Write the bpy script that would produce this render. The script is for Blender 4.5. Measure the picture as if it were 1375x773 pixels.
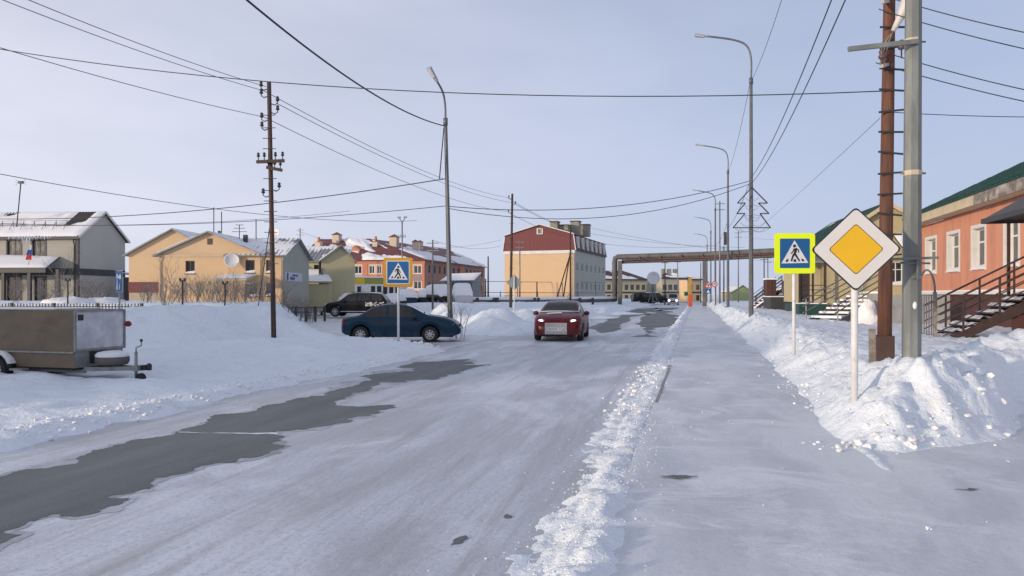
import bpy, bmesh, math, random
import numpy as np
from mathutils import Vector, Matrix, geometry

for o in list(bpy.data.objects):
    bpy.data.objects.remove(o)
SC = bpy.context.scene
COL = SC.collection
R = math.radians

# ------------------------------------------------------------------ camera
EYE = 1.70
YAW = R(13.9)
cam_d = bpy.data.cameras.new('camera')
cam = bpy.data.objects.new('camera', cam_d)
COL.objects.link(cam)
cam_d.sensor_width = 36.0
cam_d.lens = 36.0 * 1000.0 / 1375.0
cam_d.shift_y = 9.5 / 1375.0
cam_d.clip_start = 0.05
cam_d.clip_end = 9000
cam.location = (0, 0, EYE)
cam.rotation_euler = (R(90), 0, YAW)
SC.camera = cam

# ------------------------------------------------------------------ sky and sun
SUN_EL = R(7.5)
SUN_AZ = R(222.0)          # compass bearing (from +Y, clockwise) the light comes from
world = bpy.data.worlds.new('World')
SC.world = world
world.use_nodes = True
wn = world.node_tree.nodes
wl = world.node_tree.links
wn.clear()
w_out = wn.new('ShaderNodeOutputWorld')
w_bg = wn.new('ShaderNodeBackground')
w_sky = wn.new('ShaderNodeTexSky')
w_sky.sky_type = 'NISHITA'
w_sky.sun_disc = False
w_sky.sun_elevation = SUN_EL
w_sky.sun_rotation = SUN_AZ
w_sky.altitude = 0
w_sky.air_density = 1.0
w_sky.dust_density = 0.5
w_sky.ozone_density = 3.0
# a thin even veil of frost haze and high cloud over the clear sky
w_tc = wn.new('ShaderNodeTexCoord')
w_map = wn.new('ShaderNodeMapping')
w_map.inputs['Scale'].default_value = (1.0, 1.0, 3.2)
w_no = wn.new('ShaderNodeTexNoise')
w_no.inputs['Scale'].default_value = 1.6
w_no.inputs['Detail'].default_value = 5
w_no.inputs['Roughness'].default_value = 0.55
w_ramp = wn.new('ShaderNodeMapRange')
w_ramp.inputs['From Min'].default_value = 0.3
w_ramp.inputs['From Max'].default_value = 0.7
w_ramp.inputs['To Min'].default_value = 0.72
w_ramp.inputs['To Max'].default_value = 1.0
w_mix = wn.new('ShaderNodeMixRGB')
# the veil is paler and pinker towards the low sun, bluer away from it
w_geo = wn.new('ShaderNodeVectorMath'); w_geo.operation = 'DOT_PRODUCT'
w_geo.inputs[1].default_value = (math.sin(SUN_AZ), math.cos(SUN_AZ), 0.0)
w_side = wn.new('ShaderNodeMapRange')
w_side.interpolation_type = 'SMOOTHSTEP'
w_side.inputs['From Min'].default_value = -1.15
w_side.inputs['From Max'].default_value = 0.45
w_veil = wn.new('ShaderNodeMixRGB')
w_veil.inputs['Color1'].default_value = (3.8, 4.3, 5.9, 1)
w_veil.inputs['Color2'].default_value = (7.35, 7.3, 8.2, 1)
wl.new(w_tc.outputs['Generated'], w_geo.inputs[0])
wl.new(w_geo.outputs['Value'], w_side.inputs['Value'])
wl.new(w_side.outputs['Result'], w_veil.inputs['Fac'])
wl.new(w_veil.outputs['Color'], w_mix.inputs['Color2'])
wl.new(w_tc.outputs['Generated'], w_map.inputs['Vector'])
wl.new(w_map.outputs['Vector'], w_no.inputs['Vector'])
wl.new(w_no.outputs['Fac'], w_ramp.inputs['Value'])
# the veil thins out overhead, where less of it is looked through
w_sep = wn.new('ShaderNodeSeparateXYZ')
wl.new(w_tc.outputs['Generated'], w_sep.inputs[0])
w_el = wn.new('ShaderNodeMapRange')
w_el.inputs['From Min'].default_value = 0.0
w_el.inputs['From Max'].default_value = 0.85
w_el.inputs['To Min'].default_value = 1.0
w_el.inputs['To Max'].default_value = 0.5
wl.new(w_sep.outputs['Z'], w_el.inputs['Value'])
w_fac = wn.new('ShaderNodeMath'); w_fac.operation = 'MULTIPLY'
wl.new(w_ramp.outputs['Result'], w_fac.inputs[0]); wl.new(w_el.outputs['Result'], w_fac.inputs[1])
wl.new(w_fac.outputs['Value'], w_mix.inputs['Fac'])
wl.new(w_sky.outputs['Color'], w_mix.inputs['Color1'])
wl.new(w_mix.outputs['Color'], w_bg.inputs['Color'])
w_bg.inputs['Strength'].default_value = 0.12
wl.new(w_bg.outputs['Background'], w_out.inputs['Surface'])

sun_d = bpy.data.lights.new('sun', 'SUN')
sun = bpy.data.objects.new('sun', sun_d)
COL.objects.link(sun)
sun_d.energy = 2.8
sun_d.angle = R(2.0)
sun_d.color = (1.0, 0.80, 0.58)
sd = Vector((math.sin(SUN_AZ) * math.cos(SUN_EL), math.cos(SUN_AZ) * math.cos(SUN_EL), math.sin(SUN_EL)))
sun.rotation_euler = sd.to_track_quat('Z', 'Y').to_euler()
sun.location = (0, 0, 40)

SC.render.engine = 'CYCLES'
SC.view_settings.view_transform = 'Standard'
SC.view_settings.look = 'None'
SC.view_settings.gamma = 1
SC.view_settings.use_curve_mapping = False
SC.view_settings.exposure = 0.15

# ------------------------------------------------------------------ helpers
CA, SA = math.cos(YAW), math.sin(YAW)
def P(px, Z):
    """ground plan point seen at photo column px at depth Z metres"""
    xc = (px - 687.5) / 1000.0 * Z
    return (xc * CA - Z * SA, xc * SA + Z * CA)
def at(px, py, Z):
    x, y = P(px, Z)
    return Vector((x, y, EYE - (py - 396.0) * Z / 1000.0))
def zat(py, Z):
    return EYE - (py - 396.0) * Z / 1000.0
def depth(x, y):
    return -x * SA + y * CA

def tag(o, label=None, cat=None, group=None, kind=None):
    if label: o['label'] = label
    if cat: o['category'] = cat
    if group: o['group'] = group
    if kind: o['kind'] = kind
    return o

def thing(name, label, cat, loc=(0, 0, 0), rz=0.0, group=None):
    o = bpy.data.objects.new(name, None)
    o.empty_display_size = 0.3
    COL.objects.link(o)
    o.location = loc
    o.rotation_euler = (0, 0, rz)
    return tag(o, label, cat, group)

class MB:
    def __init__(self):
        self.v = []; self.f = []; self.sm = []
    def add(self, vs, fs, smooth=False):
        b = len(self.v)
        self.v.extend([tuple(p) for p in vs])
        self.f.extend([tuple(i + b for i in f) for f in fs])
        self.sm.extend([smooth] * len(fs))
        return self
    def box(self, x0, x1, y0, y1, z0, z1):
        vs = [(x0,y0,z0),(x1,y0,z0),(x1,y1,z0),(x0,y1,z0),(x0,y0,z1),(x1,y0,z1),(x1,y1,z1),(x0,y1,z1)]
        return self.add(vs, [(0,3,2,1),(4,5,6,7),(0,1,5,4),(1,2,6,5),(2,3,7,6),(3,0,4,7)])
    def hexa(self, b, t):
        """b, t: four points each, counter clockwise"""
        return self.add(list(b) + list(t), [(0,3,2,1),(4,5,6,7),(0,1,5,4),(1,2,6,5),(2,3,7,6),(3,0,4,7)])
    def bar(self, a, b, w, h=None, up=(0, 0, 1)):
        a = Vector(a); b = Vector(b); h = h or w
        d = (b - a).normalized(); u = Vector(up)
        if abs(d.dot(u)) > 0.98: u = Vector((1, 0, 0))
        s = d.cross(u).normalized() * (w / 2); t = s.cross(d).normalized() * (h / 2)
        return self.hexa([a - s - t, a + s - t, b + s - t, b - s - t], [a - s + t, a + s + t, b + s + t, b - s + t])
    def tube(self, pts, r, n=8, caps=True, smooth=True):
        pts = [Vector(p) for p in pts]
        rs = r if isinstance(r, (list, tuple)) else [r] * len(pts)
        vs = []; fs = []
        up = Vector((0, 0, 1))
        d0 = (pts[1] - pts[0]).normalized()
        if abs(d0.dot(up)) > 0.95: up = Vector((1, 0, 0))
        for i, p in enumerate(pts):
            if i == 0: d = pts[1] - pts[0]
            elif i == len(pts) - 1: d = pts[-1] - pts[-2]
            else: d = pts[i + 1] - pts[i - 1]
            d.normalize()
            s = d.cross(up)
            if s.length < 1e-4: s = d.cross(Vector((0, 1, 0)))
            s.normalize(); t = s.cross(d)
            up = t
            for k in range(n):
                a = 2 * math.pi * (k + 0.5) / n
                vs.append(p + (s * math.cos(a) + t * math.sin(a)) * rs[i])
        for i in range(len(pts) - 1):
            for k in range(n):
                a = i * n + k; b = i * n + (k + 1) % n
                fs.append((a, a + n, b + n, b))
        b0 = len(self.v)
        self.add(vs, fs, smooth)
        if caps:
            self.add([], [])
            self.f.append(tuple(b0 + k for k in range(n))); self.sm.append(False)
            e = b0 + (len(pts) - 1) * n
            self.f.append(tuple(e + k for k in reversed(range(n)))); self.sm.append(False)
        return self
    def lathe(self, prof, n=16, axis='Z', c=(0, 0, 0), smooth=True):
        vs = []; fs = []
        for (r, h) in prof:
            for k in range(n):
                a = 2 * math.pi * k / n
                x, y = r * math.cos(a), r * math.sin(a)
                if axis == 'Z': p = (x, y, h)
                elif axis == 'Y': p = (x, h, -y)
                else: p = (h, x, y)
                vs.append((p[0] + c[0], p[1] + c[1], p[2] + c[2]))
        for i in range(len(prof) - 1):
            for k in range(n):
                a = i * n + k; b = i * n + (k + 1) % n
                fs.append((a, b, b + n, a + n))
        return self.add(vs, fs, smooth)
    def poly(self, pts, smooth=False):
        return self.add(pts, [tuple(range(len(pts)))], smooth)
    def prism(self, pts, off):
        """closed polygon pts pushed along off"""
        n = len(pts); off = Vector(off)
        a = [Vector(p) for p in pts]; b = [p + off for p in a]
        fs = [tuple(reversed(range(n))), tuple(range(n, 2 * n))]
        for i in range(n):
            j = (i + 1) % n
            fs.append((i, j, n + j, n + i))
        return self.add(a + b, fs)
    def build(self, name, mat, parent=None, bevel=0.0, fix=True):
        me = bpy.data.meshes.new(name)
        me.from_pydata(self.v, [], self.f)
        me.polygons.foreach_set('use_smooth', self.sm)
        if fix:
            bm = bmesh.new(); bm.from_mesh(me)
            bmesh.ops.recalc_face_normals(bm, faces=bm.faces)
            bm.to_mesh(me); bm.free()
        me.update()
        if mat: me.materials.append(mat)
        o = bpy.data.objects.new(name, me)
        COL.objects.link(o)
        if parent: o.parent = parent
        if bevel:
            m = o.modifiers.new('bevel', 'BEVEL'); m.width = bevel; m.segments = 2; m.limit_method = 'ANGLE'
        return o

def linkcopy(o, parent=None, loc=None):
    c = o.copy(); COL.objects.link(c)
    if parent is not None: c.parent = parent
    if loc is not None: c.location = loc
    return c
KIDS = {}
def copy_tree(o, parent=None):
    c = o.copy(); COL.objects.link(c); c.parent = parent
    for ch in list(o.children):
        copy_tree(ch, c)
    return c

# ------------------------------------------------------------------ materials
MATS = {}
def mat(name, col, rough=0.6, metal=0.0, var=0.12, vscale=3.0, bump=0.0, bscale=30.0, col2=None, c2=(0.55, 0.7),
        c2scale=2.0, stretch=(1, 1, 1), coat=0.0, emit=None, estr=0.0, spec=0.5):
    """principled paint with two scales of uneven tone, optional second colour in blotches and fine relief"""
    if name in MATS: return MATS[name]
    m = bpy.data.materials.new(name); m.use_nodes = True
    nt = m.node_tree; N = nt.nodes; Lk = nt.links
    b = N['Principled BSDF']
    b.inputs['Roughness'].default_value = rough
    b.inputs['Metallic'].default_value = metal
    b.inputs['Specular IOR Level'].default_value = spec
    if coat: b.inputs['Coat Weight'].default_value = coat; b.inputs['Coat Roughness'].default_value = 0.12
    tc = N.new('ShaderNodeTexCoord'); mp = N.new('ShaderNodeMapping')
    mp.inputs['Scale'].default_value = stretch
    Lk.new(tc.outputs['Object'], mp.inputs['Vector'])
    def noise(sc, det=5, ro=0.6):
        n = N.new('ShaderNodeTexNoise'); n.inputs['Scale'].default_value = sc
        n.inputs['Detail'].default_value = det; n.inputs['Roughness'].default_value = ro
        Lk.new(mp.outputs['Vector'], n.inputs['Vector']); return n
    n1 = noise(vscale)
    mr = N.new('ShaderNodeMapRange')
    mr.inputs['From Min'].default_value = 0.3; mr.inputs['From Max'].default_value = 0.7
    mr.inputs['To Min'].default_value = 1 - var; mr.inputs['To Max'].default_value = 1 + var * 0.6
    Lk.new(n1.outputs['Fac'], mr.inputs['Value'])
    base = N.new('ShaderNodeRGB'); base.outputs[0].default_value = (*col, 1)
    src = base.outputs[0]
    if col2:
        n2 = noise(c2scale, 7, 0.65)
        r2 = N.new('ShaderNodeMapRange')
        r2.inputs['From Min'].default_value = c2[0]; r2.inputs['From Max'].default_value = c2[1]
        Lk.new(n2.outputs['Fac'], r2.inputs['Value'])
        mx = N.new('ShaderNodeMixRGB'); mx.inputs['Color2'].default_value = (*col2, 1)
        Lk.new(r2.outputs['Result'], mx.inputs['Fac']); Lk.new(src, mx.inputs['Color1'])
        src = mx.outputs['Color']
    mul = N.new('ShaderNodeVectorMath'); mul.operation = 'SCALE'
    Lk.new(src, mul.inputs[0]); Lk.new(mr.outputs['Result'], mul.inputs['Scale'])
    Lk.new(mul.outputs['Vector'], b.inputs['Base Color'])
    if bump:
        n3 = noise(bscale, 4)
        bp = N.new('ShaderNodeBump'); bp.inputs['Strength'].default_value = bump; bp.inputs['Distance'].default_value = 0.02
        Lk.new(n3.outputs['Fac'], bp.inputs['Height']); Lk.new(bp.outputs['Normal'], b.inputs['Normal'])
    if emit:
        b.inputs['Emission Color'].default_value = (*emit, 1); b.inputs['Emission Strength'].default_value = estr
    MATS[name] = m
    return m

# ---- numpy value noise
def vnoise(x, y, seed=0):
    xi = np.floor(x).astype(np.int64); yi = np.floor(y).astype(np.int64)
    xf = x - xi; yf = y - yi
    u = xf * xf * (3 - 2 * xf); v = yf * yf * (3 - 2 * yf)
    def h(a, b):
        n = (a * 374761393 + b * 668265263 + seed * 1442695041) & 0xFFFFFFFF
        n = ((n ^ (n >> 13)) * 1274126177) & 0xFFFFFFFF
        n = n ^ (n >> 16)
        return (n & 0xFFFF) / 32767.5 - 1.0
    return (h(xi, yi) * (1 - u) + h(xi + 1, yi) * u) * (1 - v) + (h(xi, yi + 1) * (1 - u) + h(xi + 1, yi + 1) * u) * v
def fbm(x, y, octv=4, seed=0, gain=0.5):
    a = 1.0; t = 0.0; s = 0.0
    for i in range(octv):
        t = t + a * vnoise(x * 2.03 ** i + 17.3 * i, y * 2.03 ** i - 9.1 * i, seed + i); s += a; a *= gain
    return t / s
def ss(a, b, x):
    u = np.clip((x - a) / (b - a), 0, 1); return u * u * (3 - 2 * u)

# ------------------------------------------------------------------ ground materials
def new_mat(name):
    m = bpy.data.materials.new(name); m.use_nodes = True
    return m, m.node_tree.nodes, m.node_tree.links, m.node_tree.nodes['Principled BSDF']
def nz(N, Lk, vec, scale, det=5, ro=0.6, dist=0.0):
    n = N.new('ShaderNodeTexNoise'); n.inputs['Scale'].default_value = scale
    n.inputs['Detail'].default_value = det; n.inputs['Roughness'].default_value = ro; n.inputs['Distortion'].default_value = dist
    Lk.new(vec, n.inputs['Vector']); return n.outputs['Fac']
def mrange(N, Lk, val, a, b, c=0.0, d=1.0):
    r = N.new('ShaderNodeMapRange'); r.inputs['From Min'].default_value = a; r.inputs['From Max'].default_value = b
    r.inputs['To Min'].default_value = c; r.inputs['To Max'].default_value = d
    Lk.new(val, r.inputs['Value']); return r.outputs['Result']
def mixc(N, Lk, fac, c1, c2):
    m = N.new('ShaderNodeMixRGB')
    Lk.new(fac, m.inputs['Fac'])
    for k, c in (('Color1', c1), ('Color2', c2)):
        if isinstance(c, tuple): m.inputs[k].default_value = (*c, 1)
        else: Lk.new(c, m.inputs[k])
    return m.outputs['Color']
def mapped(N, Lk, scale, rot=0.0):
    tc = N.new('ShaderNodeTexCoord'); mp = N.new('ShaderNodeMapping')
    mp.inputs['Scale'].default_value = scale; mp.inputs['Rotation'].default_value = (0, 0, rot)
    Lk.new(tc.outputs['Object'], mp.inputs['Vector']); return mp.outputs['Vector']

def snow_material(name, c=(0.77, 0.83, 0.90), dirt=(0.62, 0.60, 0.57), dirtamt=0.35, b1=0.75, b2=0.45):
    m, N, Lk, b = new_mat(name)
    v = mapped(N, Lk, (1, 1, 1))
    d = mrange(N, Lk, nz(N, Lk, v, 1.7, 8, 0.68), 0.54, 0.74, 0, dirtamt)
    Lk.new(mixc(N, Lk, d, c, dirt), b.inputs['Base Color'])
    b.inputs['Roughness'].default_value = 0.75
    b.inputs['Specular IOR Level'].default_value = 0.25
    h1 = nz(N, Lk, v, 7, 6, 0.6); h2 = nz(N, Lk, v, 55, 3, 0.6)
    bp = N.new('ShaderNodeBump'); bp.inputs['Strength'].default_value = b1; bp.inputs['Distance'].default_value = 0.06
    Lk.new(h1, bp.inputs['Height'])
    bp2 = N.new('ShaderNodeBump'); bp2.inputs['Strength'].default_value = b2; bp2.inputs['Distance'].default_value = 0.012
    Lk.new(h2, bp2.inputs['Height']); Lk.new(bp.outputs['Normal'], bp2.inputs['Normal'])
    Lk.new(bp2.outputs['Normal'], b.inputs['Normal'])
    return m
M_SNOW = snow_material('snow')
M_ROOFSNOW = snow_material('roof_snow', (0.82, 0.83, 0.86), (0.66, 0.65, 0.64), 0.25)
M_CLOD = snow_material('snow_clod', (0.84, 0.845, 0.86), (0.66, 0.63, 0.6), 0.3)

# packed snow and ice of the carriageway, streaked along the direction of traffic (Y)
m, N, Lk, b = new_mat('packed_road_snow')
v1 = mapped(N, Lk, (1.0, 0.2, 1)); v2 = mapped(N, Lk, (2.0, 0.13, 1)); v3 = mapped(N, Lk, (1, 1, 1)); v4 = mapped(N, Lk, (0.6, 0.3, 1)); v5 = mapped(N, Lk, (6.0, 0.12, 1), R(1))
big = mrange(N, Lk, nz(N, Lk, v1, 1.3, 6, 0.62, 0.3), 0.42, 0.58)
str_ = mrange(N, Lk, nz(N, Lk, v2, 2.0, 6, 0.65), 0.42, 0.70)
c = mixc(N, Lk, big, (0.455, 0.48, 0.52), (0.60, 0.65, 0.72))
c = mixc(N, Lk, mrange(N, Lk, nz(N, Lk, v4, 0.8, 8, 0.66, 0.6), 0.49, 0.60, 0, 0.9), c, (0.73, 0.78, 0.855))
c = mixc(N, Lk, mrange(N, Lk, nz(N, Lk, v2, 1.5, 8, 0.74, 0.5), 0.49, 0.66, 0, 0.7), c, (0.375, 0.36, 0.36))
c = mixc(N, Lk, mrange(N, Lk, nz(N, Lk, v5, 1.2, 6, 0.7), 0.56, 0.72, 0, 0.3), c, (0.38, 0.36, 0.36))
c = mixc(N, Lk, mrange(N, Lk, nz(N, Lk, v3, 22, 6, 0.75), 0.49, 0.66, 0, 0.5), c, (0.36, 0.35, 0.355))
c = mixc(N, Lk, mrange(N, Lk, nz(N, Lk, v3, 75, 4, 0.8), 0.56, 0.68, 0, 0.55), c, (0.28, 0.275, 0.28))
c = mixc(N, Lk, mrange(N, Lk, nz(N, Lk, v3, 48, 5, 0.8), 0.60, 0.70, 0, 0.5), c, (0.82, 0.85, 0.9))
c = mixc(N, Lk, mrange(N, Lk, nz(N, Lk, v3, 3.0, 7, 0.7), 0.70, 0.74, 0, 0.7), c, (0.17, 0.17, 0.175))
Lk.new(c, b.inputs['Base Color'])
Lk.new(mrange(N, Lk, big, 0, 1, 0.38, 0.62), b.inputs['Roughness'])
b.inputs['Specular IOR Level'].default_value = 0.4
bp = N.new('ShaderNodeBump'); bp.inputs['Strength'].default_value = 0.55; bp.inputs['Distance'].default_value = 0.016
Lk.new(nz(N, Lk, v1, 6, 7, 0.75, 0.4), bp.inputs['Height'])
bp2 = N.new('ShaderNodeBump'); bp2.inputs['Strength'].default_value = 0.3; bp2.inputs['Distance'].default_value = 0.008
Lk.new(nz(N, Lk, v3, 40, 5, 0.7), bp2.inputs['Height']); Lk.new(bp.outputs['Normal'], bp2.inputs['Normal'])
Lk.new(bp2.outputs['Normal'], b.inputs['Normal'])
M_ROAD = m

# trodden icy snow of the footway, drive and parking ground
def icy(name, c1, c2, c3, rot=0.0):
    m, N, Lk, b = new_mat(name)
    v1 = mapped(N, Lk, (1, 0.35, 1), rot); v3 = mapped(N, Lk, (1, 1, 1)); v2 = mapped(N, Lk, (0.75, 1.1, 1), rot)
    c = mixc(N, Lk, mrange(N, Lk, nz(N, Lk, v1, 1.1, 6, 0.6, 0.4), 0.42, 0.58), c1, c2)
    c = mixc(N, Lk, mrange(N, Lk, nz(N, Lk, v2, 1.1, 9, 0.72, 0.7), 0.50, 0.62, 0, 0.85), c, c3)
    c = mixc(N, Lk, mrange(N, Lk, nz(N, Lk, v3, 30, 5, 0.75), 0.50, 0.70, 0, 0.4), c, (0.40, 0.42, 0.45))
    c = mixc(N, Lk, mrange(N, Lk, nz(N, Lk, v3, 85, 4, 0.8), 0.58, 0.70, 0, 0.4), c, (0.34, 0.35, 0.37))
    c = mixc(N, Lk, mrange(N, Lk, nz(N, Lk, v3, 55, 5, 0.8), 0.58, 0.70, 0, 0.55), c, (0.84, 0.87, 0.91))
    c = mixc(N, Lk, mrange(N, Lk, nz(N, Lk, v2, 1.1, 8, 0.72), 0.735, 0.76, 0, 0.6), c, (0.2, 0.2, 0.205))
    Lk.new(c, b.inputs['Base Color'])
    Lk.new(mrange(N, Lk, nz(N, Lk, v1, 1.6, 5, 0.6), 0.3, 0.7, 0.32, 0.6), b.inputs['Roughness'])
    b.inputs['Specular IOR Level'].default_value = 0.4
    bp = N.new('ShaderNodeBump'); bp.inputs['Strength'].default_value = 0.3; bp.inputs['Distance'].default_value = 0.015
    Lk.new(nz(N, Lk, v3, 9, 6, 0.7), bp.inputs['Height'])
    bp2 = N.new('ShaderNodeBump'); bp2.inputs['Strength'].default_value = 0.3; bp2.inputs['Distance'].default_value = 0.006
    Lk.new(nz(N, Lk, v3, 60, 4, 0.7), bp2.inputs['Height']); Lk.new(bp.outputs['Normal'], bp2.inputs['Normal'])
    Lk.new(bp2.outputs['Normal'], b.inputs['Normal'])
    return m
M_WALK = icy('trodden_footway_snow', (0.55, 0.58, 0.625), (0.69, 0.72, 0.765), (0.79, 0.81, 0.85))
M_DRIVE = icy('driven_snow', (0.52, 0.525, 0.55), (0.65, 0.66, 0.69), (0.78, 0.79, 0.82), R(80))
M_LOT = icy('parking_snow', (0.50, 0.51, 0.54), (0.62, 0.635, 0.67), (0.74, 0.75, 0.785), R(60))

m, N, Lk, b = new_mat('bare_asphalt')
v3 = mapped(N, Lk, (1, 1, 1)); v1 = mapped(N, Lk, (1.2, 0.2, 1))
c = mixc(N, Lk, mrange(N, Lk, nz(N, Lk, v3, 90, 5, 0.8), 0.36, 0.68), (0.06, 0.07, 0.074), (0.19, 0.205, 0.21))
c = mixc(N, Lk, mrange(N, Lk, nz(N, Lk, v1, 1.0, 6, 0.65), 0.40, 0.70, 0, 0.6), c, (0.23, 0.243, 0.25))
c = mixc(N, Lk, mrange(N, Lk, nz(N, Lk, v3, 14, 8, 0.8), 0.62, 0.70, 0, 0.75), c, (0.5, 0.51, 0.54))
Lk.new(c, b.inputs['Base Color']); b.inputs['Roughness'].default_value = 0.7
bp = N.new('ShaderNodeBump'); bp.inputs['Strength'].default_value = 0.5; bp.inputs['Distance'].default_value = 0.004
Lk.new(nz(N, Lk, v3, 160, 2), bp.inputs['Height']); Lk.new(bp.outputs['Normal'], b.inputs['Normal'])
M_ASPH = m

# ------------------------------------------------------------------ terrain
LOT = [(-6.5, 25.5), (-12, 27.5), (-16.5, 36), (-24, 50), (-29, 62)]
def polydist(X, Y, pts):
    best = np.full(X.shape, 1e9)
    for (ax, ay), (bx, by) in zip(pts[:-1], pts[1:]):
        dx, dy = bx - ax, by - ay
        t = np.clip(((X - ax) * dx + (Y - ay) * dy) / (dx * dx + dy * dy), 0, 1)
        best = np.minimum(best, np.hypot(X - ax - t * dx, Y - ay - t * dy))
    return best
def G(X, Y, x, y, r, h, ry=None):
    return h * np.exp(-((X - x) / r) ** 2 - ((Y - y) / (ry or r)) ** 2)
PILES_R = [(3.8, 11.4, 0.45, 0.12),
           (5.0, 14.2, 0.7, 0.18), (6.0, 14.3, 0.9, 0.38), (7.2, 14.0, 1.0, 0.55), (8.8, 13.6, 1.3, 0.7), (4.3, 13.2, 0.6, 0.12),
           (10.4, 13.0, 1.5, 0.9)]
PILES_L = [(-21.5, 19.3, 3.0, 0.5), (-18.3, 21.0, 2.4, 0.80), (-16.7, 22.6, 1.9, 0.70), (-16.0, 24.6, 1.6, 0.55), (-14.8, 24.6, 1.4, 0.6), (-13.7, 24.5, 1.2, 0.48), (-12.6, 23.9, 0.9, 0.22),
           (-9.6, 22.9, 0.35, 0.33), (-9.1, 23.0, 0.3, 0.30), (-8.9, 22.4, 1.2, 0.14), (-10.6, 22.2, 1.3, 0.16),
           (-12.5, 19.2, 1.5, 0.26), (-11.0, 20.6, 1.2, 0.24), (-10.0, 18.6, 1.2, 0.15), (-13.8, 17.0, 1.6, 0.24), (-11.5, 15.8, 1.0, 0.13), (-9.3, 14.0, 0.8, 0.10), (-9.0, 11.0, 0.7, 0.10), (-13.2, 10.95, 0.6, 0.12), (-11.7, 11.15, 0.45, 0.10), (-8.9, 33.0, 0.9, 0.4), (-9.6, 36, 1.3, 0.5), (-9.2, 41, 1.2, 0.45), (-8.9, 47, 1.6, 0.5), (-8.8, 56, 2.2, 0.5), (-8.9, 68, 3.0, 0.5)]
def terrain(X, Y):
    w = fbm(X * 0.55, Y * 0.55, 4, 11)
    lot = 1 - ss(2.6, 4.6, polydist(X, Y, LOT) - np.clip((Y - 30) * 0.09, 0, 3.0) + w * 0.8)
    z = np.full(X.shape, -0.05)
    # left verge and field
    L = ss(-7.15, -8.2, X + w * 0.55)
    z = z + L * (0.12 + 0.05 * fbm(X * 0.9, Y * 0.9, 4, 5) + (1 - lot) * (0.05 * (1 - 2.2 * np.abs(fbm(X * 1.3 + w, Y * 1.3, 3, 15))) + 0.03 * fbm(X * 4.5, Y * 4.5, 3, 17)) * ss(-8.0, -9.0, X))
    berm = np.exp(-((X + 7.75 + 0.25 * w) / 0.35) ** 2) * (0.05 + 0.07 * np.clip(fbm(X * 3, Y * 3, 3, 8) + 0.3, 0, 1))
    z = z + berm * (1 - lot)
    far = ss(-7.6, -10.5, X + w) * ss(28, 34, Y)
    z = z + 0.42 * far
    q = (X + 16.5) * (-0.58) + (Y - 23.5) * 0.81
    z = z + 0.72 * ss(-0.5, 3.0, q) * ss(-13.0, -16.5, X)* (1 - 0.45*ss(45, 60, Y))
    pl = np.zeros(X.shape)
    for (x, y, r, h) in PILES_L: pl = pl + G(X, Y, x, y, r, h)
    # sheltered hollow round the trailer
    z = z + 0.06 * G(X, Y, -12.6, 11.2, 2.6, 1.0, 0.7) - 0.05 * G(X, Y, -12.6, 12.4, 2.6, 1.0, 0.7)
    # right verge
    base_r = 0.115 * ss(-1.0, -0.68, X)
    yb = 8.15 + np.clip((X - 2.0) * 1.15 + np.clip(X - 3.5, 0, 2) * 1.3, 0, 4.3)
    f = ss(0.0, 1.1, Y - yb + w * 0.5)
    bank = 0.56 * ss(1.5, 2.95, X + w * 0.35) * f * (1 - 0.22 * ss(4, 7, X))
    lowf = 0.10 * ss(3.6, 6.0, X + w) * (1 - f) * ss(4.5, 8.0, Y)
    pr = np.zeros(X.shape)
    for (x, y, r, h) in PILES_R: pr = pr + G(X, Y, x, y, r, h)
    pa_ = (X - 2.85) * 0.60 + (Y - 10.1) * 0.80; pb_ = (X - 2.85) * 0.80 - (Y - 10.1) * 0.60
    pr = pr + 0.22 * np.exp(-(pa_ / 1.9) ** 4 - (pb_ / 1.15) ** 4)
    pr = pr * ss(-0.5, 0.55, Y - yb + 0.45 * w) * ss(1.3, 1.95, X + 0.25 * w)
    rowb = np.exp(-((X - 2.7 - 0.2 * w) / 0.75) ** 2) * ss(11, 20, Y) * (0.03 + 0.15 * np.clip(fbm(X * 0.6, Y * 0.45, 3, 21) + 0.35, 0, 1.2))
    seam = (0.066 + 0.035 * fbm(X * 4, Y * 4, 3, 91)) * np.exp(-((X - 1.66 - 0.16 * fbm(X * 0 + 1.0, Y * 1.1, 3, 92)) / 0.085) ** 2) * ss(5.6, 7.6, Y) * (1 - ss(8.2, 9.0, Y))
    z = z + base_r + bank + lowf + pr + rowb + seam * (1 - f)
    # crumbly ridge between carriageway and footway
    tc = -1.0 + 0.10 * fbm(X * 0 + 3.0, Y * 0.7, 3, 31) + 0.36 * (1 - ss(3.0, 9.5, Y))
    wd = 0.22 + 0.20 * (1 - ss(4, 9, Y))
    ridge = np.exp(-((X - tc) / wd) ** 2) * (0.060 + 0.05 * fbm(X * 1.5, Y * 0.9, 4, 33) + 0.12 * ss(16, 36, Y)) 
    ridge = ridge - 0.022 * (np.exp(-((X + 0.86) / 0.05) ** 2) + np.exp(-((X + 0.72) / 0.05) ** 2)) * (1 - ss(5.5, 8, Y))
    z = z + ridge * 1.15
    # lumps
    amp = 0.02 + 0.10 * np.clip(pr * 2.2, 0, 1) + 0.05 * np.clip(pl, 0, 1) + 0.06 * np.clip(rowb * 4, 0, 1) + 0.08 * np.clip(bank * (0.68 - bank) * 8, 0, 1)
    road = ss(-7.3, -7.0, X) * (1 - ss(-1.75, -1.35, X)); walk = ss(-0.55, -0.35, X) * (1 - ss(1.5, 1.7, X)); drv = ss(1.4, 1.7, X) * (1 - f) * (1 - 0.7 * ss(5, 9, Y))
    flat = np.clip(road + walk + drv + lot, 0, 1)
    lump = 1.0 - 2.0 * np.abs(fbm(X * 1.7 + 0.4 * w, Y * 1.7, 4, 41, 0.55))
    fine = fbm(X * 6.0, Y * 6.0, 3, 47)
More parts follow.
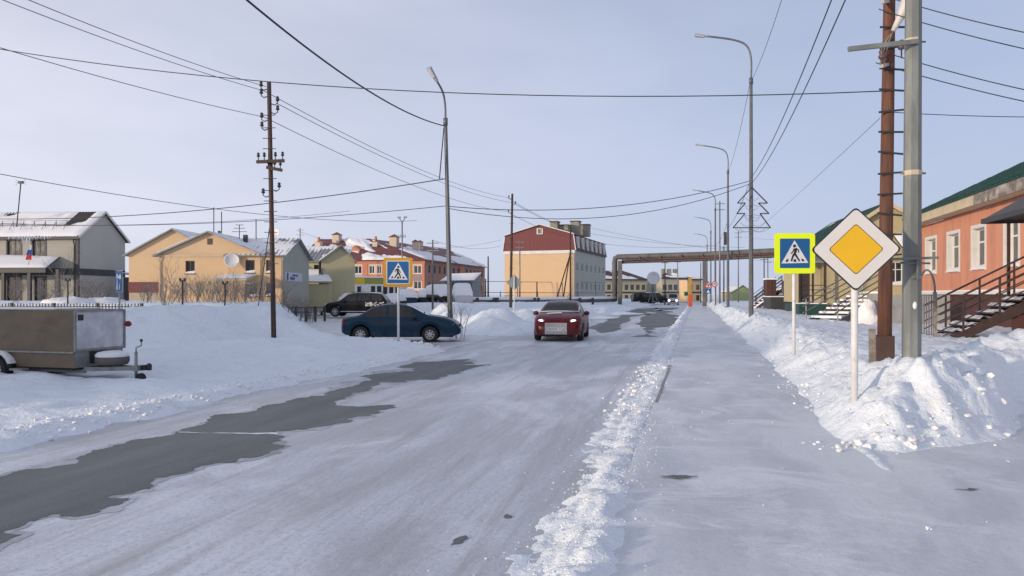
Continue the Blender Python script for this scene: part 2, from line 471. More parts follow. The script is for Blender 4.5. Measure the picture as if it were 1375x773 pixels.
    z = z + pl * (1 - 0.9 * lot)
    flat = flat * (1 - np.clip(pr * 6, 0, 1))
    rough_ = np.clip(pr * 3.0, 0, 1) + 0.8 * np.clip(rowb * 5, 0, 1) + 0.75 * np.clip(pl * 1.4, 0, 1) + 0.5 * np.clip(bank * (0.62 - bank) * 9, 0, 1)
    chunk = np.abs(fbm(X * 3.1 + w, Y * 3.1, 3, 71)) * 1.6 - 0.35
    crag = np.clip(1.0 - 2.6 * np.abs(fbm(X * 4.6, Y * 4.6 + w, 3, 73, 0.6)), -0.6, 1)
    z = z + (1 - flat) * rough_ * (0.105 * chunk + 0.07 * crag + 0.035 * fbm(X * 14, Y * 14, 2, 75))
    z = z + (1 - flat) * (amp * lump * 0.9 + (0.018 + 0.25 * amp) * fine)
    z = z + (1 - flat) * np.exp(-((X - tc) / 0.34) ** 2) * (0.06 * fbm(X * 9, Y * 9, 3, 51) + 0.05 * np.clip(fbm(X * 3.5, Y * 3.5, 3, 53), 0, 1))
    z = z * (1 - lot) + lot * (-0.05 + 0.015 * w)
    return z
def axis_samples(segs):
    out = [segs[0][0]]
    for a, b_, step in segs:
        n = max(1, int(round((b_ - a) / step)))
        out.extend([a + (b_ - a) * (i + 1) / n for i in range(n)])
    return np.array(out)
def grid(name, xs, ys, fn, material):
    X, Y = np.meshgrid(xs, ys)
    Zz = fn(X, Y)
    nx, ny = len(xs), len(ys)
    co = np.stack([X, Y, Zz], -1).reshape(-1, 3).astype(np.float32)
    i = np.arange((ny - 1) * (nx - 1)); r = i // (nx - 1); c_ = i % (nx - 1)
    a = r * nx + c_
    quads = np.stack([a, a + 1, a + nx + 1, a + nx], -1).astype(np.int32)
    me = bpy.data.meshes.new(name)
    me.vertices.add(len(co)); me.vertices.foreach_set('co', co.ravel())
    me.loops.add(quads.size); me.loops.foreach_set('vertex_index', quads.ravel())
    me.polygons.add(len(quads))
    me.polygons.foreach_set('loop_start', np.arange(0, quads.size, 4, dtype=np.int32))
    me.polygons.foreach_set('loop_total', np.full(len(quads), 4, dtype=np.int32))
    me.polygons.foreach_set('use_smooth', np.ones(len(quads), dtype=bool))
    me.update(); me.validate()
    me.materials.append(material)
    o = bpy.data.objects.new(name, me); COL.objects.link(o)
    return o
YS = [-14.0]
while YS[-1] < 2.5: YS.append(YS[-1] + 0.35)
while YS[-1] < 120: YS.append(YS[-1] + max(0.045, 0.0105 * YS[-1]))
while YS[-1] < 4000: YS.append(YS[-1] * 1.09)
XS = axis_samples([(-3000, -300, 300), (-300, -60, 20), (-60, -26, 1.0), (-26, -12, 0.22), (-12, -8.4, 0.12), (-8.4, -6.8, 0.07), (-6.8, -1.7, 0.5),
                   (-1.7, -0.2, 0.04), (-0.2, 1.2, 0.2), (1.2, 4.6, 0.055), (4.6, 11, 0.12), (11, 30, 0.7), (30, 120, 6), (120, 2000, 150)])
ground = grid('snow_ground', XS, np.array(YS), terrain, M_SNOW)
tag(ground, 'snow covered ground with ploughed banks and trampled drifts', 'snow', kind='structure')

def hz(x, y):
    return float(terrain(np.array([[x]]), np.array([[y]]))[0, 0])

YR = [-14.0]
while YR[-1] < 200: YR.append(YR[-1] + max(0.25, 0.03 * abs(YR[-1])))
road = grid('road', axis_samples([(-8.6, -0.7, 0.25)]), np.array(YR),
            lambda X, Y: X * 0 + 0.008, M_ROAD)
tag(road, 'carriageway of packed snow and ice with bare asphalt showing', 'road', kind='structure')
walk = grid('footway', axis_samples([(-0.60, 1.65, 0.1875)]), np.array([y for y in YR if y < 175]),
            lambda X, Y: 0.12 + 0.006 * fbm(X * 1.2, Y * 0.6, 3, 63), M_WALK)
tag(walk, 'trodden snowy footway beside the road', 'footway', kind='structure')
drive = grid('driveway', axis_samples([(1.65, 16, 0.4)]), np.array([y for y in YR if y < 13.5]),
             lambda X, Y: 0.12 + 0.006 * fbm(X * 1.2, Y * 0.6, 3, 63), M_WALK)
tag(drive, 'packed snow driveway leaving the footway to the right', 'driveway', kind='structure')
lotg = grid('parking_ground', axis_samples([(-38, -7.6, 0.6)]), axis_samples([(20.5, 68, 0.6)]),
            lambda X, Y: 0.012 + 0.01 * fbm(X * 0.5, Y * 0.5, 3, 67) - 0.25 * ss(3.2, 6.0, polydist(X, Y, LOT) - np.clip((Y - 30) * 0.09, 0, 3.0)), M_LOT)
tag(lotg, 'packed snow parking ground on the side street', 'parking', kind='structure')

# ---- bare asphalt where the ice has worn through: ragged sheets
def ragged(pts, rough=0.18, levels=5, seed=1):
    rnd = random.Random(seed)
    cur = [Vector(p) for p in pts]
    for l in range(levels):
        nxt = []
        for i, a in enumerate(cur):
            b_ = cur[(i + 1) % len(cur)]
            nxt.append(a)
            d = b_ - a
            if d.length > 0.05:
                nrm = Vector((-d.y, d.x))
                nxt.append((a + b_) / 2 + nrm * rnd.gauss(0, rough))
        cur = nxt
    return cur
def flat_patch(name, pix, seed, parent, z=0.013, rough=0.15, levels=6, world=False, label=None, material=None):
    pts = []
    for (px, py) in pix:
        if world: pts.append(Vector((px, py)))
        else:
            Z = (EYE - 0.01) * 1000.0 / (py - 396.0)
            pts.append(Vector(P(px, Z)))
    pts = ragged(pts, rough, levels, seed)
    v3 = [Vector((p.x, p.y, z)) for p in pts]
    tris = geometry.tessellate_polygon([v3])
    mb = MB(); mb.add(v3, [tuple(t) for t in tris])
    o = mb.build(name, material or M_ASPH, parent)
    for p in o.data.polygons:
        if p.normal.z < 0: p.flip()
    if label: o['label'] = label
    return o
patchA = [(-260, 708), (-120, 672), (0, 640), (101, 616), (170, 595), (239, 579), (275, 567), (344, 551), (445, 525), (500, 510), (548, 494), (596, 484), (630, 482),
          (620, 490), (660, 489), (618, 500), (592, 508), (545, 513), (500, 525), (470, 531), (449, 544), (480, 546), (524, 543), (500, 558), (455, 568), (409, 577), (372, 578.5), (366, 582),
          (381, 585), (376, 592), (383, 599), (352, 612), (316, 621), (267, 627), (240, 637), (202, 648), (200, 657), (140, 668), (174, 669), (136, 687), (101, 694), (69, 691), (4, 714),
          (30, 718), (0, 730), (-120, 775), (-400, 870), (-520, 800)]
m, N, Lk, b = new_mat('thin_ice_over_asphalt')
v3 = mapped(N, Lk, (1, 1, 1)); v1 = mapped(N, Lk, (1.2, 0.3, 1))
c = mixc(N, Lk, mrange(N, Lk, nz(N, Lk, v1, 3.0, 8, 0.75), 0.40, 0.60), (0.27, 0.285, 0.30), (0.50, 0.53, 0.575))
c = mixc(N, Lk, mrange(N, Lk, nz(N, Lk, v3, 60, 5, 0.8), 0.5, 0.7, 0, 0.5), c, (0.36, 0.37, 0.39))
Lk.new(c, b.inputs['Base Color']); b.inputs['Roughness'].default_value = 0.5
M_THIN = m
def grown(pix, d):
    pts = [Vector(P(px, (EYE - 0.01) * 1000.0 / (py - 396.0))) for px, py in pix]
    cxy = []
    n_ = len(pts)
    area = sum(pts[i].x * pts[(i + 1) % n_].y - pts[(i + 1) % n_].x * pts[i].y for i in range(n_))
    for i in range(n_):
        t_ = (pts[(i + 1) % n_] - pts[i - 1]).normalized(); nn_ = Vector((t_.y, -t_.x)) * (1 if area > 0 else -1)
        cxy.append(tuple(pts[i] + nn_ * d))
    return cxy
flat_patch('thin_ice_edge', grown(patchA, 0.07), 23, road, z=0.0105, rough=0.16, world=True, material=M_THIN)
flat_patch('asphalt_patch', patchA, 3, road, label='long ragged strip of bare grey asphalt along the left edge')
flat_patch('asphalt_patch', [(789, 441), (815, 429), (857, 414.3), (880, 413), (868, 419), (846, 428), (832, 437), (806, 447)], 4, road, rough=.04)
flat_patch('asphalt_patch', [(884, 413), (914, 412.8), (910, 424), (899, 438), (886, 452), (846, 452), (868, 440), (862, 430)], 5, road, rough=.04)
flat_patch('asphalt_patch', [(604, 733), (612, 723), (626, 719), (629, 722), (618, 730)], 7, road)
flat_patch('asphalt_patch', [(676, 694), (681, 690), (685, 692), (680, 696)], 8, road)
flat_patch('asphalt_patch', [(884, 658), (905, 656.5), (938, 658), (930, 659.5), (900, 659.8)], 9, walk, z=0.135)
flat_patch('asphalt_patch', [(1280, 676), (1300, 674), (1317, 676), (1305, 678)], 10, drive, z=0.128)
# thin line of snow lying in the crack across the bare strip
flat_patch('snow_line', [(239, 580), (300, 581.2), (340, 581.9), (374, 581.2), (372, 583.6), (338, 583.0), (300, 582.2), (239, 580.8)], 11, road, z=0.016, rough=0.05, levels=5, material=M_SNOW)

# kerb stones just showing at the footway edge
M_KERB = mat('kerb_stone', (0.30, 0.30, 0.31), 0.85, var=0.25, vscale=6, bump=0.4)
kerb_me = None
for i in range(6):
    mb = MB(); mb.box(-0.03, 0.03, -0.49, 0.49, -0.15, 0.0)
    if kerb_me is None:
        ks = mb.build('kerb_stone', M_KERB, walk, bevel=0.012); kerb_me = ks
    else:
        ks = linkcopy(kerb_me, walk)
    ks.location = (-0.57 + 0.004 * math.sin(i * 2.3), 11.6 + i * 1.0, 0.126 + 0.004 * math.sin(i * 1.7))

# ---- loose clods of broken snow
def clods():
    rnd = np.random.RandomState(5)
    t = (1 + 5 ** 0.5) / 2
    ico = np.array([(-1,t,0),(1,t,0),(-1,-t,0),(1,-t,0),(0,-1,t),(0,1,t),(0,-1,-t),(0,1,-t),(t,0,-1),(t,0,1),(-t,0,-1),(-t,0,1)]) / 1.9
    fc = np.array([(0,11,5),(0,5,1),(0,1,7),(0,7,10),(0,10,11),(1,5,9),(5,11,4),(11,10,2),(10,7,6),(7,1,8),(3,9,4),(3,4,2),(3,2,6),(3,6,8),(3,8,9),(4,9,5),(2,4,11),(6,2,10),(8,6,7),(9,8,1)])
    pts = []
    def scat(n, xm, xs, y0, y1, s0, s1, powr=1.0):
        for i in range(n):
            y = y0 * (y1 / y0) ** (rnd.rand() ** powr)
            x = xm + rnd.randn() * xs
            pts.append((x, y, s0 + (s1 - s0) * rnd.rand() ** 3))
    scat(2200, -0.78, 0.18, 2.6, 12, 0.003, 0.010)
    scat(450, -0.85, 0.40, 2.6, 16, 0.002, 0.007)
    scat(700, -1.0, 0.20, 10, 45, 0.008, 0.04)
    scat(1300, -7.75, 0.22, 7, 30, 0.008, 0.036)
    scat(250, -8.3, 0.7, 8, 26, 0.008, 0.03)
    scat(260, 1.75, 0.16, 9.0, 35, 0.005, 0.028)
    scat(180, 2.2, 0.45, 10.0, 40, 0.008, 0.04)
    scat(60, 0.4, 0.9, 3, 16, 0.004, 0.012)
    scat(70, 4.0, 1.4, 5.5, 11, 0.005, 0.016)
    for i in range(190):   # broken blocks at the foot of the shovelled pile
        a = rnd.rand()
        pts.append((1.3 + 2.9 * a + rnd.randn() * 0.22, 8.25 + 0.3 * rnd.rand() + 3.1 * max(0, a - 0.25) + rnd.randn() * 0.10, 0.006 + 0.04 * rnd.rand() ** 3))
    for i in range(160):
        pts.append((-9.4 + rnd.randn() * 0.5, 22.8 + rnd.randn() * 0.3, 0.03 + 0.12 * rnd.rand() ** 2))
    pts_ = np.array(pts)
    g = terrain(pts_[:, 0:1], pts_[:, 1:2])[:, 0]
    rz = np.where((pts_[:, 0] > -7.3) & (pts_[:, 0] < -0.9), 0.012, np.where((pts_[:, 0] < 2.1) & (pts_[:, 0] > -0.98), 0.122, np.where(pts_[:, 0] > 0, 0.115, -1)))
    g = np.maximum(g, rz)
    n = len(pts_)
    ang = rnd.rand(n) * 6.28; ca, sa = np.cos(ang), np.sin(ang)
    V = np.repeat(ico[None], n, 0) * (0.72 + 0.56 * rnd.rand(n, 12, 1))
    sc = np.stack([0.8 + 0.7 * rnd.rand(n), 0.8 + 0.5 * rnd.rand(n), 0.5 + 0.45 * rnd.rand(n)], -1)[:, None, :]
    V = V * sc * pts_[:, 2][:, None, None]
    X = V[..., 0] * ca[:, None] - V[..., 1] * sa[:, None] + pts_[:, 0][:, None]
    Y = V[..., 0] * sa[:, None] + V[..., 1] * ca[:, None] + pts_[:, 1][:, None]
    Zc = V[..., 2] + g[:, None] + 0.25 * pts_[:, 2][:, None]
    co = np.stack([X, Y, Zc], -1).reshape(-1, 3)
    F = (fc[None] + (np.arange(n) * 12)[:, None, None]).reshape(-1, 3)
    me = bpy.data.meshes.new('snow_clods')
    me.from_pydata(co.tolist(), [], F.tolist()); me.update()
    me.materials.append(M_CLOD)
    o = bpy.data.objects.new('snow_clods', me); COL.objects.link(o)
    tag(o, 'broken clods of snow strewn along the ridges and piles', 'snow clods', kind='stuff')
clods()

# ================================================================== large structure: buildings
def dirn(p0, p1):
    d = Vector((p1[0] - p0[0], p1[1] - p0[1], 0)); L = d.length; d.normalize()
    return d, Vector((d.y, -d.x, 0)), L          # along, outward, length

def wall(parent, material, p0, p1, z0, z1, openings=(), th=0.14, name='wall'):
    d, n, L = dirn(p0, p1); o0 = Vector((p0[0], p0[1], 0))
    us = sorted({0.0, L, *[o[0] for o in openings], *[o[1] for o in openings]})
    zs = sorted({z0, z1, *[o[2] for o in openings], *[o[3] for o in openings]})
    mb = MB()
    pt = lambda u, z, k=0.0: o0 + d * u - n * k + Vector((0, 0, z))
    for i in range(len(us) - 1):
        for j in range(len(zs) - 1):
            uc, zc = (us[i] + us[i + 1]) / 2, (zs[j] + zs[j + 1]) / 2
            if any(a < uc < b_ and c_ < zc < e for a, b_, c_, e in openings): continue
            mb.poly([pt(us[i], zs[j]), pt(us[i + 1], zs[j]), pt(us[i + 1], zs[j + 1]), pt(us[i], zs[j + 1])])
    for a, b_, c_, e in openings:
        for q in ([(a, c_), (b_, c_)], [(b_, c_), (b_, e)], [(b_, e), (a, e)], [(a, e), (a, c_)]):
            mb.poly([pt(*q[0]), pt(*q[1]), pt(*q[1], th), pt(*q[0], th)])
    return mb.build(name, material, parent, fix=False)

def window(parent, p0, p1, op, fm, gm, mull=1, trans=0, rec=0.09, fw=0.055, sill=True, snow=False, casing=None, cw=0.10, name='window'):
    d, n, L = dirn(p0, p1); o0 = Vector((p0[0], p0[1], 0)); up = Vector((0, 0, 1))
    a, b_, c_, e = op
    pt = lambda u, z, k=0.0: o0 + d * u - n * k + up * z
    def slab(mb, u0, u1, z0, z1, k0, k1):
        mb.hexa([pt(u0, z0, k0), pt(u1, z0, k0), pt(u1, z0, k1), pt(u0, z0, k1)], [pt(u0, z1, k0), pt(u1, z1, k0), pt(u1, z1, k1), pt(u0, z1, k1)])
    mb = MB()
    slab(mb, a + .002, a + fw, c_ + .002, e - .002, rec, rec + 0.05); slab(mb, b_ - fw, b_ - .002, c_ + .002, e - .002, rec, rec + 0.05)
    slab(mb, a + fw, b_ - fw, c_ + .002, c_ + fw, rec + .002, rec + 0.05); slab(mb, a + fw, b_ - fw, e - fw, e - .002, rec + .002, rec + 0.05)
    xs_ = [a + fw + (b_ - a - 2 * fw) * (i + 1) / (mull + 1) for i in range(mull)]
    for x in xs_: slab(mb, x - fw * .45, x + fw * .45, c_ + fw, e - fw, rec + .004, rec + 0.048)
    if trans: slab(mb, a + fw, b_ - fw, c_ + (e - c_) * 0.66 - fw * .4, c_ + (e - c_) * 0.66 + fw * .4, rec + .007, rec + 0.046)
    w = mb.build(name, fm, parent)
    edges = [a + fw] + xs_ + [b_ - fw]
    for i in range(len(edges) - 1):
        g = MB(); slab(g, edges[i] + .003, edges[i + 1] - .003, c_ + fw * .8, e - fw * .8, rec + 0.025, rec + 0.034)
        g.build('pane', gm, w)
    if sill:
        s = MB(); slab(s, a - 0.05, b_ + 0.05, c_ - 0.05, c_ - 0.003, -0.09, rec - .004)
        s.build('sill', fm, w)
        if snow:
            s = MB(); s.hexa([pt(a, c_ + .001, -.07), pt(b_, c_ + .001, -.07), pt(b_, c_ + .001, rec - .01), pt(a, c_ + .001, rec - .01)],
                             [pt(a + .02, c_ + .05, -.04), pt(b_ - .04, c_ + .04, -.04), pt(b_ - .02, c_ + .2, rec - .01), pt(a + .01, c_ + .13, rec - .01)])
            s.build('sill_snow', M_ROOFSNOW, w)
    if casing:
        s = MB()
        slab(s, a - cw, a - .001, c_ - cw * .6, e + cw, -0.03, -.002); slab(s, b_ + .001, b_ + cw, c_ - cw * .6, e + cw, -0.03, -.002)
        slab(s, a - .001, b_ + .001, e + .001, e + cw, -0.028, -.002)
        s.build('casing', casing, w)
        s = MB(); k0, k1 = -.001, rec - .002
        slab(s, a + .001, a + .022, c_ + .001, e - .001, k0, k1); slab(s, b_ - .022, b_ - .001, c_ + .001, e - .001, k0, k1); slab(s, a + .023, b_ - .023, e - .022, e - .002, k0, k1)
        s.build('reveal', casing, w)
    return w

def slab_quad(parent, q, th, material, name, ribs=0.0, ribw=0.05, ribh=0.035):
    """q: four points of the upper face (eave left, eave right, ridge right, ridge left)"""
    q = [Vector(p) for p in q]
    n = (q[1] - q[0]).cross(q[3] - q[0]).normalized()
    if n.z < 0: n = -n
    mb = MB(); mb.hexa([p - n * th for p in q], q)
    if ribs:
        L = (q[1] - q[0]).length; k = int(L / ribs)
        for i in range(k + 1):
            t = (i + 0.5) / (k + 1)
            a = q[0].lerp(q[1], t); b_ = q[3].lerp(q[2], t)
            mb.bar(a + n * (ribh / 2 + .0), b_ + n * (ribh / 2), ribw, ribh, up=n)
    return mb.build(name, material, parent)

def roof_snow(parent, q, cover=0.5, seed=1, thick=0.10, n=(26, 12), sc=0.9, material=None, lift=0.0, bias=None, name='roof_snow'):
    q = [Vector(p) for p in q]
    nn = (q[1] - q[0]).cross(q[3] - q[0]).normalized()
    if nn.z < 0: nn = -nn
    nx, ny = n
    V = []; F = []
    LU = (q[1] - q[0]).length; LV = (q[3] - q[0]).length
    for j in range(ny + 1):
        for i in range(nx + 1):
            u, v = i / nx, j / ny
            p = q[0].lerp(q[1], u).lerp(q[3].lerp(q[2], u), v)
            f = float(fbm(np.array([u * LU * sc]), np.array([v * LV * sc]), 4, seed)[0]) * 1.3
            t = f - (1 - 2 * cover) + (bias(u, v) if bias else 0)
            h = max(-0.06, min(1.0, t * 2.2)) * thick
            if i in (0, nx) or j in (0, ny): h = min(h, 0.02)
            V.append(p + nn * (h + lift))
    for j in range(ny):
        for i in range(nx):
            a = j * (nx + 1) + i
            F.append((a, a + 1, a + nx + 2, a + nx + 1))
    mb = MB(); mb.add(V, F, True)
    o = mb.build(name, material or M_ROOFSNOW, parent, fix=False)
    if o.data.polygons[0].normal.dot(nn) < 0: o.data.flip_normals()
    return o

def gable(parent, material, p0, p1, z0, apex_u, apex_z, th=0.14, name='gable', vent=None):
    d, n, L = dirn(p0, p1); o0 = Vector((p0[0], p0[1], 0)); up = Vector((0, 0, 1))
    mb = MB()
    mb.prism([o0 + up * z0, o0 + d * L + up * z0, o0 + d * apex_u + up * apex_z], -n * th)
    return mb.build(name, material, parent)

def pbox(parent, name, material, x0, x1, y0, y1, z0, z1, bevel=0.0):
    return MB().box(x0, x1, y0, y1, z0, z1).build(name, material, parent, bevel)

# ---- building materials
M_GLASS = mat('window_glass', (0.035, 0.04, 0.05), 0.08, var=0.3, vscale=1.2, spec=0.8)
M_GLASS2 = mat('curtained_glass', (0.20, 0.195, 0.185), 0.18, var=0.4, vscale=2.2, col2=(0.06, 0.065, 0.07), c2=(0.45, 0.55), c2scale=2.5, stretch=(3, 3, .5))
M_WHITEPVC = mat('white_plastic', (0.72, 0.72, 0.71), 0.5, var=0.08)
M_BROWNFR = mat('brown_frame', (0.07, 0.055, 0.05), 0.6)
M_DARKTRIM = mat('dark_trim', (0.045, 0.047, 0.052), 0.6)
M_GREYSIDE = mat('grey_beige_siding', (0.33, 0.32, 0.285), 0.75, var=0.08, vscale=0.8, bump=0.25, bscale=6, stretch=(.2, .2, 6))
M_GREYPANEL = mat('pale_grey_panel', (0.43, 0.42, 0.40), 0.7, var=0.06, vscale=0.6)
M_BROWNROOF = mat('brown_metal_tile', (0.055, 0.042, 0.038), 0.5, var=0.2)
M_YELLOW = mat('warm_yellow_render', (0.62, 0.435, 0.26), 0.8, var=0.08, vscale=0.5, bump=0.15, bscale=10, col2=(0.55, 0.40, 0.25), c2=(0.5, 0.7), c2scale=0.5)
M_OLIVE = mat('olive_render', (0.46, 0.425, 0.27), 0.8, var=0.08, vscale=0.5, bump=0.15, bscale=10)
M_SHADESIDE = mat('shaded_side_render', (0.36, 0.375, 0.33), 0.8, var=0.08, vscale=0.4)  # side walls of the yellow houses, greyed to carry their shade in the colour
M_REDBAND = mat('red_cladding', (0.135, 0.022, 0.028), 0.6, var=0.15, vscale=1.0, bump=0.3, bscale=8, stretch=(6, 6, .1))
M_REDROOF = mat('dark_red_metal_roof', (0.16, 0.045, 0.045), 0.55, var=0.25, vscale=0.6)
M_BEIGE = mat('beige_plinth', (0.42, 0.36, 0.28), 0.85, var=0.12)
M_GREYROOF = mat('galvanised_roof', (0.30, 0.31, 0.32), 0.5, metal=0.3, var=0.2)
M_ORANGE = mat('orange_render', (0.60, 0.265, 0.165), 0.8, var=0.09, vscale=0.7, bump=0.12, bscale=14, col2=(0.46, 0.205, 0.135), c2=(0.5, 0.66), c2scale=0.9, stretch=(2, 2, .35))
M_ORANGEBR = mat('orange_brick', (0.50, 0.20, 0.12), 0.85, var=0.14, vscale=1.2)
M_PINKBR = mat('pinkish_brick', (0.34, 0.19, 0.155), 0.85, var=0.14, vscale=1.0)
M_PEACH = mat('peach_panel', (0.62, 0.46, 0.36), 0.8, var=0.06)
M_MAUVE = mat('mauve_panel', (0.30, 0.21, 0.23), 0.8, var=0.06)
M_STUCCO = mat('white_stucco', (0.66, 0.65, 0.63), 0.8, var=0.1, bump=0.2)
M_GREENROOF = mat('dark_green_metal_roof', (0.010, 0.052, 0.044), 0.42, var=0.2, vscale=0.9, spec=0.5)
M_CREAMSIDE = mat('cream_siding', (0.47, 0.40, 0.235), 0.7, var=0.08, vscale=0.9)
M_SOFFIT = mat('cream_fascia', (0.55, 0.46, 0.31), 0.7, var=0.15, vscale=1.5)
M_OLDWOOD = mat('weathered_board', (0.20, 0.165, 0.14), 0.85, var=0.4, vscale=2.5, bump=0.3, col2=(0.42, 0.39, 0.36), c2=(0.45, 0.6), c2scale=2.0)
M_BROWNBOARD = mat('brown_board', (0.085, 0.032, 0.028), 0.6, var=0.25, vscale=2.0)
M_RAIL = mat('brown_painted_steel', (0.05, 0.030, 0.026), 0.5, var=0.3, vscale=6)
M_RUST = mat('rusty_steel', (0.20, 0.14, 0.11), 0.7, metal=0.2, var=0.35, vscale=8, col2=(0.33, 0.32, 0.31), c2=(0.45, 0.6), c2scale=5)
M_GREENPNL = mat('dark_green_panel', (0.012, 0.055, 0.045), 0.5, var=0.15)
M_STEELGREY = mat('grey_steel_rail', (0.17, 0.18, 0.19), 0.5, metal=0.4, var=0.2)
M_DARKSTEEL = mat('dark_steel', (0.03, 0.032, 0.036), 0.5, metal=0.2, var=0.2)
M_DARKROOF = mat('dark_brown_roof', (0.085, 0.045, 0.045), 0.7, var=0.3, vscale=0.6)

def local_frame(pA, pB):
    a = Vector((*pA, 0)); b_ = Vector((*pB, 0)); d = b_ - a
    return a, math.atan2(d.y, d.x), d.length

# ---------------------------------------------------------------- left: grey two storey house
c105 = P(105, 66.0); far168 = P(168, 73.0)
gd = Vector((far168[0] - c105[0], far168[1] - c105[1], 0)); GW = gd.length
rzA = math.atan2(gd.y, gd.x) - math.pi / 2          # local y runs along the gable, local x points right
HA = thing('apartment_house', 'grey two-storey house with brown snowy roof and dark trim behind the trailer', 'house', (c105[0], c105[1], 0), rzA)
def localpx(root, px, py, plane_y=0.0):
    """local x,z on the plane y=plane_y of root's frame where the photo column px, row py falls"""
    rz = root.rotation_euler.z; o = root.location
    ux, uy = math.cos(rz), math.sin(rz); vx, vy = -uy, ux
    bx, by = o.x + vx * plane_y, o.y + vy * plane_y
    k = (px - 687.5) / 1000.0
    rx, ry = k * CA - SA, k * SA + CA
    det = ux * (-ry) - uy * (-rx)
    # b + u*s = Z*r  ->  u*s - r*Z = -b
    s = (-bx * (-ry) + by * (-rx)) / det
    Z = (ux * (-by) - uy * (-bx)) / det
    return s, zat(py, Z)
e_z = zat(316, 66); a_z = zat(285, 69.5)
LW = 19.2
ops = []
for (x0, x1, y0, y1) in ((10, 28, 319, 343), (44, 61, 322, 350), (10, 28, 371, 404), (47, 61, 372, 404)):
    u0, zt = localpx(HA, x0, y0); u1, zb = localpx(HA, x1, y1)
    ops.append((u0 + LW, u1 + LW, zb, zt))
for k in (1, 2):
    ops.append((ops[0][0] - 3.1 * k, ops[0][1] - 3.1 * k, ops[0][2], ops[0][3]))
wall(HA, M_GREYSIDE, (-LW, 0), (0, 0), 0.2, e_z, ops)
for i, o_ in enumerate(ops):
    window(HA, (-LW, 0), (0, 0), o_, M_BROWNFR, M_GLASS2 if i in (0, 1) else M_GLASS, mull=1, casing=M_DARKTRIM, cw=0.12, sill=False, fw=0.07)
wall(HA, M_GREYPANEL, (0, 0), (0, GW), 0.2, e_z - 0.001)
gable(HA, M_GREYPANEL, (0, 0), (0, GW), e_z, GW / 2, a_z)
wall(HA, M_GREYSIDE, (0, GW), (-LW, GW), 0.2, e_z); wall(HA, M_GREYSIDE, (-LW, GW), (-LW, 0), 0.2, e_z)
zb1, zb0 = zat(360, 66), zat(369, 66)
pbox(HA, 'band', M_DARKTRIM, -LW, 0.02, -0.03, -0.002, zb0, zb1)
pbox(HA, 'band', M_DARKTRIM, 0.002, 0.03, 0.0, GW, zb0, zb1)
pbox(HA, 'corner_trim', M_DARKTRIM, -0.24, 0.034, -0.06, -0.031, 0.2, e_z - 0.02)
pbox(HA, 'corner_trim', M_DARKTRIM, 0.031, 0.06, -0.06, 0.12, 0.2, e_z - 0.02)
MB().tube([(-0.36, -0.14, e_z - 0.1), (-0.36, -0.14, e_z - .5), (-0.30, -0.09, e_z - .8), (-0.30, -0.09, 0.6)], 0.06, 8).build('downpipe', M_DARKTRIM, HA)
ov = 0.35
q1 = [(-LW, -ov, e_z - 0.12), (0.3, -ov, e_z - 0.12), (0.3, GW / 2, a_z + 0.06), (-LW, GW / 2, a_z + 0.06)]
q2 = [(-LW, GW + ov, e_z - 0.12), (0.3, GW + ov, e_z - 0.12), (0.3, GW / 2, a_z + 0.06), (-LW, GW / 2, a_z + 0.06)]
r_ = slab_quad(HA, q1, 0.06, M_BROWNROOF, 'roof', ribs=0.3, ribw=0.09)
slab_quad(HA, q2, 0.06, M_BROWNROOF, 'roof')
roof_snow(HA, q1, 0.72, 4, 0.16, (60, 14), 0.7, bias=lambda u, v: (-1.5 if (0.86 < u < 0.965 and v > 0.42 + 2.6 * (u - 0.9) * (u > .9)) else 0.25) + (0.5 if u > 0.965 else 0))
pbox(HA, 'fascia', M_DARKTRIM, -LW, 0.3, -ov - 0.03, -ov - 0.002, e_z - 0.34, e_z - 0.14)
mb = MB()
mb.bar((0.31, -ov, e_z - 0.14), (0.31, GW / 2, a_z + 0.04), 0.05, 0.2); mb.bar((0.31, GW / 2, a_z + 0.04), (0.31, GW + ov, e_z - 0.14), 0.05, 0.2)
mb.build('barge_board', M_STUCCO, HA)
# icicles along the eave
mb = MB(); rnd = random.Random(8)
for i in range(46):
    x = -6.2 + i * 0.09 + rnd.uniform(-.03, .03); l = rnd.uniform(0.05, 0.35) * (2.6 if 0.3 < (i / 46) < 0.5 else 1)
    mb.tube([(x, -ov - 0.05, e_z - 0.14), (x, -ov - 0.05, e_z - 0.14 - l)], [0.03, 0.004], 5)
mb.build('icicles', mat('ice', (0.72, 0.76, 0.82), 0.2, var=0.1), HA)['kind'] = 'stuff'
# snow guard railing on the roof
mb = MB()
for i in range(9):
    x = -9.8 + i * 1.02; yy = 0.85; zz = e_z - 0.12 + (a_z - e_z + .18) * (yy + ov) / (GW / 2 + ov)
    mb.bar((x, yy, zz), (x, yy, zz + 0.75), 0.035); mb.bar((x, yy, zz + .62), (x, yy - .5, zz - .1), 0.025)
for h in (0.4, 0.73): mb.bar((-9.9, 0.85, zz + h), (-1.5, 0.85, zz + h), 0.03)
mb.build('roof_railing', M_DARKSTEEL, HA)
mb = MB(); ax, az = localpx(HA, 22, 304, 0.9); tx, tz = localpx(HA, 28, 246, 0.9)
mb.tube([(ax, .9, az - .3), (tx, .9, tz)], 0.05, 6); mb.build('antenna_mast', M_DARKSTEEL, HA)
mb = MB(); mb.box(tx - .2, tx + .2, .8, 1.0, tz - .02, tz + .2)
for s in (-1, 1):
    for k in range(3): mb.bar((tx + s * .2, .9, tz + .1), (tx + s * (.5), .9, tz + .35 - .25 * k), 0.02)
mb.build('antenna_head', M_DARKSTEEL, HA)
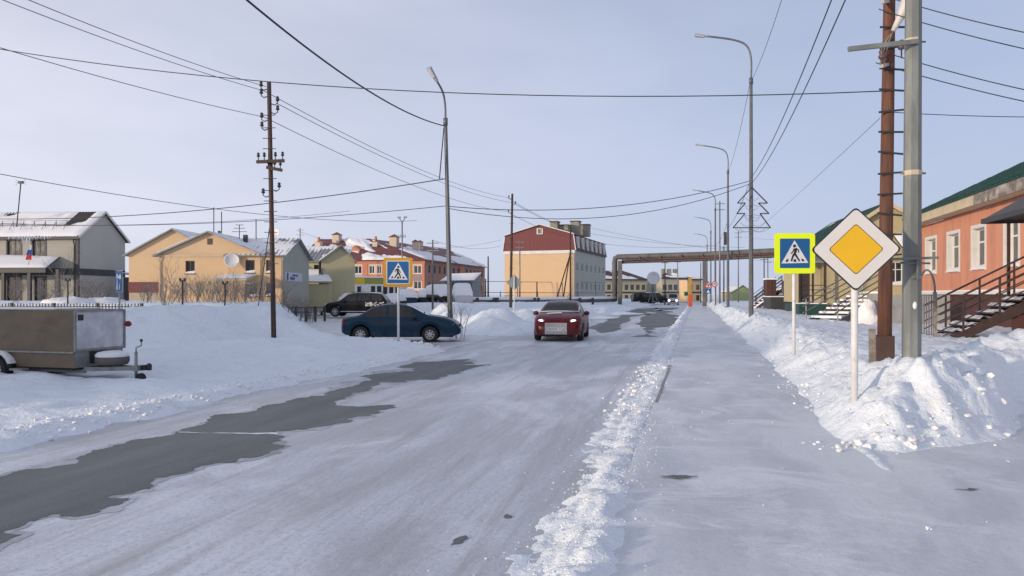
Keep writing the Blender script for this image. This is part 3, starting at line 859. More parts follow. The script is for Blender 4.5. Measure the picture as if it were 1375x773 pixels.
# porch with a snowy lean-to roof
zc, zd = zat(338, 63), zat(359, 63)
pq = [(-11.5, -2.6, zd), (-1.1, -2.6, zd), (-1.7, -0.04, zc - .25), (-11.5, -0.04, zc + .1)]
slab_quad(HA, pq, 0.08, M_DARKTRIM, 'porch_roof'); roof_snow(HA, pq, 0.95, 9, 0.14, (30, 8), 0.6, lift=0.0)
pbox(HA, 'porch_fascia', M_DARKTRIM, -11.5, -1.1, -2.66, -2.61, zd - 0.42, zd - 0.02)
for px in (5, 40, 78):
    u, _ = localpx(HA, px, 380, -2.45)
    pbox(HA, 'porch_post', M_DARKTRIM, u - .13, u + .13, -2.58, -2.32, 0.2, zd - .12)
# furled flag beside the window
mb = MB(); fx, fz = localpx(HA, 39, 346, -2.75)
mb.tube([(fx - .05, -2.75, fz - .6), (fx + .25, -2.75, fz + 1.35)], 0.018, 6)
fl = mb.build('flag_staff', M_STEELGREY, HA)
for k, (c_, n_) in enumerate((((0.7, 0.7, 0.72), 'flag_white'), ((0.02, 0.08, 0.35), 'flag_blue'), ((0.45, 0.03, 0.04), 'flag_red'))):
    mb = MB(); rr = random.Random(k)
    z1 = fz + 1.1 - 0.42 * k; ww = (0.12, 0.22, 0.25)[k]
    prof = []
    for j in range(6):
        t = j / 5
        prof.append((fx + 0.16 - 0.05 * (k + t) + 0.03 * math.sin(3 * t + k), z1 - 0.43 * t, ww * (0.8 + 0.35 * t)))
    V = []; F = []
    for (x, z, w_) in prof:
        for q_ in range(7):
            V.append((x - w_ + 2 * w_ * q_ / 6, -2.78 + 0.05 * math.sin(q_ * 2.1 + z * 2), z))
    for j in range(5):
        for q_ in range(6): F.append((j * 7 + q_, j * 7 + q_ + 1, j * 7 + q_ + 8, j * 7 + q_ + 7))
    mb.add(V, F, True); mb.build('flag_stripe', mat(n_, c_, 0.9), fl, fix=False)

# dark lean-to at the end of the grey house
l0 = P(166, 70); AN = thing('porch_shed', 'dark lean-to entrance with snowy roof at the end of the grey house', 'shed', (*l0, 0), YAW)
wall(AN, M_DARKTRIM, (0, 0), (1.4, 0), 0.3, zat(372, 70), [(0.4, 1.0, 1.3, 2.2)])
window(AN, (0, 0), (1.4, 0), (0.4, 1.0, 1.3, 2.2), M_BROWNFR, M_GLASS, mull=0, sill=False)
wall(AN, M_DARKTRIM, (1.4, 0), (1.4, 2.5), 0.3, zat(375, 70))
qq = [(-.1, -.2, zat(366, 70)), (1.8, -.2, zat(372, 70)), (1.8, 2.6, zat(372, 70)), (-.1, 2.6, zat(366, 70))]
slab_quad(AN, qq, .08, M_DARKTRIM, 'roof'); roof_snow(AN, qq, .95, 3, .12, (8, 8), .6)

# ---------------------------------------------------------------- yellow house behind (far left)
def simple_gable_house(name, label, cat, px0, px1, Z, rz, depth_, eave_py, apex_px, apex_py, wmat, side_mat, roof_mat, base=0.3, openings=(), side_open=(), snow=0.8, seed=1, fm=None, ribs=0, ovh=0.35, sidelen=None, group=None, gm=None):
    p0 = P(px0, Z); p1 = P(px1, Z); W = (Vector((*p1, 0)) - Vector((*p0, 0))).length
    H = thing(name, label, cat, (*p0, 0), rz, group)
    ez, az = zat(eave_py, Z), zat(apex_py, Z)
    au = W * (apex_px - px0) / (px1 - px0)
    cv = lambda o_: ((o_[0] - px0) / (px1 - px0) * W, (o_[1] - px0) / (px1 - px0) * W, zat(o_[3], Z), zat(o_[2], Z))
    ops_ = [cv(o_) for o_ in openings]
    wall(H, wmat, (0, 0), (W, 0), base, ez, ops_)
    for o_ in ops_: window(H, (0, 0), (W, 0), o_, fm or M_BROWNFR, gm or M_GLASS, mull=1, snow=True, fw=0.07)
    gable(H, wmat, (0, 0), (W, 0), ez, au, az)
    wall(H, side_mat, (W, 0), (W, depth_), base, ez, side_open)
    for o_ in side_open: window(H, (W, 0), (W, depth_), o_, fm or M_WHITEPVC, M_GLASS, mull=1)
    wall(H, side_mat, (W, depth_), (0, depth_), base, ez); wall(H, side_mat, (0, depth_), (0, 0), base, ez)
    dl = (az - ez) / au; dr = (az - ez) / (W - au)
    qa = [(-ovh, depth_ + .3, ez - ovh * dl + .08), (-ovh, -ovh, ez - ovh * dl + .08), (au, -ovh, az + .08), (au, depth_ + .3, az + .08)]
    qb = [(W + ovh, -ovh, ez - ovh * dr + .08), (W + ovh, depth_ + .3, ez - ovh * dr + .08), (au, depth_ + .3, az + .08), (au, -ovh, az + .08)]
    slab_quad(H, qa, .07, roof_mat, 'roof', ribs=ribs); slab_quad(H, qb, .07, roof_mat, 'roof', ribs=ribs)
    if snow:
        roof_snow(H, qa, snow, seed, .12, (20, 10), .7); roof_snow(H, qb, snow, seed + 1, .12, (20, 10), .7)
    return H, W, ez, az
HB, WB, ezB, azB = simple_gable_house('gabled_house', 'plain warm yellow gabled house with red lower band, behind the others at left', 'house',
    173, 294, 60, YAW + R(0), 16, 341, 233, 308, M_YELLOW, M_SHADESIDE, M_GREYROOF, base=2.6, snow=0.8, seed=20)
pbox(HB, 'red_band', M_REDBAND, -.03, WB + .03, -.03, 6, 1.9, 2.75); pbox(HB, 'plinth', M_BEIGE, 0, WB, .02, 6, 0.3, 1.9)

# ---------------------------------------------------------------- nearer yellow house with cross gable
HC, WC, ezC, azC = simple_gable_house('gabled_house', 'warm yellow two-storey house with satellite dish and bare shrubs in front', 'house',
    213, 352, 52, YAW, 4.3, 342, 281, 312, M_YELLOW, M_SHADESIDE, M_GREYROOF, base=0.4, snow=0.78, seed=24,
    openings=[(249, 261.5, 350, 367), (329.5, 342, 349, 366), (330, 345, 381, 398)])
kC = WC / 139.0
c2 = lambda o_: ((o_[0] - 352) * kC, (o_[1] - 352) * kC, zat(o_[3], 52), zat(o_[2], 52))
EX = 28 * kC
opx = [c2((357, 367, 349, 366)), c2((357, 367, 380, 397))]
wall(HC, M_YELLOW, (WC + .001, 0.02), (WC + EX, 0.02), 0.4, ezC, opx)
for o_ in opx: window(HC, (WC, 0.02), (WC + EX, 0.02), o_, M_BROWNFR, M_GLASS, snow=True, fw=.07)
wall(HC, M_SHADESIDE, (WC + EX, 0.02), (WC + EX, 6.6), 0.4, ezC)
gable(HC, M_SHADESIDE, (WC + EX, 0.02), (WC + EX, 6.6), ezC, 3.3, zat(319, 53.6))
az2 = zat(319, 53.6)
qf = [(WC / 2 + 1.0, -.3, ezC - .05), (WC + EX + .3, -.3, ezC - .05), (WC + EX + .3, 3.3, az2 + .08), (WC / 2 + 1.0, 3.3, az2 + .08)]
qg = [(WC / 2 + 1.0, 6.9, ezC - .05), (WC + EX + .3, 6.9, ezC - .05), (WC + EX + .3, 3.3, az2 + .08), (WC / 2 + 1.0, 3.3, az2 + .08)]
slab_quad(HC, qf, .07, M_GREYROOF, 'roof', ribs=.35); slab_quad(HC, qg, .07, M_GREYROOF, 'roof')
roof_snow(HC, qf, .62, 30, .05, (30, 12), .6)
pbox(HC, 'eave_trim', M_SOFFIT, 0, WC, -.05, -.002, ezC - .14, ezC)
vz = c2((278.5, 285, 320, 328)); pbox(HC, 'attic_vent', M_BROWNFR, vz[0] + WC, vz[1] + WC, -.04, -.003, vz[2], vz[3])
cz = c2((302, 346, 371, 375)); qq = [(cz[0] + WC, -2.2, cz[2]), (cz[1] + WC, -2.2, cz[2]), (cz[1] + WC, -.03, cz[3] + .1), (cz[0] + WC, -.03, cz[3] + .1)]
slab_quad(HC, qq, .12, M_SOFFIT, 'porch_canopy'); roof_snow(HC, qq, .9, 7, .12, (12, 6), .8)
for s in (cz[0] + WC + .2, cz[1] + WC - .2): pbox(HC, 'porch_post', M_SOFFIT, s - .07, s + .07, -2.1, -1.95, .4, cz[2])
for (px, t, b_) in ((264, 277, 313), (324, 293, 318), (275, 283, 312)):
    u = (px - 213) * kC
    MB().tube([(u, 3.0, zat(b_ + 8, 54.4)), (u, 3.0, zat(t, 54.4))], .035, 6).build('antenna_pole', M_DARKSTEEL, HC)
mb = MB(); u = (297.5 - 213) * kC; z0 = zat(306, 55.2)
mb.tube([(u, 3.4, zat(320, 55.2)), (u, 3.4, zat(301, 55.2))], .03, 6)
for k, l in enumerate((.55, .42, .3)): mb.bar((u - l, 3.4, z0 - .25 + .25 * k), (u + l, 3.4, z0 - .25 + .25 * k), .035)
mb.build('antenna', M_DARKSTEEL, HC)
pbox(HC, 'chimney', M_DARKTRIM, (262 - 213) * kC, (264.5 - 213) * kC, 4, 4.25, zat(322, 54.4), zat(307, 54.4))
pbox(HC, 'chimney', M_DARKTRIM, (311 - 213) * kC, (316 - 213) * kC, 2.2, 2.5, zat(324, 53.6), zat(314, 53.6))
def dish(parent, c, r, aim, material, name='satellite_dish'):
    mb = MB(); prof = [(0.001, 0)] + [(r * k / 6, -0.28 * r * (k / 6) ** 2) for k in range(1, 7)]
    prof2 = [(a, h + .02) for a, h in reversed(prof)]
    mb.lathe(prof + prof2, 20, 'Y', (0, 0, 0))
    mb.tube([(0, 0, -r * .9), (0, -.5 * r, -.3 * r)], .02, 5)
    o = mb.build(name, material, parent); o.location = c; o.rotation_euler = aim
    return o
M_DISH = mat('white_dish', (0.66, 0.66, 0.66), 0.5, var=0.06)
dish(HC, ((314 - 213) * kC, -.35, zat(350, 52)), .52, (R(-12), 0, R(15)), M_DISH)
dish(HC, ((358 - 213) * kC, 2.0, zat(313, 53.6)), .4, (R(-15), 0, R(-20)), M_DISH)
for u_ in (.12, WC - .12, WC + EX - .12):
    MB().tube([(u_, -.16, ezC - .1), (u_, -.08, ezC - .5), (u_, -.08, .6)], .045, 6).build('downpipe', M_SOFFIT, HC)
# printed sign on the shaded end wall
mb = MB(); mb.box(WC + EX + .004, WC + EX + .05, .4, 4.6, zat(377, 52.8), zat(365, 52.8)); sg = mb.build('wall_sign', mat('sign_white', (.55, .58, .66), .6), HC)
mb = MB(); mb.box(WC + EX + .052, WC + EX + .06, .7, 1.1, zat(376, 52.8), zat(366, 52.8)); mb.box(WC + EX + .052, WC + EX + .06, 1.5, 2.6, zat(375, 52.8), zat(371, 52.8)); mb.box(WC + EX + .052, WC + EX + .06, 2.0, 3.4, zat(370, 52.8), zat(367.5, 52.8))
mb.build('sign_print', mat('sign_blue', (.05, .08, .25), .6), sg)

# ---------------------------------------------------------------- olive house
p0 = P(409, 62); HD = thing('gabled_house', 'olive green rendered house with grey snowy roof between yellow house and orange block', 'house', (*p0, 0), YAW)
ezD = zat(349, 62); kD = .062
W1 = 19 * kD
opd = [(.25, .75, zat(362, 62), zat(354, 62)), (.95, 1.32, zat(367, 62), zat(355, 62))]
wall(HD, M_OLIVE, (-2.5, 2.0), (W1, 2.0), .4, ezD, [(a + 2.5, b_ + 2.5, c_, e) for a, b_, c_, e in opd])
for a, b_, c_, e in opd: window(HD, (-2.5, 2.0), (W1, 2.0), (a + 2.5, b_ + 2.5, c_, e), M_BROWNFR, M_GLASS, mull=0, fw=.06, sill=False)
W2 = 66 * kD
wall(HD, M_OLIVE, (W1, 2.0), (W1, 0), .4, ezD); wall(HD, M_OLIVE, (W1 + .2, 0), (W2 - .1, .9), .4, ezD)
wall(HD, M_OLIVE, (W2 - .1, .9), (W2 - 1.8, 7), .4, ezD)
azD = zat(331, 64)
gable(HD, M_OLIVE, (W1 + .2, 0), (W2 - .1, .9), ezD - .001, (W2 - W1) * .55, azD)
qd = [(-2.6, 1.7, ezD - .05), (W2 - 1.0, 1.7, ezD - .05), (W2 - 1.2, 5.5, zat(329, 66)), (-2.6, 5.5, zat(329, 66))]
slab_quad(HD, qd, .07, M_GREYROOF, 'roof', ribs=.35); roof_snow(HD, qd, .6, 33, .05, (30, 10), .7)
apx = W1 + .2 + (W2 - W1) * .55
for q_ in ([(W2 + .15, .65, ezD - .15), (W2 - 1.55, 7, ezD - .15), (apx - 1.7, 6.5, azD + .05), (apx + .05, .15, azD + .05)], [(W1 - 1.7, 6, ezD - .15), (W1, -.3, ezD - .15), (apx + .05, .15, azD + .05), (apx - 1.7, 6.5, azD + .05)]):
    slab_quad(HD, q_, .07, M_GREYROOF, 'roof'); roof_snow(HD, q_, .75, 35, .09, (14, 10), .7)
qp = [(-.2, -1.2, zat(378, 61)), (2.6, -1.2, zat(378, 61)), (1.3, 1.9, zat(361, 63)), (-.2, 1.9, zat(361, 63))]
slab_quad(HD, qp, .1, M_OLIVE, 'porch_roof'); roof_snow(HD, qp, .95, 36, .15, (12, 8), .7)
pbox(HD, 'porch_wall', M_OLIVE, -.1, 2.3, -1.0, 1.9, .4, zat(381, 61))

# ---------------------------------------------------------------- big orange block with hipped red roof
cE = P(570, 116); lE = P(398, 119); rE = P(651, 148)
HE = thing('public_building', 'large two-storey orange brick building with snowy red roof and roof vents', 'building', (*cE, 0), 0)
def loc(root, p): return (p[0] - root.location.x, p[1] - root.location.y)
A = (0, 0); Lf = loc(HE, lE); Rf = loc(HE, rE); ezE = zat(349, 116)
dF, nF, LF = dirn(Lf, A); dR, nR, LR = dirn(A, Rf)
pxF = lambda px: (px - 398) / 172.0 * LF
opF = []
for (a, b_) in ((477, 487), (497, 504), (507, 513), (556, 566), (540, 548), (462, 470), (447, 455), (432, 440), (417, 425)):
    opF.append((pxF(a), pxF(b_), zat(367, 116), zat(356, 116)))
    opF.append((pxF(a), pxF(b_), zat(388, 116), zat(377, 116)))
wall(HE, M_PEACH, Lf, A, .4, ezE, opF)
for o_ in opF: window(HE, Lf, A, o_, M_WHITEPVC, M_GLASS, mull=1, fw=.09, sill=False)
up = Vector((0, 0, 1))
def strip(name, material, u0, u1, z0, z1, k):
    mb = MB(); b0 = Vector((*Lf, 0))
    mb.hexa([b0 + dF * u0 + nF * .002 + up * z0, b0 + dF * u1 + nF * .002 + up * z0, b0 + dF * u1 + nF * k + up * z0, b0 + dF * u0 + nF * k + up * z0],
            [b0 + dF * u0 + nF * .002 + up * z1, b0 + dF * u1 + nF * .002 + up * z1, b0 + dF * u1 + nF * k + up * z1, b0 + dF * u0 + nF * k + up * z1])
    mb.build(name, material, HE)
strip('pilaster', M_ORANGEBR, pxF(488), pxF(495), .4, ezE - .01, .10); strip('pilaster', M_ORANGEBR, pxF(514), pxF(540), .4, ezE - .01, .09)
strip('pilaster', M_ORANGEBR, pxF(567), pxF(570) + .02, .4, ezE - .01, .12)
strip('spandrel', M_MAUVE, pxF(549), pxF(567), zat(377, 116), zat(368, 116), .05); strip('spandrel', M_ORANGEBR, pxF(495), pxF(514), zat(376, 116), zat(368, 116), .05)
strip('spandrel', mat('bluegrey_panel', (.33, .36, .42), .8), pxF(474), pxF(488), zat(376, 116), zat(368, 116), .05)
strip('cornice', M_ORANGEBR, 0, LF + .1, zat(353.5, 116), ezE, .14)
opR = []
for r0, r1 in ((366, 356), (389, 379)):
    for k in range(13):
        u = LR * (0.05 + 0.073 * k)
        opR.append((u, u + LR * .028, zat(r0, 118), zat(r1, 118)))
wall(HE, M_PINKBR, A, Rf, .4, ezE, opR)
for o_ in opR: window(HE, A, Rf, o_, M_BROWNFR, M_GLASS, mull=1, fw=.1, sill=False)
mb = MB(); ua, ub = LR * .52, LR * .60
a3 = Vector((*A, 0))
mb.hexa([a3 + dR * ua + nR * .01 + up * 3.5, a3 + dR * ub + nR * .01 + up * 3.5, a3 + dR * ub + nR * .12 + up * 3.5, a3 + dR * ua + nR * .12 + up * 3.5],
        [a3 + dR * ua + nR * .01 + up * (ezE - .1), a3 + dR * ub + nR * .01 + up * (ezE - .1), a3 + dR * ub + nR * .12 + up * (ezE - .1), a3 + dR * ua + nR * .12 + up * (ezE - .1)])
mb.build('bay', M_ORANGEBR, HE)
ridge_z = zat(321, 128)
inF = -nF; inR = -nR
Lf3, Rf3 = Vector((*Lf, 0)), Vector((*Rf, 0))
rl = Lf3 + inF * 9 + up * ridge_z; rc = a3 + dF * (-12) + inF * 9 + up * ridge_z
rr = Rf3 + inR * 8 + up * (ridge_z - .3); rc2 = a3 + inR * 8 + dR * 5 + up * (ridge_z - .2)
ev = up * (ezE + .05)
qE1 = [Lf3 + nF * .5 + ev, a3 + nF * .5 + nR * .5 + ev, rc, rl]
qE2 = [a3 + nF * .5 + nR * .5 + ev, Rf3 + nR * .5 + ev, rr, rc]
slab_quad(HE, qE1, .12, M_REDROOF, 'roof'); slab_quad(HE, qE2, .12, M_REDROOF, 'roof')
roof_snow(HE, qE1, .50, 41, .35, (60, 26), .22); roof_snow(HE, qE2, .55, 44, .3, (60, 20), .2, bias=lambda u, v: .35 if v < .5 else -.3)
M_VENT = mat('cream_vent', (.55, .45, .36), .8)
def roof_vent(px, py_t, py_b, wpx, Z, cap=True, m_=M_VENT):
    x, y = P(px, Z); x -= HE.location.x; y -= HE.location.y; w_ = wpx * Z / 2000.0
    v_ = pbox(HE, 'roof_vent', m_, x - w_, x + w_, y - w_, y + w_, zat(py_b, Z), zat(py_t, Z))
    if cap:
        mb = MB(); z = zat(py_t, Z); k = w_ * 1.25
        mb.add([(x - k, y - k, z), (x + k, y - k, z), (x + k, y + k, z), (x - k, y + k, z), (x, y, z + w_ * .9)], [(0, 3, 2, 1), (0, 1, 4), (1, 2, 4), (2, 3, 4), (3, 0, 4)])
        mb.build('vent_cap', M_REDROOF, v_)
for a_ in ((452.5, 315.5, 327, 9.5, 126), (529.5, 318.5, 334, 10, 124), (558, 324.5, 335, 7, 126), (564, 325, 335, 6.5, 128)): roof_vent(*a_)
roof_vent(428, 324, 334, 8, 124, False); roof_vent(504.5, 325, 336, 7, 123, False)
for (px, t) in ((428, 318), (504.5, 317)):
    x, y = P(px, 123.5); x -= HE.location.x; y -= HE.location.y
    MB().tube([(x, y, zat(325, 123)), (x, y, zat(t, 123))], .2, 8).build('flue', M_ORANGEBR, HE)
x, y = P(476, 121); x -= HE.location.x; y -= HE.location.y
mb = MB(); mb.prism([(x - .9, y, zat(342, 121)), (x + .9, y, zat(342, 121)), (x + .9, y, zat(335, 121)), (x, y, zat(329, 121)), (x - .9, y, zat(335, 121))], (0, 3.5, 0)); mb.build('dormer', M_ORANGEBR, HE)
x, y = P(546, 126); mb = MB()
# ---------------------------------------------------------------- yellow block with red mansard
cI = P(771, 105); rI = P(813, 125.5)
dI = Vector((rI[0] - cI[0], rI[1] - cI[1], 0)); LI = dI.length; rzI = math.atan2(dI.y, dI.x) - math.pi / 2
HI = thing('apartment_block', 'yellow gable-ended block with dark red mansard and brick roof chimneys', 'building', (*cI, 0), rzI)
WI = 10.4; ezI = zat(335.5, 105); mzI = zat(314, 105); azI = zat(300.5, 105)
wall(HI, M_YELLOW, (-WI, 0), (0, 0), .5, ezI - .45); pbox(HI, 'cornice', M_STUCCO, -WI - .08, .1, -.12, .3, ezI - .45, ezI)
opI = []
for r0, r1 in ((364, 353), (390, 379)):
    for k in range(7):
        u = LI * (.055 + .138 * k); opI.append((u, u + 1.25, zat(r0, 108), zat(r1, 108)))
M_BLKSIDE = mat('shaded_side_panel', (.37, .385, .345), .8, var=.07, vscale=.5)  # side of the yellow block, its shade put into the grey colour
wall(HI, M_BLKSIDE, (0, 0), (0, LI), .5, ezI, opI)
for o_ in opI: window(HI, (0, 0), (0, LI), o_, M_STUCCO, M_GLASS, mull=1, fw=.1)
wall(HI, M_BLKSIDE, (0, LI), (-WI, LI), .5, ezI); wall(HI, M_BLKSIDE, (-WI, LI), (-WI, 0), .5, ezI)
mb = MB(); mb.prism([(-WI - .2, -.05, ezI + .001), (.2, -.05, ezI + .001), (-.12, -.05, mzI), (-WI * .485, -.05, azI), (-WI + .12, -.05, mzI)], (0, .3, 0)); mb.build('mansard_gable', M_REDBAND, HI)
# mansard slope facing the side with dormer windows
qm = [(.25, -.1, ezI), (.25, LI + .1, ezI), (-.15, LI + .1, mzI), (-.15, -.1, mzI)]
mb = MB(); mb.hexa([(.25, .25, ezI), (.25, LI, ezI), (-.5, LI, ezI), (-.5, .25, ezI)], [(-.13, .25, mzI), (-.13, LI, mzI), (-.5, LI, mzI), (-.5, .25, mzI)])
mb.build('mansard', M_DARKROOF, HI)
for k in range(7):
    y0 = LI * (.05 + .138 * k)
    mb = MB(); mb.hexa([(.34, y0, ezI + .35), (.34, y0 + 1.0, ezI + .35), (-.3, y0 + 1.0, ezI + .35), (-.3, y0, ezI + .35)], [(.30, y0, mzI - .25), (.30, y0 + 1.0, mzI - .25), (-.3, y0 + 1.0, mzI - .25), (-.3, y0, mzI - .25)])
    w_ = mb.build('dormer_window', M_STUCCO, HI)
    mb = MB(); mb.hexa([(.345, y0 + .35, ezI + .45), (.345, y0 + .9, ezI + .45), (.3, y0 + .9, ezI + .45), (.3, y0 + .35, ezI + .45)], [(.315, y0 + .35, mzI - .35), (.315, y0 + .9, mzI - .35), (.28, y0 + .9, mzI - .35), (.28, y0 + .35, mzI - .35)])
    mb.build('pane', M_GLASS, w_)
rp = -WI * .485
for q_ in ([(.05, -.25, mzI - .02), (.05, LI + .2, mzI - .02), (rp, LI + .2, azI + .05), (rp, -.25, azI + .05)], [(-WI - .05, LI + .2, mzI - .02), (-WI - .05, -.25, mzI - .02), (rp, -.25, azI + .05), (rp, LI + .2, azI + .05)]):
    slab_quad(HI, q_, .1, M_DARKROOF, 'roof')
mb = MB(); mb.bar((-WI - .25, -.1, ezI), (-WI + .08, -.1, mzI), .1, .12); mb.bar((.25, -.1, ezI), (-.08, -.1, mzI), .1, .12)
mb.bar((-WI - .05, -.28, mzI + .02), (rp, -.28, azI + .1), .1, .12); mb.bar((rp, -.28, azI + .1), (.05, -.28, mzI + .02), .1, .12); mb.build('barge_board', M_STUCCO, HI)
w_ = pbox(HI, 'attic_window', M_STUCCO, rp - .45, rp + .45, -.1, -.052, zat(313, 105), zat(305, 105)); pbox(w_, 'pane', M_GLASS2, rp - .28, rp + .28, -.12, -.101, zat(312, 105), zat(306, 105))
M_CHIM = mat('grey_brick_chimney', (.28, .26, .22), .9, var=.2, vscale=2)
for (px, t, w_, Z, y_) in ((745, 298.5, 10, 110, 3), (757, 303, 14, 113, 4), (773, 298, 11, 114, 6), (785, 302.5, 13, 118, 9)):
    u, zz = localpx(HI, px, t, y_); hw = w_ * Z / 2000
    c_ = pbox(HI, 'chimney', M_CHIM, u - hw, u + hw, y_ - .7, y_ + .7, mzI + .3, zz); pbox(c_, 'chimney_cap', M_DARKROOF, u - hw - .1, u + hw + .1, y_ - .8, y_ + .8, zz + .001, zz + .14)

# ---------------------------------------------------------------- far two storey houses under the pipe bridge
def far_block(label, pxa, Za, pxb, Zb, eave, top, wmat, cols, seed, rows=((389, 382), (404, 396)), depth_=11):
    a = P(pxa, Za); b_ = P(pxb, Zb); a3, rz, L = local_frame(a, b_)
    H = thing('terraced_house', label, 'house', (*a, 0), rz)
    ez = zat(eave, (Za + Zb) / 2); tz = zat(top, (Za + Zb) / 2); Zm = (Za + Zb) / 2
    ops_ = []
    for r0, r1 in rows:
        for k in range(cols):
            u = L * (k + .5) / cols; ops_.append((u - .55, u + .55, max(.5, zat(r0, Zm)), zat(r1, Zm)))
    wall(H, wmat, (0, 0), (L, 0), .3, ez, ops_)
    for o_ in ops_: window(H, (0, 0), (L, 0), o_, M_BROWNFR, M_GLASS, mull=0, fw=.1, sill=False)
    wall(H, wmat, (L, 0), (L, depth_), .3, ez); wall(H, wmat, (0, depth_), (0, 0), .3, ez); wall(H, wmat, (L, depth_), (0, depth_), .3, ez)
    pbox(H, 'band', M_DARKTRIM, 0, L, -.06, -.002, (zat(393.5, Zm)) , zat(391.5, Zm)); pbox(H, 'eave', M_DARKTRIM, -.3, L + .3, -.5, .2, ez, ez + .25)
    q = [(-.3, -.5, ez + .26), (L + .3, -.5, ez + .26), (L - 3, depth_ / 2, tz), (3, depth_ / 2, tz)]
    slab_quad(H, q, .1, M_DARKROOF, 'roof'); roof_snow(H, q, .5, seed, .25, (34, 12), .22)
    q = [(L + .3, -.5, ez + .26), (L + .3, depth_ + .5, ez + .26), (L - 3, depth_ / 2, tz), (L - 3.001, depth_ / 2 - .001, tz)]
    slab_quad(H, q, .1, M_DARKROOF, 'roof')
    return H, L, ez, tz
M_PALEY = mat('pale_cream_render', (.52, .45, .30), .8, var=.08, vscale=.3); M_PALEG = mat('pale_grey_render', (.40, .38, .31), .8, var=.08, vscale=.3)
H1, L1, e1, t1 = far_block('pale cream two-storey house with dark snowy roof beyond the pipe bridge', 806, 172, 868, 178, 376, 362, M_PALEY, 8, 51)
H2, L2, e2, t2 = far_block('greyish two-storey house right of the big round dish', 889, 177, 926, 179, 374, 365, M_PALEG, 5, 52)
for k in range(3):
    x_ = L2 * (.35 + .22 * k); pbox(H2, 'chimney', M_CHIM, x_ - .4, x_ + .4, 4, 4.8, t2 - 1, t2 + .9)
H3, L3, e3, t3 = far_block('small bright yellow two-storey house at the end of the street', 923, 158, 942, 160, 376, 371, M_YELLOW, 2, 53, depth_=2.5)

# small olive house far right
HG, WG, _, _ = simple_gable_house('gabled_house', 'small far olive green house beyond the right-hand snow bank', 'house', 984, 1008, 150, YAW, 8, 391, 997, 383, mat('green_render', (.32, .36, .17), .8), M_OLIVE, M_GREYROOF, base=.3, snow=.8, seed=60)

# ---------------------------------------------------------------- right: cream house with green roof
p0 = P(1106, 42); HL = thing('gabled_house', 'cream sided house with dark green roof behind the priority sign', 'house', (*p0, 0), R(4))
kL = .042; WL = 6.9; ezL = zat(329, 42); azL = zat(278, 43)
flz = zat(407, 42)
opl = [(3.45, 4.15, zat(382, 42), zat(352, 42))]
wall(HL, M_CREAMSIDE, (0, 0), (WL, 0), flz, ezL, opl, name='wall')
for o_ in opl: window(HL, (0, 0), (WL, 0), o_, M_WHITEPVC, M_GLASS, trans=1, snow=True)
# siding boards
bd = None
nb = int((ezL - flz) / .16)
for i in range(nb):
    z = flz + .16 * i
    for (u0, u1) in ((0.02, 3.40), (4.2, WL - .02)):
        mb = MB(); mb.hexa([(u0, -.028, 0), (u1, -.028, 0), (u1, -.003, 0), (u0, -.003, 0)], [(u0, -.010, .158), (u1, -.010, .158), (u1, -.003, .158), (u0, -.003, .158)])
        o = mb.build('siding_board', M_CREAMSIDE, HL); o.location = (0, 0, z)
gable(HL, M_CREAMSIDE, (0, 0), (WL, 0), ezL, 3.3, azL)
wall(HL, M_CREAMSIDE, (WL, 0), (WL, 12), flz, ezL); wall(HL, M_CREAMSIDE, (0, 12), (0, 0), flz, ezL)
pbox(HL, 'plinth', M_GREENPNL, 0.03, WL, .03, 11.9, .3, flz - .12); pbox(HL, 'plinth_ledge', M_SOFFIT, -.04, WL, -.1, .02, flz - .12, flz - .02)
dl = (azL - ezL) / 3.3
qL = [(-.5, 12.3, ezL - .5 * dl + .08), (-.5, -.45, ezL - .5 * dl + .08), (3.3, -.45, azL + .08), (3.3, 12.3, azL + .08)]
qR = [(WL + .5, -.45, ezL - .5 * dl + .08), (WL + .5, 12.3, ezL - .5 * dl + .08), (3.3, 12.3, azL + .08), (3.3, -.45, azL + .08)]
slab_quad(HL, qL, .08, M_GREENROOF, 'roof', ribs=.3); slab_quad(HL, qR, .08, M_GREENROOF, 'roof', ribs=.3); roof_snow(HL, qL, .3, 71, .05, (20, 14), .6)
mb = MB(); mb.bar((-.5, -.46, ezL - .5 * dl), (3.3, -.46, azL), .05, .2); mb.bar((3.3, -.46, azL), (WL + .5, -.46, ezL - .5 * dl), .05, .2); mb.build('barge_board', M_SOFFIT, HL)
# lower roof with snow beside the gable (seen between the poles)
lq = [(3.6, -1.6, zat(333, 41)), (6.2, -1.6, zat(333, 41)), (6.2, -.05, zat(315, 42)), (3.6, -.05, zat(315, 42))]
slab_quad(HL, lq, .08, M_GREENROOF, 'porch_roof'); roof_snow(HL, lq, .9, 72, .14, (14, 8), .8)
# left veranda: pale wall, posts, rail, green skirt
vx0 = -1.5
wall(HL, M_PALEY, (vx0, .8), (-.001, .8), flz, ezL - .3, [(.4, .95, flz + .05, flz + 2.0)])
window(HL, (vx0, .8), (0, .8), (.4, .95, flz + .05, flz + 2.0), M_BROWNFR, M_GLASS, mull=0, sill=False, name='door')
slab_quad(HL, [(vx0 - .3, -.9, zat(350, 41)), (-.05, -.9, zat(350, 41)), (-.05, .9, zat(337, 42)), (vx0 - .3, .9, zat(337, 42))], .1, M_GREYROOF, 'veranda_roof')
for x_ in (vx0 + .05, -.75, -.12): pbox(HL, 'post', M_RAIL, x_ - .05, x_ + .05, -.85, -.75, flz, zat(350, 41) - .08)
pbox(HL, 'skirt_panel', M_GREENPNL, vx0, -.05, -.95, .7, .3, flz - .03); pbox(HL, 'veranda_floor', M_SNOW, vx0, -.04, -.98, .75, flz - .028, flz + .03)
mb = MB()
for h in (.45, .75, 1.0): mb.bar((vx0, -.9, flz + h), (-.1, -.9, flz + h), .04)
mb.build('railing', M_RAIL, HL)

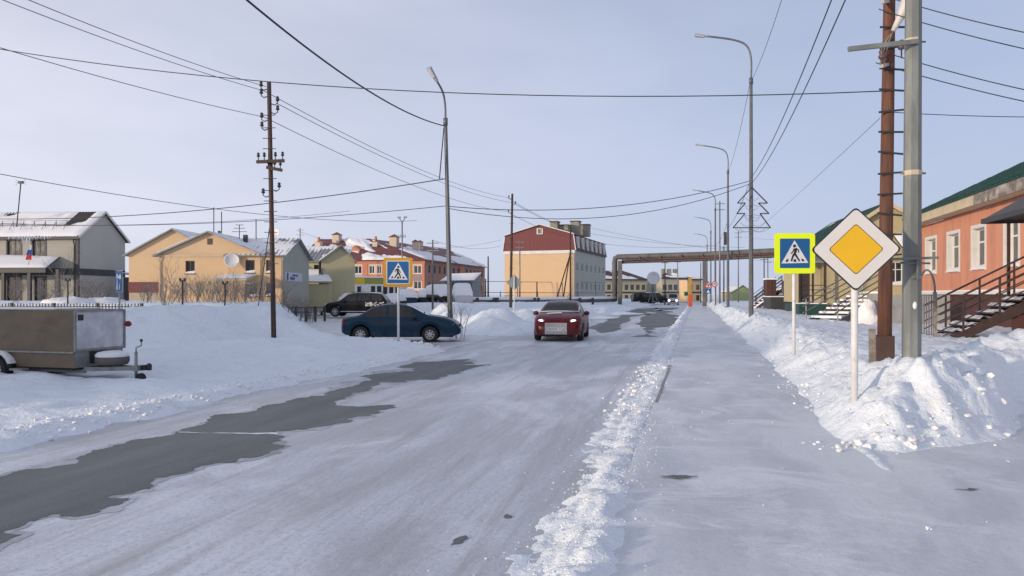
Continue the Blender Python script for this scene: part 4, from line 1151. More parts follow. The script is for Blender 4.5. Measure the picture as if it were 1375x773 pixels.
# unseen two storey house, added behind the camera to shade trailer and cars
HZ_SHADE = thing('apartment_house', 'unseen two-storey yellow house added behind the viewpoint to shade the vehicles', 'house', (-48.0, -8.0, 0), R(-42))
opz = [(1.5 + 2.6 * k, 2.9 + 2.6 * k, z_, z_ + 1.5) for k in range(6) for z_ in (1.2, 4.2)]
wall(HZ_SHADE, M_YELLOW, (0, -12), (17, -12), .2, 6.6); wall(HZ_SHADE, M_YELLOW, (17, 0), (0, 0), .2, 6.6, opz); wall(HZ_SHADE, M_YELLOW, (17, -12), (17, 0), .2, 6.6); wall(HZ_SHADE, M_YELLOW, (0, 0), (0, -12), .2, 6.6)
for o_ in opz: window(HZ_SHADE, (17, 0), (0, 0), o_, M_WHITEPVC, M_GLASS)
for s_, y_ in ((1, .4), (-1, -12.4)):
    slab_quad(HZ_SHADE, [(-.4, y_, 6.5), (17.4, y_, 6.5), (17.4, -6, 9.0), (-.4, -6, 9.0)], .1, M_GREYROOF, 'roof')
gable(HZ_SHADE, M_YELLOW, (17, -12), (17, 0), 6.6, 6, 8.9); gable(HZ_SHADE, M_YELLOW, (0, 0), (0, -12), 6.6, 6, 8.9)

# ---------------------------------------------------------------- right: orange house with green hipped roof
HO = thing('house', 'orange rendered house with dark green metal roof at the right edge', 'house', (10.5, 39.7, 0), R(-90))
LO = 27.0; DO = 10.0; wz0, wz1 = 1.85, 5.0
opo = []
for (a, b_) in ((1244, 1257), (1273, 1288), (1306, 1323), (1350, 1368)):
    u0, _ = localpx(HO, a, 340); u1, _ = localpx(HO, b_, 340)
    opo.append((u0, u1, 2.72, 4.28))
du = opo[3][0] - opo[2][0]
opo.append((opo[3][0] + 4.6, opo[3][1] + 4.6, 2.72, 4.28)); opo.append((opo[3][0] + 7.2, opo[3][1] + 7.2, 2.72, 4.28))
wall(HO, M_ORANGE, (0, 0), (LO, 0), wz0, wz1, opo, th=.30)
for o_ in opo: window(HO, (0, 0), (LO, 0), o_, M_WHITEPVC, M_GLASS, mull=1, trans=1, rec=.2, fw=.08, snow=True, casing=M_STUCCO, cw=.13)
wall(HO, M_ORANGE, (0, DO), (0, 0), wz0, wz1); wall(HO, M_ORANGE, (LO, 0), (LO, DO), wz0, wz1); wall(HO, M_ORANGE, (LO, DO), (0, DO), wz0, wz1)
pbox(HO, 'plinth', M_BROWNBOARD, .02, LO, .06, DO, .2, wz0 - .12)
pbox(HO, 'plinth_ledge', M_STUCCO, -.02, LO, -.12, .2, wz0 - .12, wz0 - .002); pbox(HO, 'ledge_snow', M_ROOFSNOW, 0, LO, -.11, -.003, wz0, wz0 + .05)
pbox(HO, 'corner_board', M_STUCCO, -.03, .22, -.035, -.003, wz0, wz1 - .05)
eo = .55
pbox(HO, 'fascia', M_SOFFIT, -eo, 9.0, -eo - .04, -eo, wz1 + .02, wz1 + .42); pbox(HO, 'fascia', M_OLDWOOD, 9.01, LO, -eo - .05, -eo, wz1 + .0, wz1 + .46)
pbox(HO, 'soffit', M_SOFFIT, -eo, LO, -eo + .002, .02, wz1 + .02, wz1 + .06)
ez_ = wz1 + .45; hz_ = ez_ + 2.9
qo = [(-eo - .1, -eo - .1, ez_), (LO, -eo - .1, ez_), (LO, DO / 2, hz_), (DO / 2, DO / 2, hz_)]
slab_quad(HO, qo, .07, M_GREENROOF, 'roof')
# raised seams that stop at the hip
sl = (hz_ - ez_) / (DO / 2 + eo + .1); nn = Vector((0, -sl, 1)).normalized()
mb = MB()
for i in range(60):
    x = -.4 + i * .45
    top = min(DO / 2, x) if x < DO / 2 else DO / 2
    if x - .3 < -eo: continue
    y1 = min(DO / 2, max(-eo + .1, x - .05))
    a = Vector((x, -eo - .1, ez_)); b_ = Vector((x, y1, ez_ + sl * (y1 + eo + .1)))
    mb.bar(a + nn * .02, b_ + nn * .02, .05, .04, up=nn)
mb.build('roof_seams', M_GREENROOF, HO)
slab_quad(HO, [(-eo - .1, DO + .6, ez_), (-eo - .1, -eo - .1, ez_), (DO / 2, DO / 2, hz_), (DO / 2 + .001, DO / 2 + .001, hz_)], .07, M_GREENROOF, 'roof')
roof_snow(HO, [(0.5, -.4, ez_ + sl * .25), (LO, -.4, ez_ + sl * .25), (LO, DO / 2 - .02, hz_ - .01), (DO / 2 + .2, DO / 2 - .02, hz_ - .01)], .2, 83, .07, (70, 20), .55, bias=lambda u, v: .9 if v > .93 else -.05)
mb = MB()
for i in range(10): mb.bar((.3 + i * .25, DO * .2 + i * .2, ez_ + 1.2 + .1 * i), (.3 + i * .25, DO * .2 + i * .2, ez_ + 1.5 + .1 * i), .02)
MB().tube([(.35, -.5, wz1 + .05), (.35, -.1, wz1 - .4), (.35, -.1, .6)], .05, 8).build('downpipe', M_STUCCO, HO)
# entrance stair
X0, Y0 = P(1262, 20.0); z0 = .42; X1 = X0 + 3.2; z1 = 2.15; YW = 1.45; NS = 10
ST = thing('entrance_stair', 'brown steel stair with snowy treads and pipe railings up to the orange house', 'staircase', (X0, Y0, 0), 0)
dx, dz = X1 - X0, z1 - z0
for yy in (0, YW):
    mb = MB(); mb.prism([(-.05, yy, z0 - .25), (dx, yy, z1 - .28), (dx, yy, z1 - .02), (-.05, yy, z0 + .0)], (0, .06, 0)); mb.build('stringer', M_RAIL, ST)
for i in range(NS):
    x = dx * (i + .5) / NS; z = z0 + dz * (i + .7) / NS
    t_ = pbox(ST, 'tread', M_RAIL, x - .16, x + .16, .062, YW - .002, z - .04, z)
    mb = MB(); V = []; F = []
    for j in range(7):
        for k in range(4):
            V.append((x - .15 + .1 * k, .07 + (YW - .09) * j / 6, z + (.0 if k in (0,) else .05 + .04 * math.sin(i * 2.2 + j * 1.3 + k)) + .002))
    for j in range(6):
        for k in range(3): F.append((j * 4 + k, j * 4 + k + 1, j * 4 + k + 5, j * 4 + k + 4))
    mb.add(V, F, True); mb.build('tread_snow', M_ROOFSNOW, t_, fix=False)
for yy in (.03, YW + .03):
    for f_ in (.18, .45, .72, 1.0):
        mb = MB(); mb.bar((dx * f_, yy, z0 + dz * f_ - .1), (dx * f_, yy, z0 + dz * f_ + .95), .045); mb.build('baluster', M_RAIL, ST)
    for h in (.3, .52, .74, .97):
        mb = MB(); w_ = .05 if h > .9 else .03
        mb.bar((0, yy, z0 + h), (dx, yy, z1 + h), w_); mb.build('rail', M_RAIL, ST)
# landing, its boards and canopy
pbox(ST, 'landing', M_RAIL, dx, dx + 1.1, -1.6, YW + .8, z1 - .18, z1 - .02); pbox(ST, 'landing_snow', M_ROOFSNOW, dx + .02, dx + 1.08, -1.55, YW + .75, z1 - .018, z1 + .05)
for i in range(12):
    z = .35 + .135 * i
    o = pbox(ST, 'plank', M_BROWNBOARD, 0, 2.5, 0, .03, 0, .12); o.location = (dx - 1.45 + .0, .10 - .004 * (i % 3), z)
    o.scale = (1 if z < z1 - 1.05 else max(.2, 1 - (z - (z1 - 1.05)) * .75), 1, 1)
    if o.scale.x < 1: o.location.x += 2.5 * (1 - o.scale.x)
CPY = 2.5; cx0, cx1 = 8.2 - X0, 10.45 - X0; cy0, cy1 = 20.6 - Y0, 24.7 - Y0; ce, cr_ = 3.92, 4.45; cm = (cy0 + cy1) / 2
for q_ in ([(cx0, cy0, ce), (cx1, cy0, ce), (cx1, cm, cr_), (cx0 + .5, cm, cr_)], [(cx1, cy1, ce), (cx0, cy1, ce), (cx0 + .5, cm, cr_), (cx1, cm, cr_)], [(cx0, cy1, ce), (cx0, cy0, ce), (cx0 + .5, cm, cr_), (cx0 + .5, cm + .001, cr_)]):
    slab_quad(ST, q_, .06, M_BROWNROOF, 'canopy_roof')
mb = MB(); mb.bar((cx0, cy0, ce - .05), (cx0, cy1, ce - .05), .08, .14); mb.bar((cx0, cy0, ce - .05), (cx1, cy0, ce - .05), .08, .14); mb.bar((cx0, cy1, ce - .05), (cx1, cy1, ce - .05), .08, .14); mb.build('canopy_beam', M_DARKTRIM, ST)
roof_snow(ST, [(cx0 + .4, cy0 + .3, ce + .09), (cx1, cy0 + .3, ce + .09), (cx1, cm, cr_ + .01), (cx0 + .6, cm, cr_ + .01)], .7, 88, .1, (14, 10), .8)
for (x, y) in ((8.62 - X0, 23.95 - Y0), (8.62 - X0, 20.75 - Y0)): pbox(ST, 'canopy_post', M_RAIL, x - .035, x + .035, y - .035, y + .035, z1 - .8, ce - .1)
# arched gate at the foot of the stair
GA = thing('arched_gate', 'rusty steel arch with upright bars at the foot of the orange house stair', 'gate', (X0 - .12, Y0, 0), 0)
mb = MB(); g0 = .35
for yy in (0.0, 1.5):
    mb = MB(); mb.bar((0, yy, g0), (0, yy, 1.78), .085); mb.build('gate_post', M_RUST, GA)
mb = MB(); mb.tube([(0, .75 - .75 * math.cos(math.pi * k / 14), 1.78 + .62 * math.sin(math.pi * k / 14)) for k in range(15)], .028, 8); mb.build('arch', M_STEELGREY, GA)
for k in range(5):
    mb = MB(); mb.bar((0, .3 + .225 * k, .6), (0, .3 + .225 * k, 1.7), .022); mb.build('bar', M_STEELGREY, GA)
mb = MB(); mb.bar((0, .04, .6), (0, 1.46, .6), .03); mb.bar((0, .04, 1.7), (0, 1.46, 1.7), .03); mb.build('cross_rail', M_STEELGREY, GA)

# ---------------------------------------------------------------- stairs and ramps of the houses farther along on the right
def small_stair(name, label, pA, zA, pB, zB, width, m_, rails=3, steps=8, posts=(0.05, .5, 1.0), snowst=False):
    a = Vector((*pA, 0)); b_ = Vector((*pB, 0)); d = b_ - a; L = d.length; rz = math.atan2(d.y, d.x)
    S = thing(name, label, 'staircase', (*pA, 0), rz)
    for yy in (-width / 2, width / 2):
        mb = MB(); mb.prism([(0, yy, zA - .2), (L, yy, zB - .25), (L, yy, zB), (0, yy, zA + .05)], (0, .05, 0)); st_ = mb.build('stringer', m_, S)
        if snowst:
            mb = MB(); mb.prism([(0, yy - .03, zA + .052), (L, yy - .03, zB + .002), (L, yy - .03, zB + .1), (0, yy - .03, zA + .17)], (0, .11, 0)); mb.build('snow_strip', M_ROOFSNOW, st_)
        for f_ in posts:
            mb = MB(); mb.bar((L * f_, yy + .025, zA + (zB - zA) * f_), (L * f_, yy + .025, zA + (zB - zA) * f_ + 1.0), .04); mb.build('baluster', m_, S)
        for k in range(rails):
            h = 1.0 - .28 * k; mb = MB(); mb.bar((0, yy + .025, zA + h), (L, yy + .025, zB + h), .04); mb.build('rail', m_, S)
    for i in range(steps):
        x = L * (i + .5) / steps; z = zA + (zB - zA) * (i + .6) / steps
        pbox(S, 'tread', M_ROOFSNOW, x - L / steps * .5, x + L / steps * .5, -width / 2 + .052, width / 2 - .002, z - .05, z + .04)
    return S
small_stair('entrance_stair', 'grey railed stair rising to the cream house behind the priority sign', P(1100, 31), .5, P(1172, 36), 1.9, 1.3, M_STEELGREY)
small_stair('entrance_stair', 'nearer snowy dark stair just left of the yellow-green crossing sign', P(1024, 62), .5, P(1062, 58), 2.2, 1.6, M_RAIL, snowst=True)
small_stair('entrance_stair', 'farther snowy dark stair beside the lamp post with the tree frame', P(1010, 66), .5, P(1046, 66), 2.3, 1.6, M_RAIL, snowst=True)
PR = thing('porch', 'open brown porch with railings and a small red shelter left of the cream house', 'porch', (*P(1044, 57), 0), R(5))
pbox(PR, 'deck', M_DARKTRIM, -.6, 3.2, -.5, 2.5, .3, 1.55); pbox(PR, 'deck_snow', M_ROOFSNOW, -.6, 3.2, -.5, 2.5, 1.552, 1.62)
for x in (-.5, .35, 1.2, 2.1, 3.1): pbox(PR, 'post', M_RAIL, x - .05, x + .05, -.45, -.35, 1.6, 4.0 if x > .5 else 2.8)
for h in (.3, .65, 1.0): pbox(PR, 'rail', M_RAIL, -.5, 3.1, -.42, -.38, 1.6 + h - .02, 1.6 + h + .02)
pbox(PR, 'red_shelter', M_BROWNBOARD, -.6, .1, 1.0, 2.0, 1.62, 2.9); pbox(PR, 'shelter_roof', M_ROOFSNOW, -.7, .2, .9, 2.1, 2.902, 3.02)
# grey sheet wall and the drift against it
SW = thing('sheet_fence', 'grey sheet metal fence with a tall snow drift leaning on it', 'fence', (*P(1164, 30), 0), R(2))
for i in range(6):
    o = pbox(SW, 'sheet', mat('grey_sheet', (.30, .32, .34), .6, var=.25, vscale=2), 0, .5, 0, .025, 0, 1.25); o.location = (.51 * i, .01 * (i % 2), .45)
mb = MB(); V = []; F = []
n1_, n2_ = 14, 9
for j in range(n2_ + 1):
    for i in range(n1_):
        a = 2 * math.pi * i / n1_; t = j / n2_; r_ = (1 - t) ** .5 * .62 * (1 + .16 * math.sin(a * 3 + j) + .08 * math.sin(a * 5 - 2 * j))
        V.append((-.15 + r_ * math.cos(a) + .12 * t, -.35 + r_ * .8 * math.sin(a), .35 + 1.15 * t ** 1.1 + .06 * math.sin(a * 2 + j)))
for j in range(n2_):
    for i in range(n1_): F.append((j * n1_ + i, j * n1_ + (i + 1) % n1_, (j + 1) * n1_ + (i + 1) % n1_, (j + 1) * n1_ + i))
mb.add(V, F, True); mb.build('snow_drift', M_ROOFSNOW, SW)

# ================================================================== poles
M_GALV = mat('galvanised_pole', (.17, .185, .18), .55, metal=.3, var=.18, vscale=3, col2=(.235, .25, .24), c2=(.45, .6), c2scale=4, stretch=(1, 1, .25), bump=.08)
M_LAMPP = mat('dark_lamp_post', (.13, .14, .155), .5, metal=.3, var=.2)
M_POLEW = mat('red_brown_pole', (.155, .062, .035), .8, var=.35, vscale=3, col2=(.075, .04, .03), c2=(.45, .65), c2scale=5, stretch=(3, 3, .3), bump=.4, bscale=25)
M_POLED = mat('dark_tarred_pole', (.05, .034, .030), .8, var=.35, vscale=3, col2=(.11, .075, .06), c2=(.5, .7), c2scale=4, stretch=(3, 3, .3), bump=.4, bscale=25)
M_IRON = mat('black_iron', (.03, .03, .033), .6, var=.2)
M_PORC = mat('brown_porcelain', (.10, .07, .06), .3, var=.2)
M_BRASS = mat('pale_clamp', (.55, .47, .33), .5, metal=.2)
M_LAMPHEAD = mat('lamp_head_grey', (.33, .34, .36), .5, var=.1)
M_LENS = mat('lamp_lens', (.55, .56, .58), .25, var=.05)
M_WHITEPAINT = mat('white_post_paint', (.66, .665, .67), .5, var=.12, vscale=5, col2=(.42, .41, .40), c2=(.56, .70), c2scale=7)

def pole_shaft(mb, a, b_, r0, r1, n=8):
    mb.tube([a, Vector(a).lerp(Vector(b_), .33), Vector(a).lerp(Vector(b_), .66), b_], [r0, r0 + (r1 - r0) * .33, r0 + (r1 - r0) * .66, r1], n, smooth=(n > 8))

def lamp_post(px, Z, label, zshaft, arm, r0=.11, r1=.06, base=None, lean=(0, 0), group='lamp posts along the footway', cable_box=False, flange=False, mat_=None):
    x, y = P(px, Z); bz = hz(x, y) if base is None else base
    L = thing('lamp_post', label, 'lamp post', (x, y, bz), 0, group)
    mb = MB(); top = Vector((lean[0], lean[1], zshaft - bz)); pole_shaft(mb, (0, 0, -.4), top, r0, r1)
    mb.build('shaft', mat_ or M_LAMPP, L)
    mb = MB(); mb.tube([top + Vector((0, 0, -.25)), top + Vector((0, 0, .05))], r1 * 1.35, 8); mb.build('collar', mat_ or M_LAMPP, L)
    pts = [top + Vector(a) for a in arm]
    # round the bend
    fine = []
    for i in range(len(pts) - 1):
        p0, p1 = pts[max(0, i - 1)], pts[i]; p2, p3 = pts[i + 1], pts[min(len(pts) - 1, i + 2)]
        for k in range(5):
            t = k / 5
            fine.append(.5 * ((2 * p1) + (-p0 + p2) * t + (2 * p0 - 5 * p1 + 4 * p2 - p3) * t * t + (-p0 + 3 * p1 - 3 * p2 + p3) * t ** 3))
    fine.append(pts[-1])
    MB().tube(fine, r1 * .62, 8).build('arm', mat_ or M_LAMPP, L)
    d = (fine[-1] - fine[-3]).normalized(); e = fine[-1]
    mb = MB(); s = d.cross(Vector((0, 0, 1))).normalized()
    f0, f1 = e - d * .05, e + d * .62
    upv = s.cross(d)
    mb.hexa([f0 - s * .07 - upv * .04, f1 - s * .13 - upv * .05, f1 + s * .13 - upv * .05, f0 + s * .07 - upv * .04], [f0 - s * .06 + upv * .05, f1 - s * .10 + upv * .06, f1 + s * .10 + upv * .06, f0 + s * .06 + upv * .05])
    hd = mb.build('lamp_head', M_LAMPHEAD, L, bevel=.015)
    mb = MB(); g0, g1 = e + d * .18, e + d * .58
    mb.hexa([g0 - s * .08 - upv * .075, g1 - s * .10 - upv * .085, g1 + s * .10 - upv * .085, g0 + s * .08 - upv * .075], [g0 - s * .09 - upv * .046, g1 - s * .12 - upv * .052, g1 + s * .12 - upv * .052, g0 + s * .09 - upv * .046])
    mb.build('lens', M_LENS, hd)
    if cable_box:
        mb = MB(); zc = zat(cable_box, Z) - bz
        mb.box(-r0 - .22, -r0 + .02, -.12, .12, zc - .55, zc + .55); mb.build('cable_coil', M_IRON, L, bevel=.06)
    if flange:
        pbox(L, 'flange', M_LAMPP, -.3, .3, -.3, .3, -.02, .04)
    return L
ARM = [(0, 0, 0), (0, 0, 1.0), (-.22, 0, 1.65), (-.85, .0, 1.98), (-2.05, 0, 2.25)]
ZP = [9.2, 36.2, 63.0, 89.0, 119.0, 150.0]
PXB = [1223, 1008.5, 977.5, 960.5, 954.5, 949.5]
LT = [None, 12.2, 12.2, 12.0, 11.9, 11.8]
lbl = [None, 'tall lamp post carrying the wire fir-tree frame', 'second lamp post beyond, with a dark cable coil on its shaft', 'third lamp post from the tree frame, near the pipe bridge',
       'fourth lamp post along the footway, just before the pipe bridge', 'farthest lamp post, beyond the pipe bridge']
for k in range(1, 6):
    lamp_post(PXB[k], ZP[k], lbl[k], LT[k], ARM, r0=.125 if k == 1 else .13, r1=.075 if k < 3 else .09, cable_box=(320 if k == 2 else None), flange=(k == 2))
lamp_post(605.5, 31.0, 'lamp post on the left verge behind the dark blue car, short curved arm', zat(160, 31), [(0, 0, 0), (-.02, 0, .6), (-.07, -.15, 1.1), (-.22, -.5, 1.5)], r0=.115, r1=.07, lean=(-.22, -.05), group=None)

# near octagonal post at right with brackets
x, y = P(1223.5, 9.2); bz = hz(x, y)
NP = thing('lamp_post', 'thick galvanised octagonal post rising from the shovelled snow pile', 'lamp post', (x, y, bz), 0)
mb = MB(); pole_shaft(mb, (0, 0, -.5), (.06, 0, 12.0 - bz), .112, .07, 8); mb.build('shaft', M_GALV, NP)
MB().tube([Vector((.06, 0, 12 - bz)) + Vector(a) for a in ARM], .045, 8).build('arm', M_GALV, NP)
mb = MB(); mb.hexa([(-2.6, -.13, 14.2 - bz), (-1.95, -.07, 14.15 - bz), (-1.95, .07, 14.15 - bz), (-2.6, .13, 14.2 - bz)], [(-2.6, -.1, 14.32 - bz), (-1.95, -.06, 14.25 - bz), (-1.95, .06, 14.25 - bz), (-2.6, .1, 14.32 - bz)]); mb.build('lamp_head', M_LAMPHEAD, NP)
rt = Vector((CA, SA, 0)); fw_ = Vector((-SA, CA, 0))
for (py, half) in ((56, .118), (232.5, .122), (318, .124)):
    if py == 318: continue
    z = zat(py, 9.2) - bz
    mb = MB(); mb.tube([(.012 + .004, 0, z - .03), (.012 + .004, 0, z + .03)], .108 if py > 100 else .100, 8, smooth=False); mb.build('band_clamp', M_BRASS, NP)
    mb = MB(); mb.tube([Vector((.015, 0, z)) - rt * (.15 if py > 100 else .02), Vector((.015, 0, z)) + rt * .16], .012, 6); mb.build('bolt', M_STEELGREY, NP)
z = zat(61, 9.1) - bz
mb = MB(); mb.bar(Vector((0, 0, z - .05)) - rt * .83 - fw_ * .12, Vector((0, 0, z + .045)) + rt * .02 - fw_ * .12, .045, .055); mb.build('bracket_arm', M_GALV, NP)
z = zat(347.5, 9.0) - bz
mb = MB(); mb.bar(Vector((0, 0, z)) - rt * .30 - fw_ * .125, Vector((0, 0, z + .02)) + rt * .26 - fw_ * .125, .04, .03); mb.tube([Vector((0, 0, z - .045)) - rt * .2 - fw_ * .13, Vector((0, 0, z - .05)) + rt * .16 - fw_ * .13], .012, 6)
mb.bar(Vector((0, 0, z - .02)) - fw_ * .13, Vector((0, 0, z - .25)) - fw_ * .13, .05, .02); mb.bar(Vector((0, 0, z - .22)) - fw_ * .13 - rt * .06, Vector((0, 0, z - .22)) - fw_ * .13 + rt * .06, .03, .03); mb.build('sign_bracket', M_GALV, NP)
mb = MB(); V = [];
mb.lathe([(.001, -.016), (.028, -.012), (.034, .0), (.03, .01)], 10, 'Y'); o = mb.build('snow_splat', M_ROOFSNOW, NP); o.location = tuple(Vector((0.01, 0, zat(410, 9.1) - bz)) - fw_ * .105 - rt * .02); o.rotation_euler = (0, 0, YAW); o.scale = (.8, 1, 1.5)

# right wooden climbing pole
x, y = P(1187.5, 11.6); bz = hz(x, y)
def insulator(mb, c, s=1.0):
    c = Vector(c); mb.lathe([(.012 * s, -.09 * s), (.05 * s, -.07 * s), (.055 * s, -.03 * s), (.03 * s, -.01 * s), (.045 * s, .01 * s), (.045 * s, .04 * s), (.025 * s, .065 * s), (.001, .07 * s)], 10, 'Z', c)
WP = thing('utility_pole', 'red-brown wooden climbing pole with step irons behind the priority sign', 'utility pole', (x, y, bz), 0)
topz = 8.2
tp = Vector((.10, .02, topz - bz))
mb = MB(); pole_shaft(mb, (0, 0, .15), tp, .105, .078, 12); mb.build('shaft', M_POLEW, WP)
mb = MB(); mb.box(-.155, .125, -.12, .13, -.4, zat(450, 11.6) - bz); mb.build('stub', mat('dark_stub', (.075, .045, .035), .8, var=.3), WP, bevel=.02)
steps = [38, 65, 94, 122, 150, 178, 206, 233, 261, 288, 315, 343]
for i, py in enumerate(steps):
    z = zat(py, 11.55) - bz; t = (z) / (topz - bz); c = tp * t; c.z = z
    mb = MB(); a = .02 * math.sin(i * 1.9); mb.bar(c - rt * .19 - fw_ * .105 + Vector((0, 0, -a)), c + rt * .19 - fw_ * .105 + Vector((0, 0, a)), .02, .028); mb.build('step_iron', M_IRON, WP)
for (py, dxs, s) in ((88, -.22, 1), (3, -.2, 1)):
    z = zat(py, 11.5) - bz; c = tp * (z / (topz - bz)); c.z = z
    a = c - rt * .26 - fw_ * .30 + Vector((0, 0, -.07)); b_ = c + rt * .1 + fw_ * .12 + Vector((0, 0, .1))
    mb = MB(); mb.bar(a, b_, .06, .05); mb.build('cross_arm', mat('pale_board', (.42, .41, .40), .8, var=.2), WP)
    mb = MB(); i1 = c - rt * .20 - fw_ * .2; i2 = c + rt * .12 - fw_ * .16 + Vector((0, 0, .16))
    for q_ in (i1, i2):
        mb.bar(q_ + Vector((0, 0, -.05)), q_ + Vector((0, 0, .1)), .018)
    o = mb.build('insulator_pin', M_IRON, WP)
    mb = MB(); insulator(mb, i1 + Vector((0, 0, .15)), 1.0); mb.build('insulator', M_PORC, o); mb = MB(); insulator(mb, i2 + Vector((0, 0, .15)), 1.0); mb.build('insulator', M_PORC, o)
# old white horn lamp pointing down on its bracket
c = Vector((0, 0, zat(30, 11.4) - bz)); c += tp * (c.z / (topz - bz)) * Vector((1, 1, 0))
mb = MB(); p1 = c - fw_ * .16 - rt * .02 + Vector((0, 0, -.12)); p2 = c - fw_ * .3 + rt * .24 + Vector((0, 0, .46))
mb.tube([p1, p1.lerp(p2, .25), p1.lerp(p2, .7), p2], [.035, .05, .11, .13], 12); mb.build('horn_lamp', mat('dull_white_enamel', (.58, .55, .53), .5, var=.15), WP)
mb = MB()
for k in range(3):
    mb.tube([p1 + rt * .01 * k, p1 - rt * (.06 + .05 * k) + Vector((0, 0, -.15)), p1 - rt * (.1 + .05 * k) - Vector((0, 0, .32 + .1 * k))], .008, 5)
mb.build('lamp_leads', M_RUST, WP)
BP = MB().box(-.04, .04, -.04, .04, -.3, .55).build('stake', M_OLDWOOD); xb, yb_ = P(1171, 11.0); BP.location = (xb, yb_, hz(xb, yb_))
tag(BP, 'short weathered wooden stake in snow beside the red-brown pole', 'stake')

def wood_pole(px, Z, top_py, label, lean=(0, 0), r0=.12, r1=.085, steps=(), hooks=(), arms=(), base=None, group='wooden utility poles', struts=(), m_=None):
    x, y = P(px, Z); bz = hz(x, y) if base is None else base
    W_ = thing('utility_pole', label, 'utility pole', (x, y, bz), 0, group)
    H = zat(top_py, Z) - bz; tp = Vector((lean[0], lean[1], H)); m_ = m_ or M_POLED
    mb = MB(); pole_shaft(mb, (0, 0, -.4), tp, r0, r1, 10); mb.build('shaft', m_, W_)
    at_ = lambda py: Vector((lean[0] * (zat(py, Z) - bz) / H, lean[1] * (zat(py, Z) - bz) / H, zat(py, Z) - bz))
    for py in steps:
        c = at_(py); mb = MB(); mb.bar(c - rt * .22 - fw_ * .1, c + rt * .22 - fw_ * .1, .022); mb.build('step_iron', M_IRON, W_)
    for (py, s) in hooks:
        c = at_(py); mb = MB()
        mb.tube([c, c + rt * s * .18 + Vector((0, 0, -.06)), c + rt * s * .27, c + rt * s * .27 + Vector((0, 0, .12))], .018, 6); h_ = mb.build('hook', M_IRON, W_)
        mb = MB(); insulator(mb, c + rt * s * .27 + Vector((0, 0, .16)), 1.15); mb.build('insulator', M_IRON, h_)
    for (py, l, r_, tilt) in arms:
        c = at_(py); mb = MB(); mb.bar(c - rt * l - fw_ * .12 - Vector((0, 0, tilt)), c + rt * r_ - fw_ * .12 + Vector((0, 0, tilt)), .09, .1); ca_ = mb.build('cross_arm', m_, W_)
        for s in (-l + .06, -l * .4, r_ * .4, r_ - .06):
            mb = MB(); b0 = c + rt * s - fw_ * .12 + Vector((0, 0, tilt * s / max(l, r_)))
            mb.bar(b0, b0 + Vector((0, 0, .22)), .025); insulator(mb, b0 + Vector((0, 0, .24)), 1.0); mb.build('insulator', M_IRON, ca_)
    for (dx_, dy_, py) in struts:
        mb = MB(); pole_shaft(mb, (dx_, dy_, -.4), at_(py), .09, .07, 8); mb.build('strut', m_, W_)
    return W_
wood_pole(368, 25.0, 110, 'tall dark wooden pole with cross-arm left of the blue car', lean=(-.19, 0), r0=.085, r1=.07, m_=mat('brown_pole', (.075, .045, .035), .8, var=.35, vscale=3, stretch=(3, 3, .3)),
          steps=[155, 172, 186, 200, 240, 256, 270, 284, 298, 312, 326, 340, 354], hooks=[(118, -1), (128, -1), (138, 1), (150, 1), (160, -1), (172, -1), (262, -1), (254, 1)], arms=[(217, .43, .5, .02), (227, .1, .42, -.05)])
wood_pole(685.5, 60, 260, 'dark wooden pole in front of the yellow block, left of its centre', lean=(.15, 0), steps=[300, 320, 340, 360], hooks=[(266, -1), (274, 1), (285, -1)])
wood_pole(766, 90, 303, 'braced wooden pole at the right corner of the yellow block', base=.5, struts=[(-2.0, -.3, 340), (-1.1, .2, 335)], r0=.13)
wood_pole(655.5, 95, 344, 'short plain pole between orange building and yellow block', base=.5, r0=.12)
wood_pole(540, 100, 299, 'pole with a forked double lamp above the orange building roof', base=.5, m_=M_STEELGREY, group=None, arms=[(318, .5, .5, .0)])
o = bpy.data.objects[-1] if False else None
x, y = P(540, 100); FL = [ob for ob in bpy.data.objects if ob.get('label', '').startswith('pole with a forked')][0]
mb = MB(); H = zat(299, 100) - FL.location.z
for s in (-1, 1): mb.tube([(0, 0, H - .3), (s * .1, 0, H + .2), (s * .45, 0, H + .7)], .06, 6); mb.box(s * .45 - .2, s * .45 + .2, -.12, .12, H + .65, H + .85)
mb.build('fork', M_STEELGREY, FL)
# background poles, right and centre
bgp = [(893, 130, 345, M_DARKSTEEL), (910, 150, 345, M_STEELGREY), (941, 152, 352, M_DARKSTEEL), (966.5, 88, 270, M_STEELGREY), (991.5, 120, 310, M_STEELGREY), (1026, 118, 340, M_DARKSTEEL), (1031, 125, 344, M_STEELGREY), (972, 110, 330, M_DARKSTEEL),
       (698, 100, 322, M_STEELGREY), (622, 88, 372, M_DARKSTEEL), (635.5, 92, 372, M_DARKSTEEL), (652, 96, 374, M_DARKSTEEL), (721, 97, 378, M_DARKSTEEL), (403, 110, 306, M_STEELGREY), (581, 70, 322, M_STEELGREY), (432, 62, 360, M_STEELGREY)]
bpl = ['slim pole right of the big round dish', 'slim pole behind the white oncoming car', 'slim pole behind the right leg of the pipe bridge', 'lattice-like grey pole close by the third lamp post', 'grey pole just left of the tree-frame lamp post',
       'dark slim pole under the yellow-green crossing sign edge', 'grey slim pole right of the dark one, left of the crossing sign', 'thin dark pole behind the second lamp post', 'leaning grey brace pole at the left of the yellow block',
       'dark fence pole below the orange building corner', 'dark fence pole left of the yellow block', 'dark fence pole nearest the yellow block', 'short dark pole in front of the yellow wall', 'pole with cross-arms above the yellow house', 'slim pole in front of the pinkish brick wall', 'slim pole before the olive house']
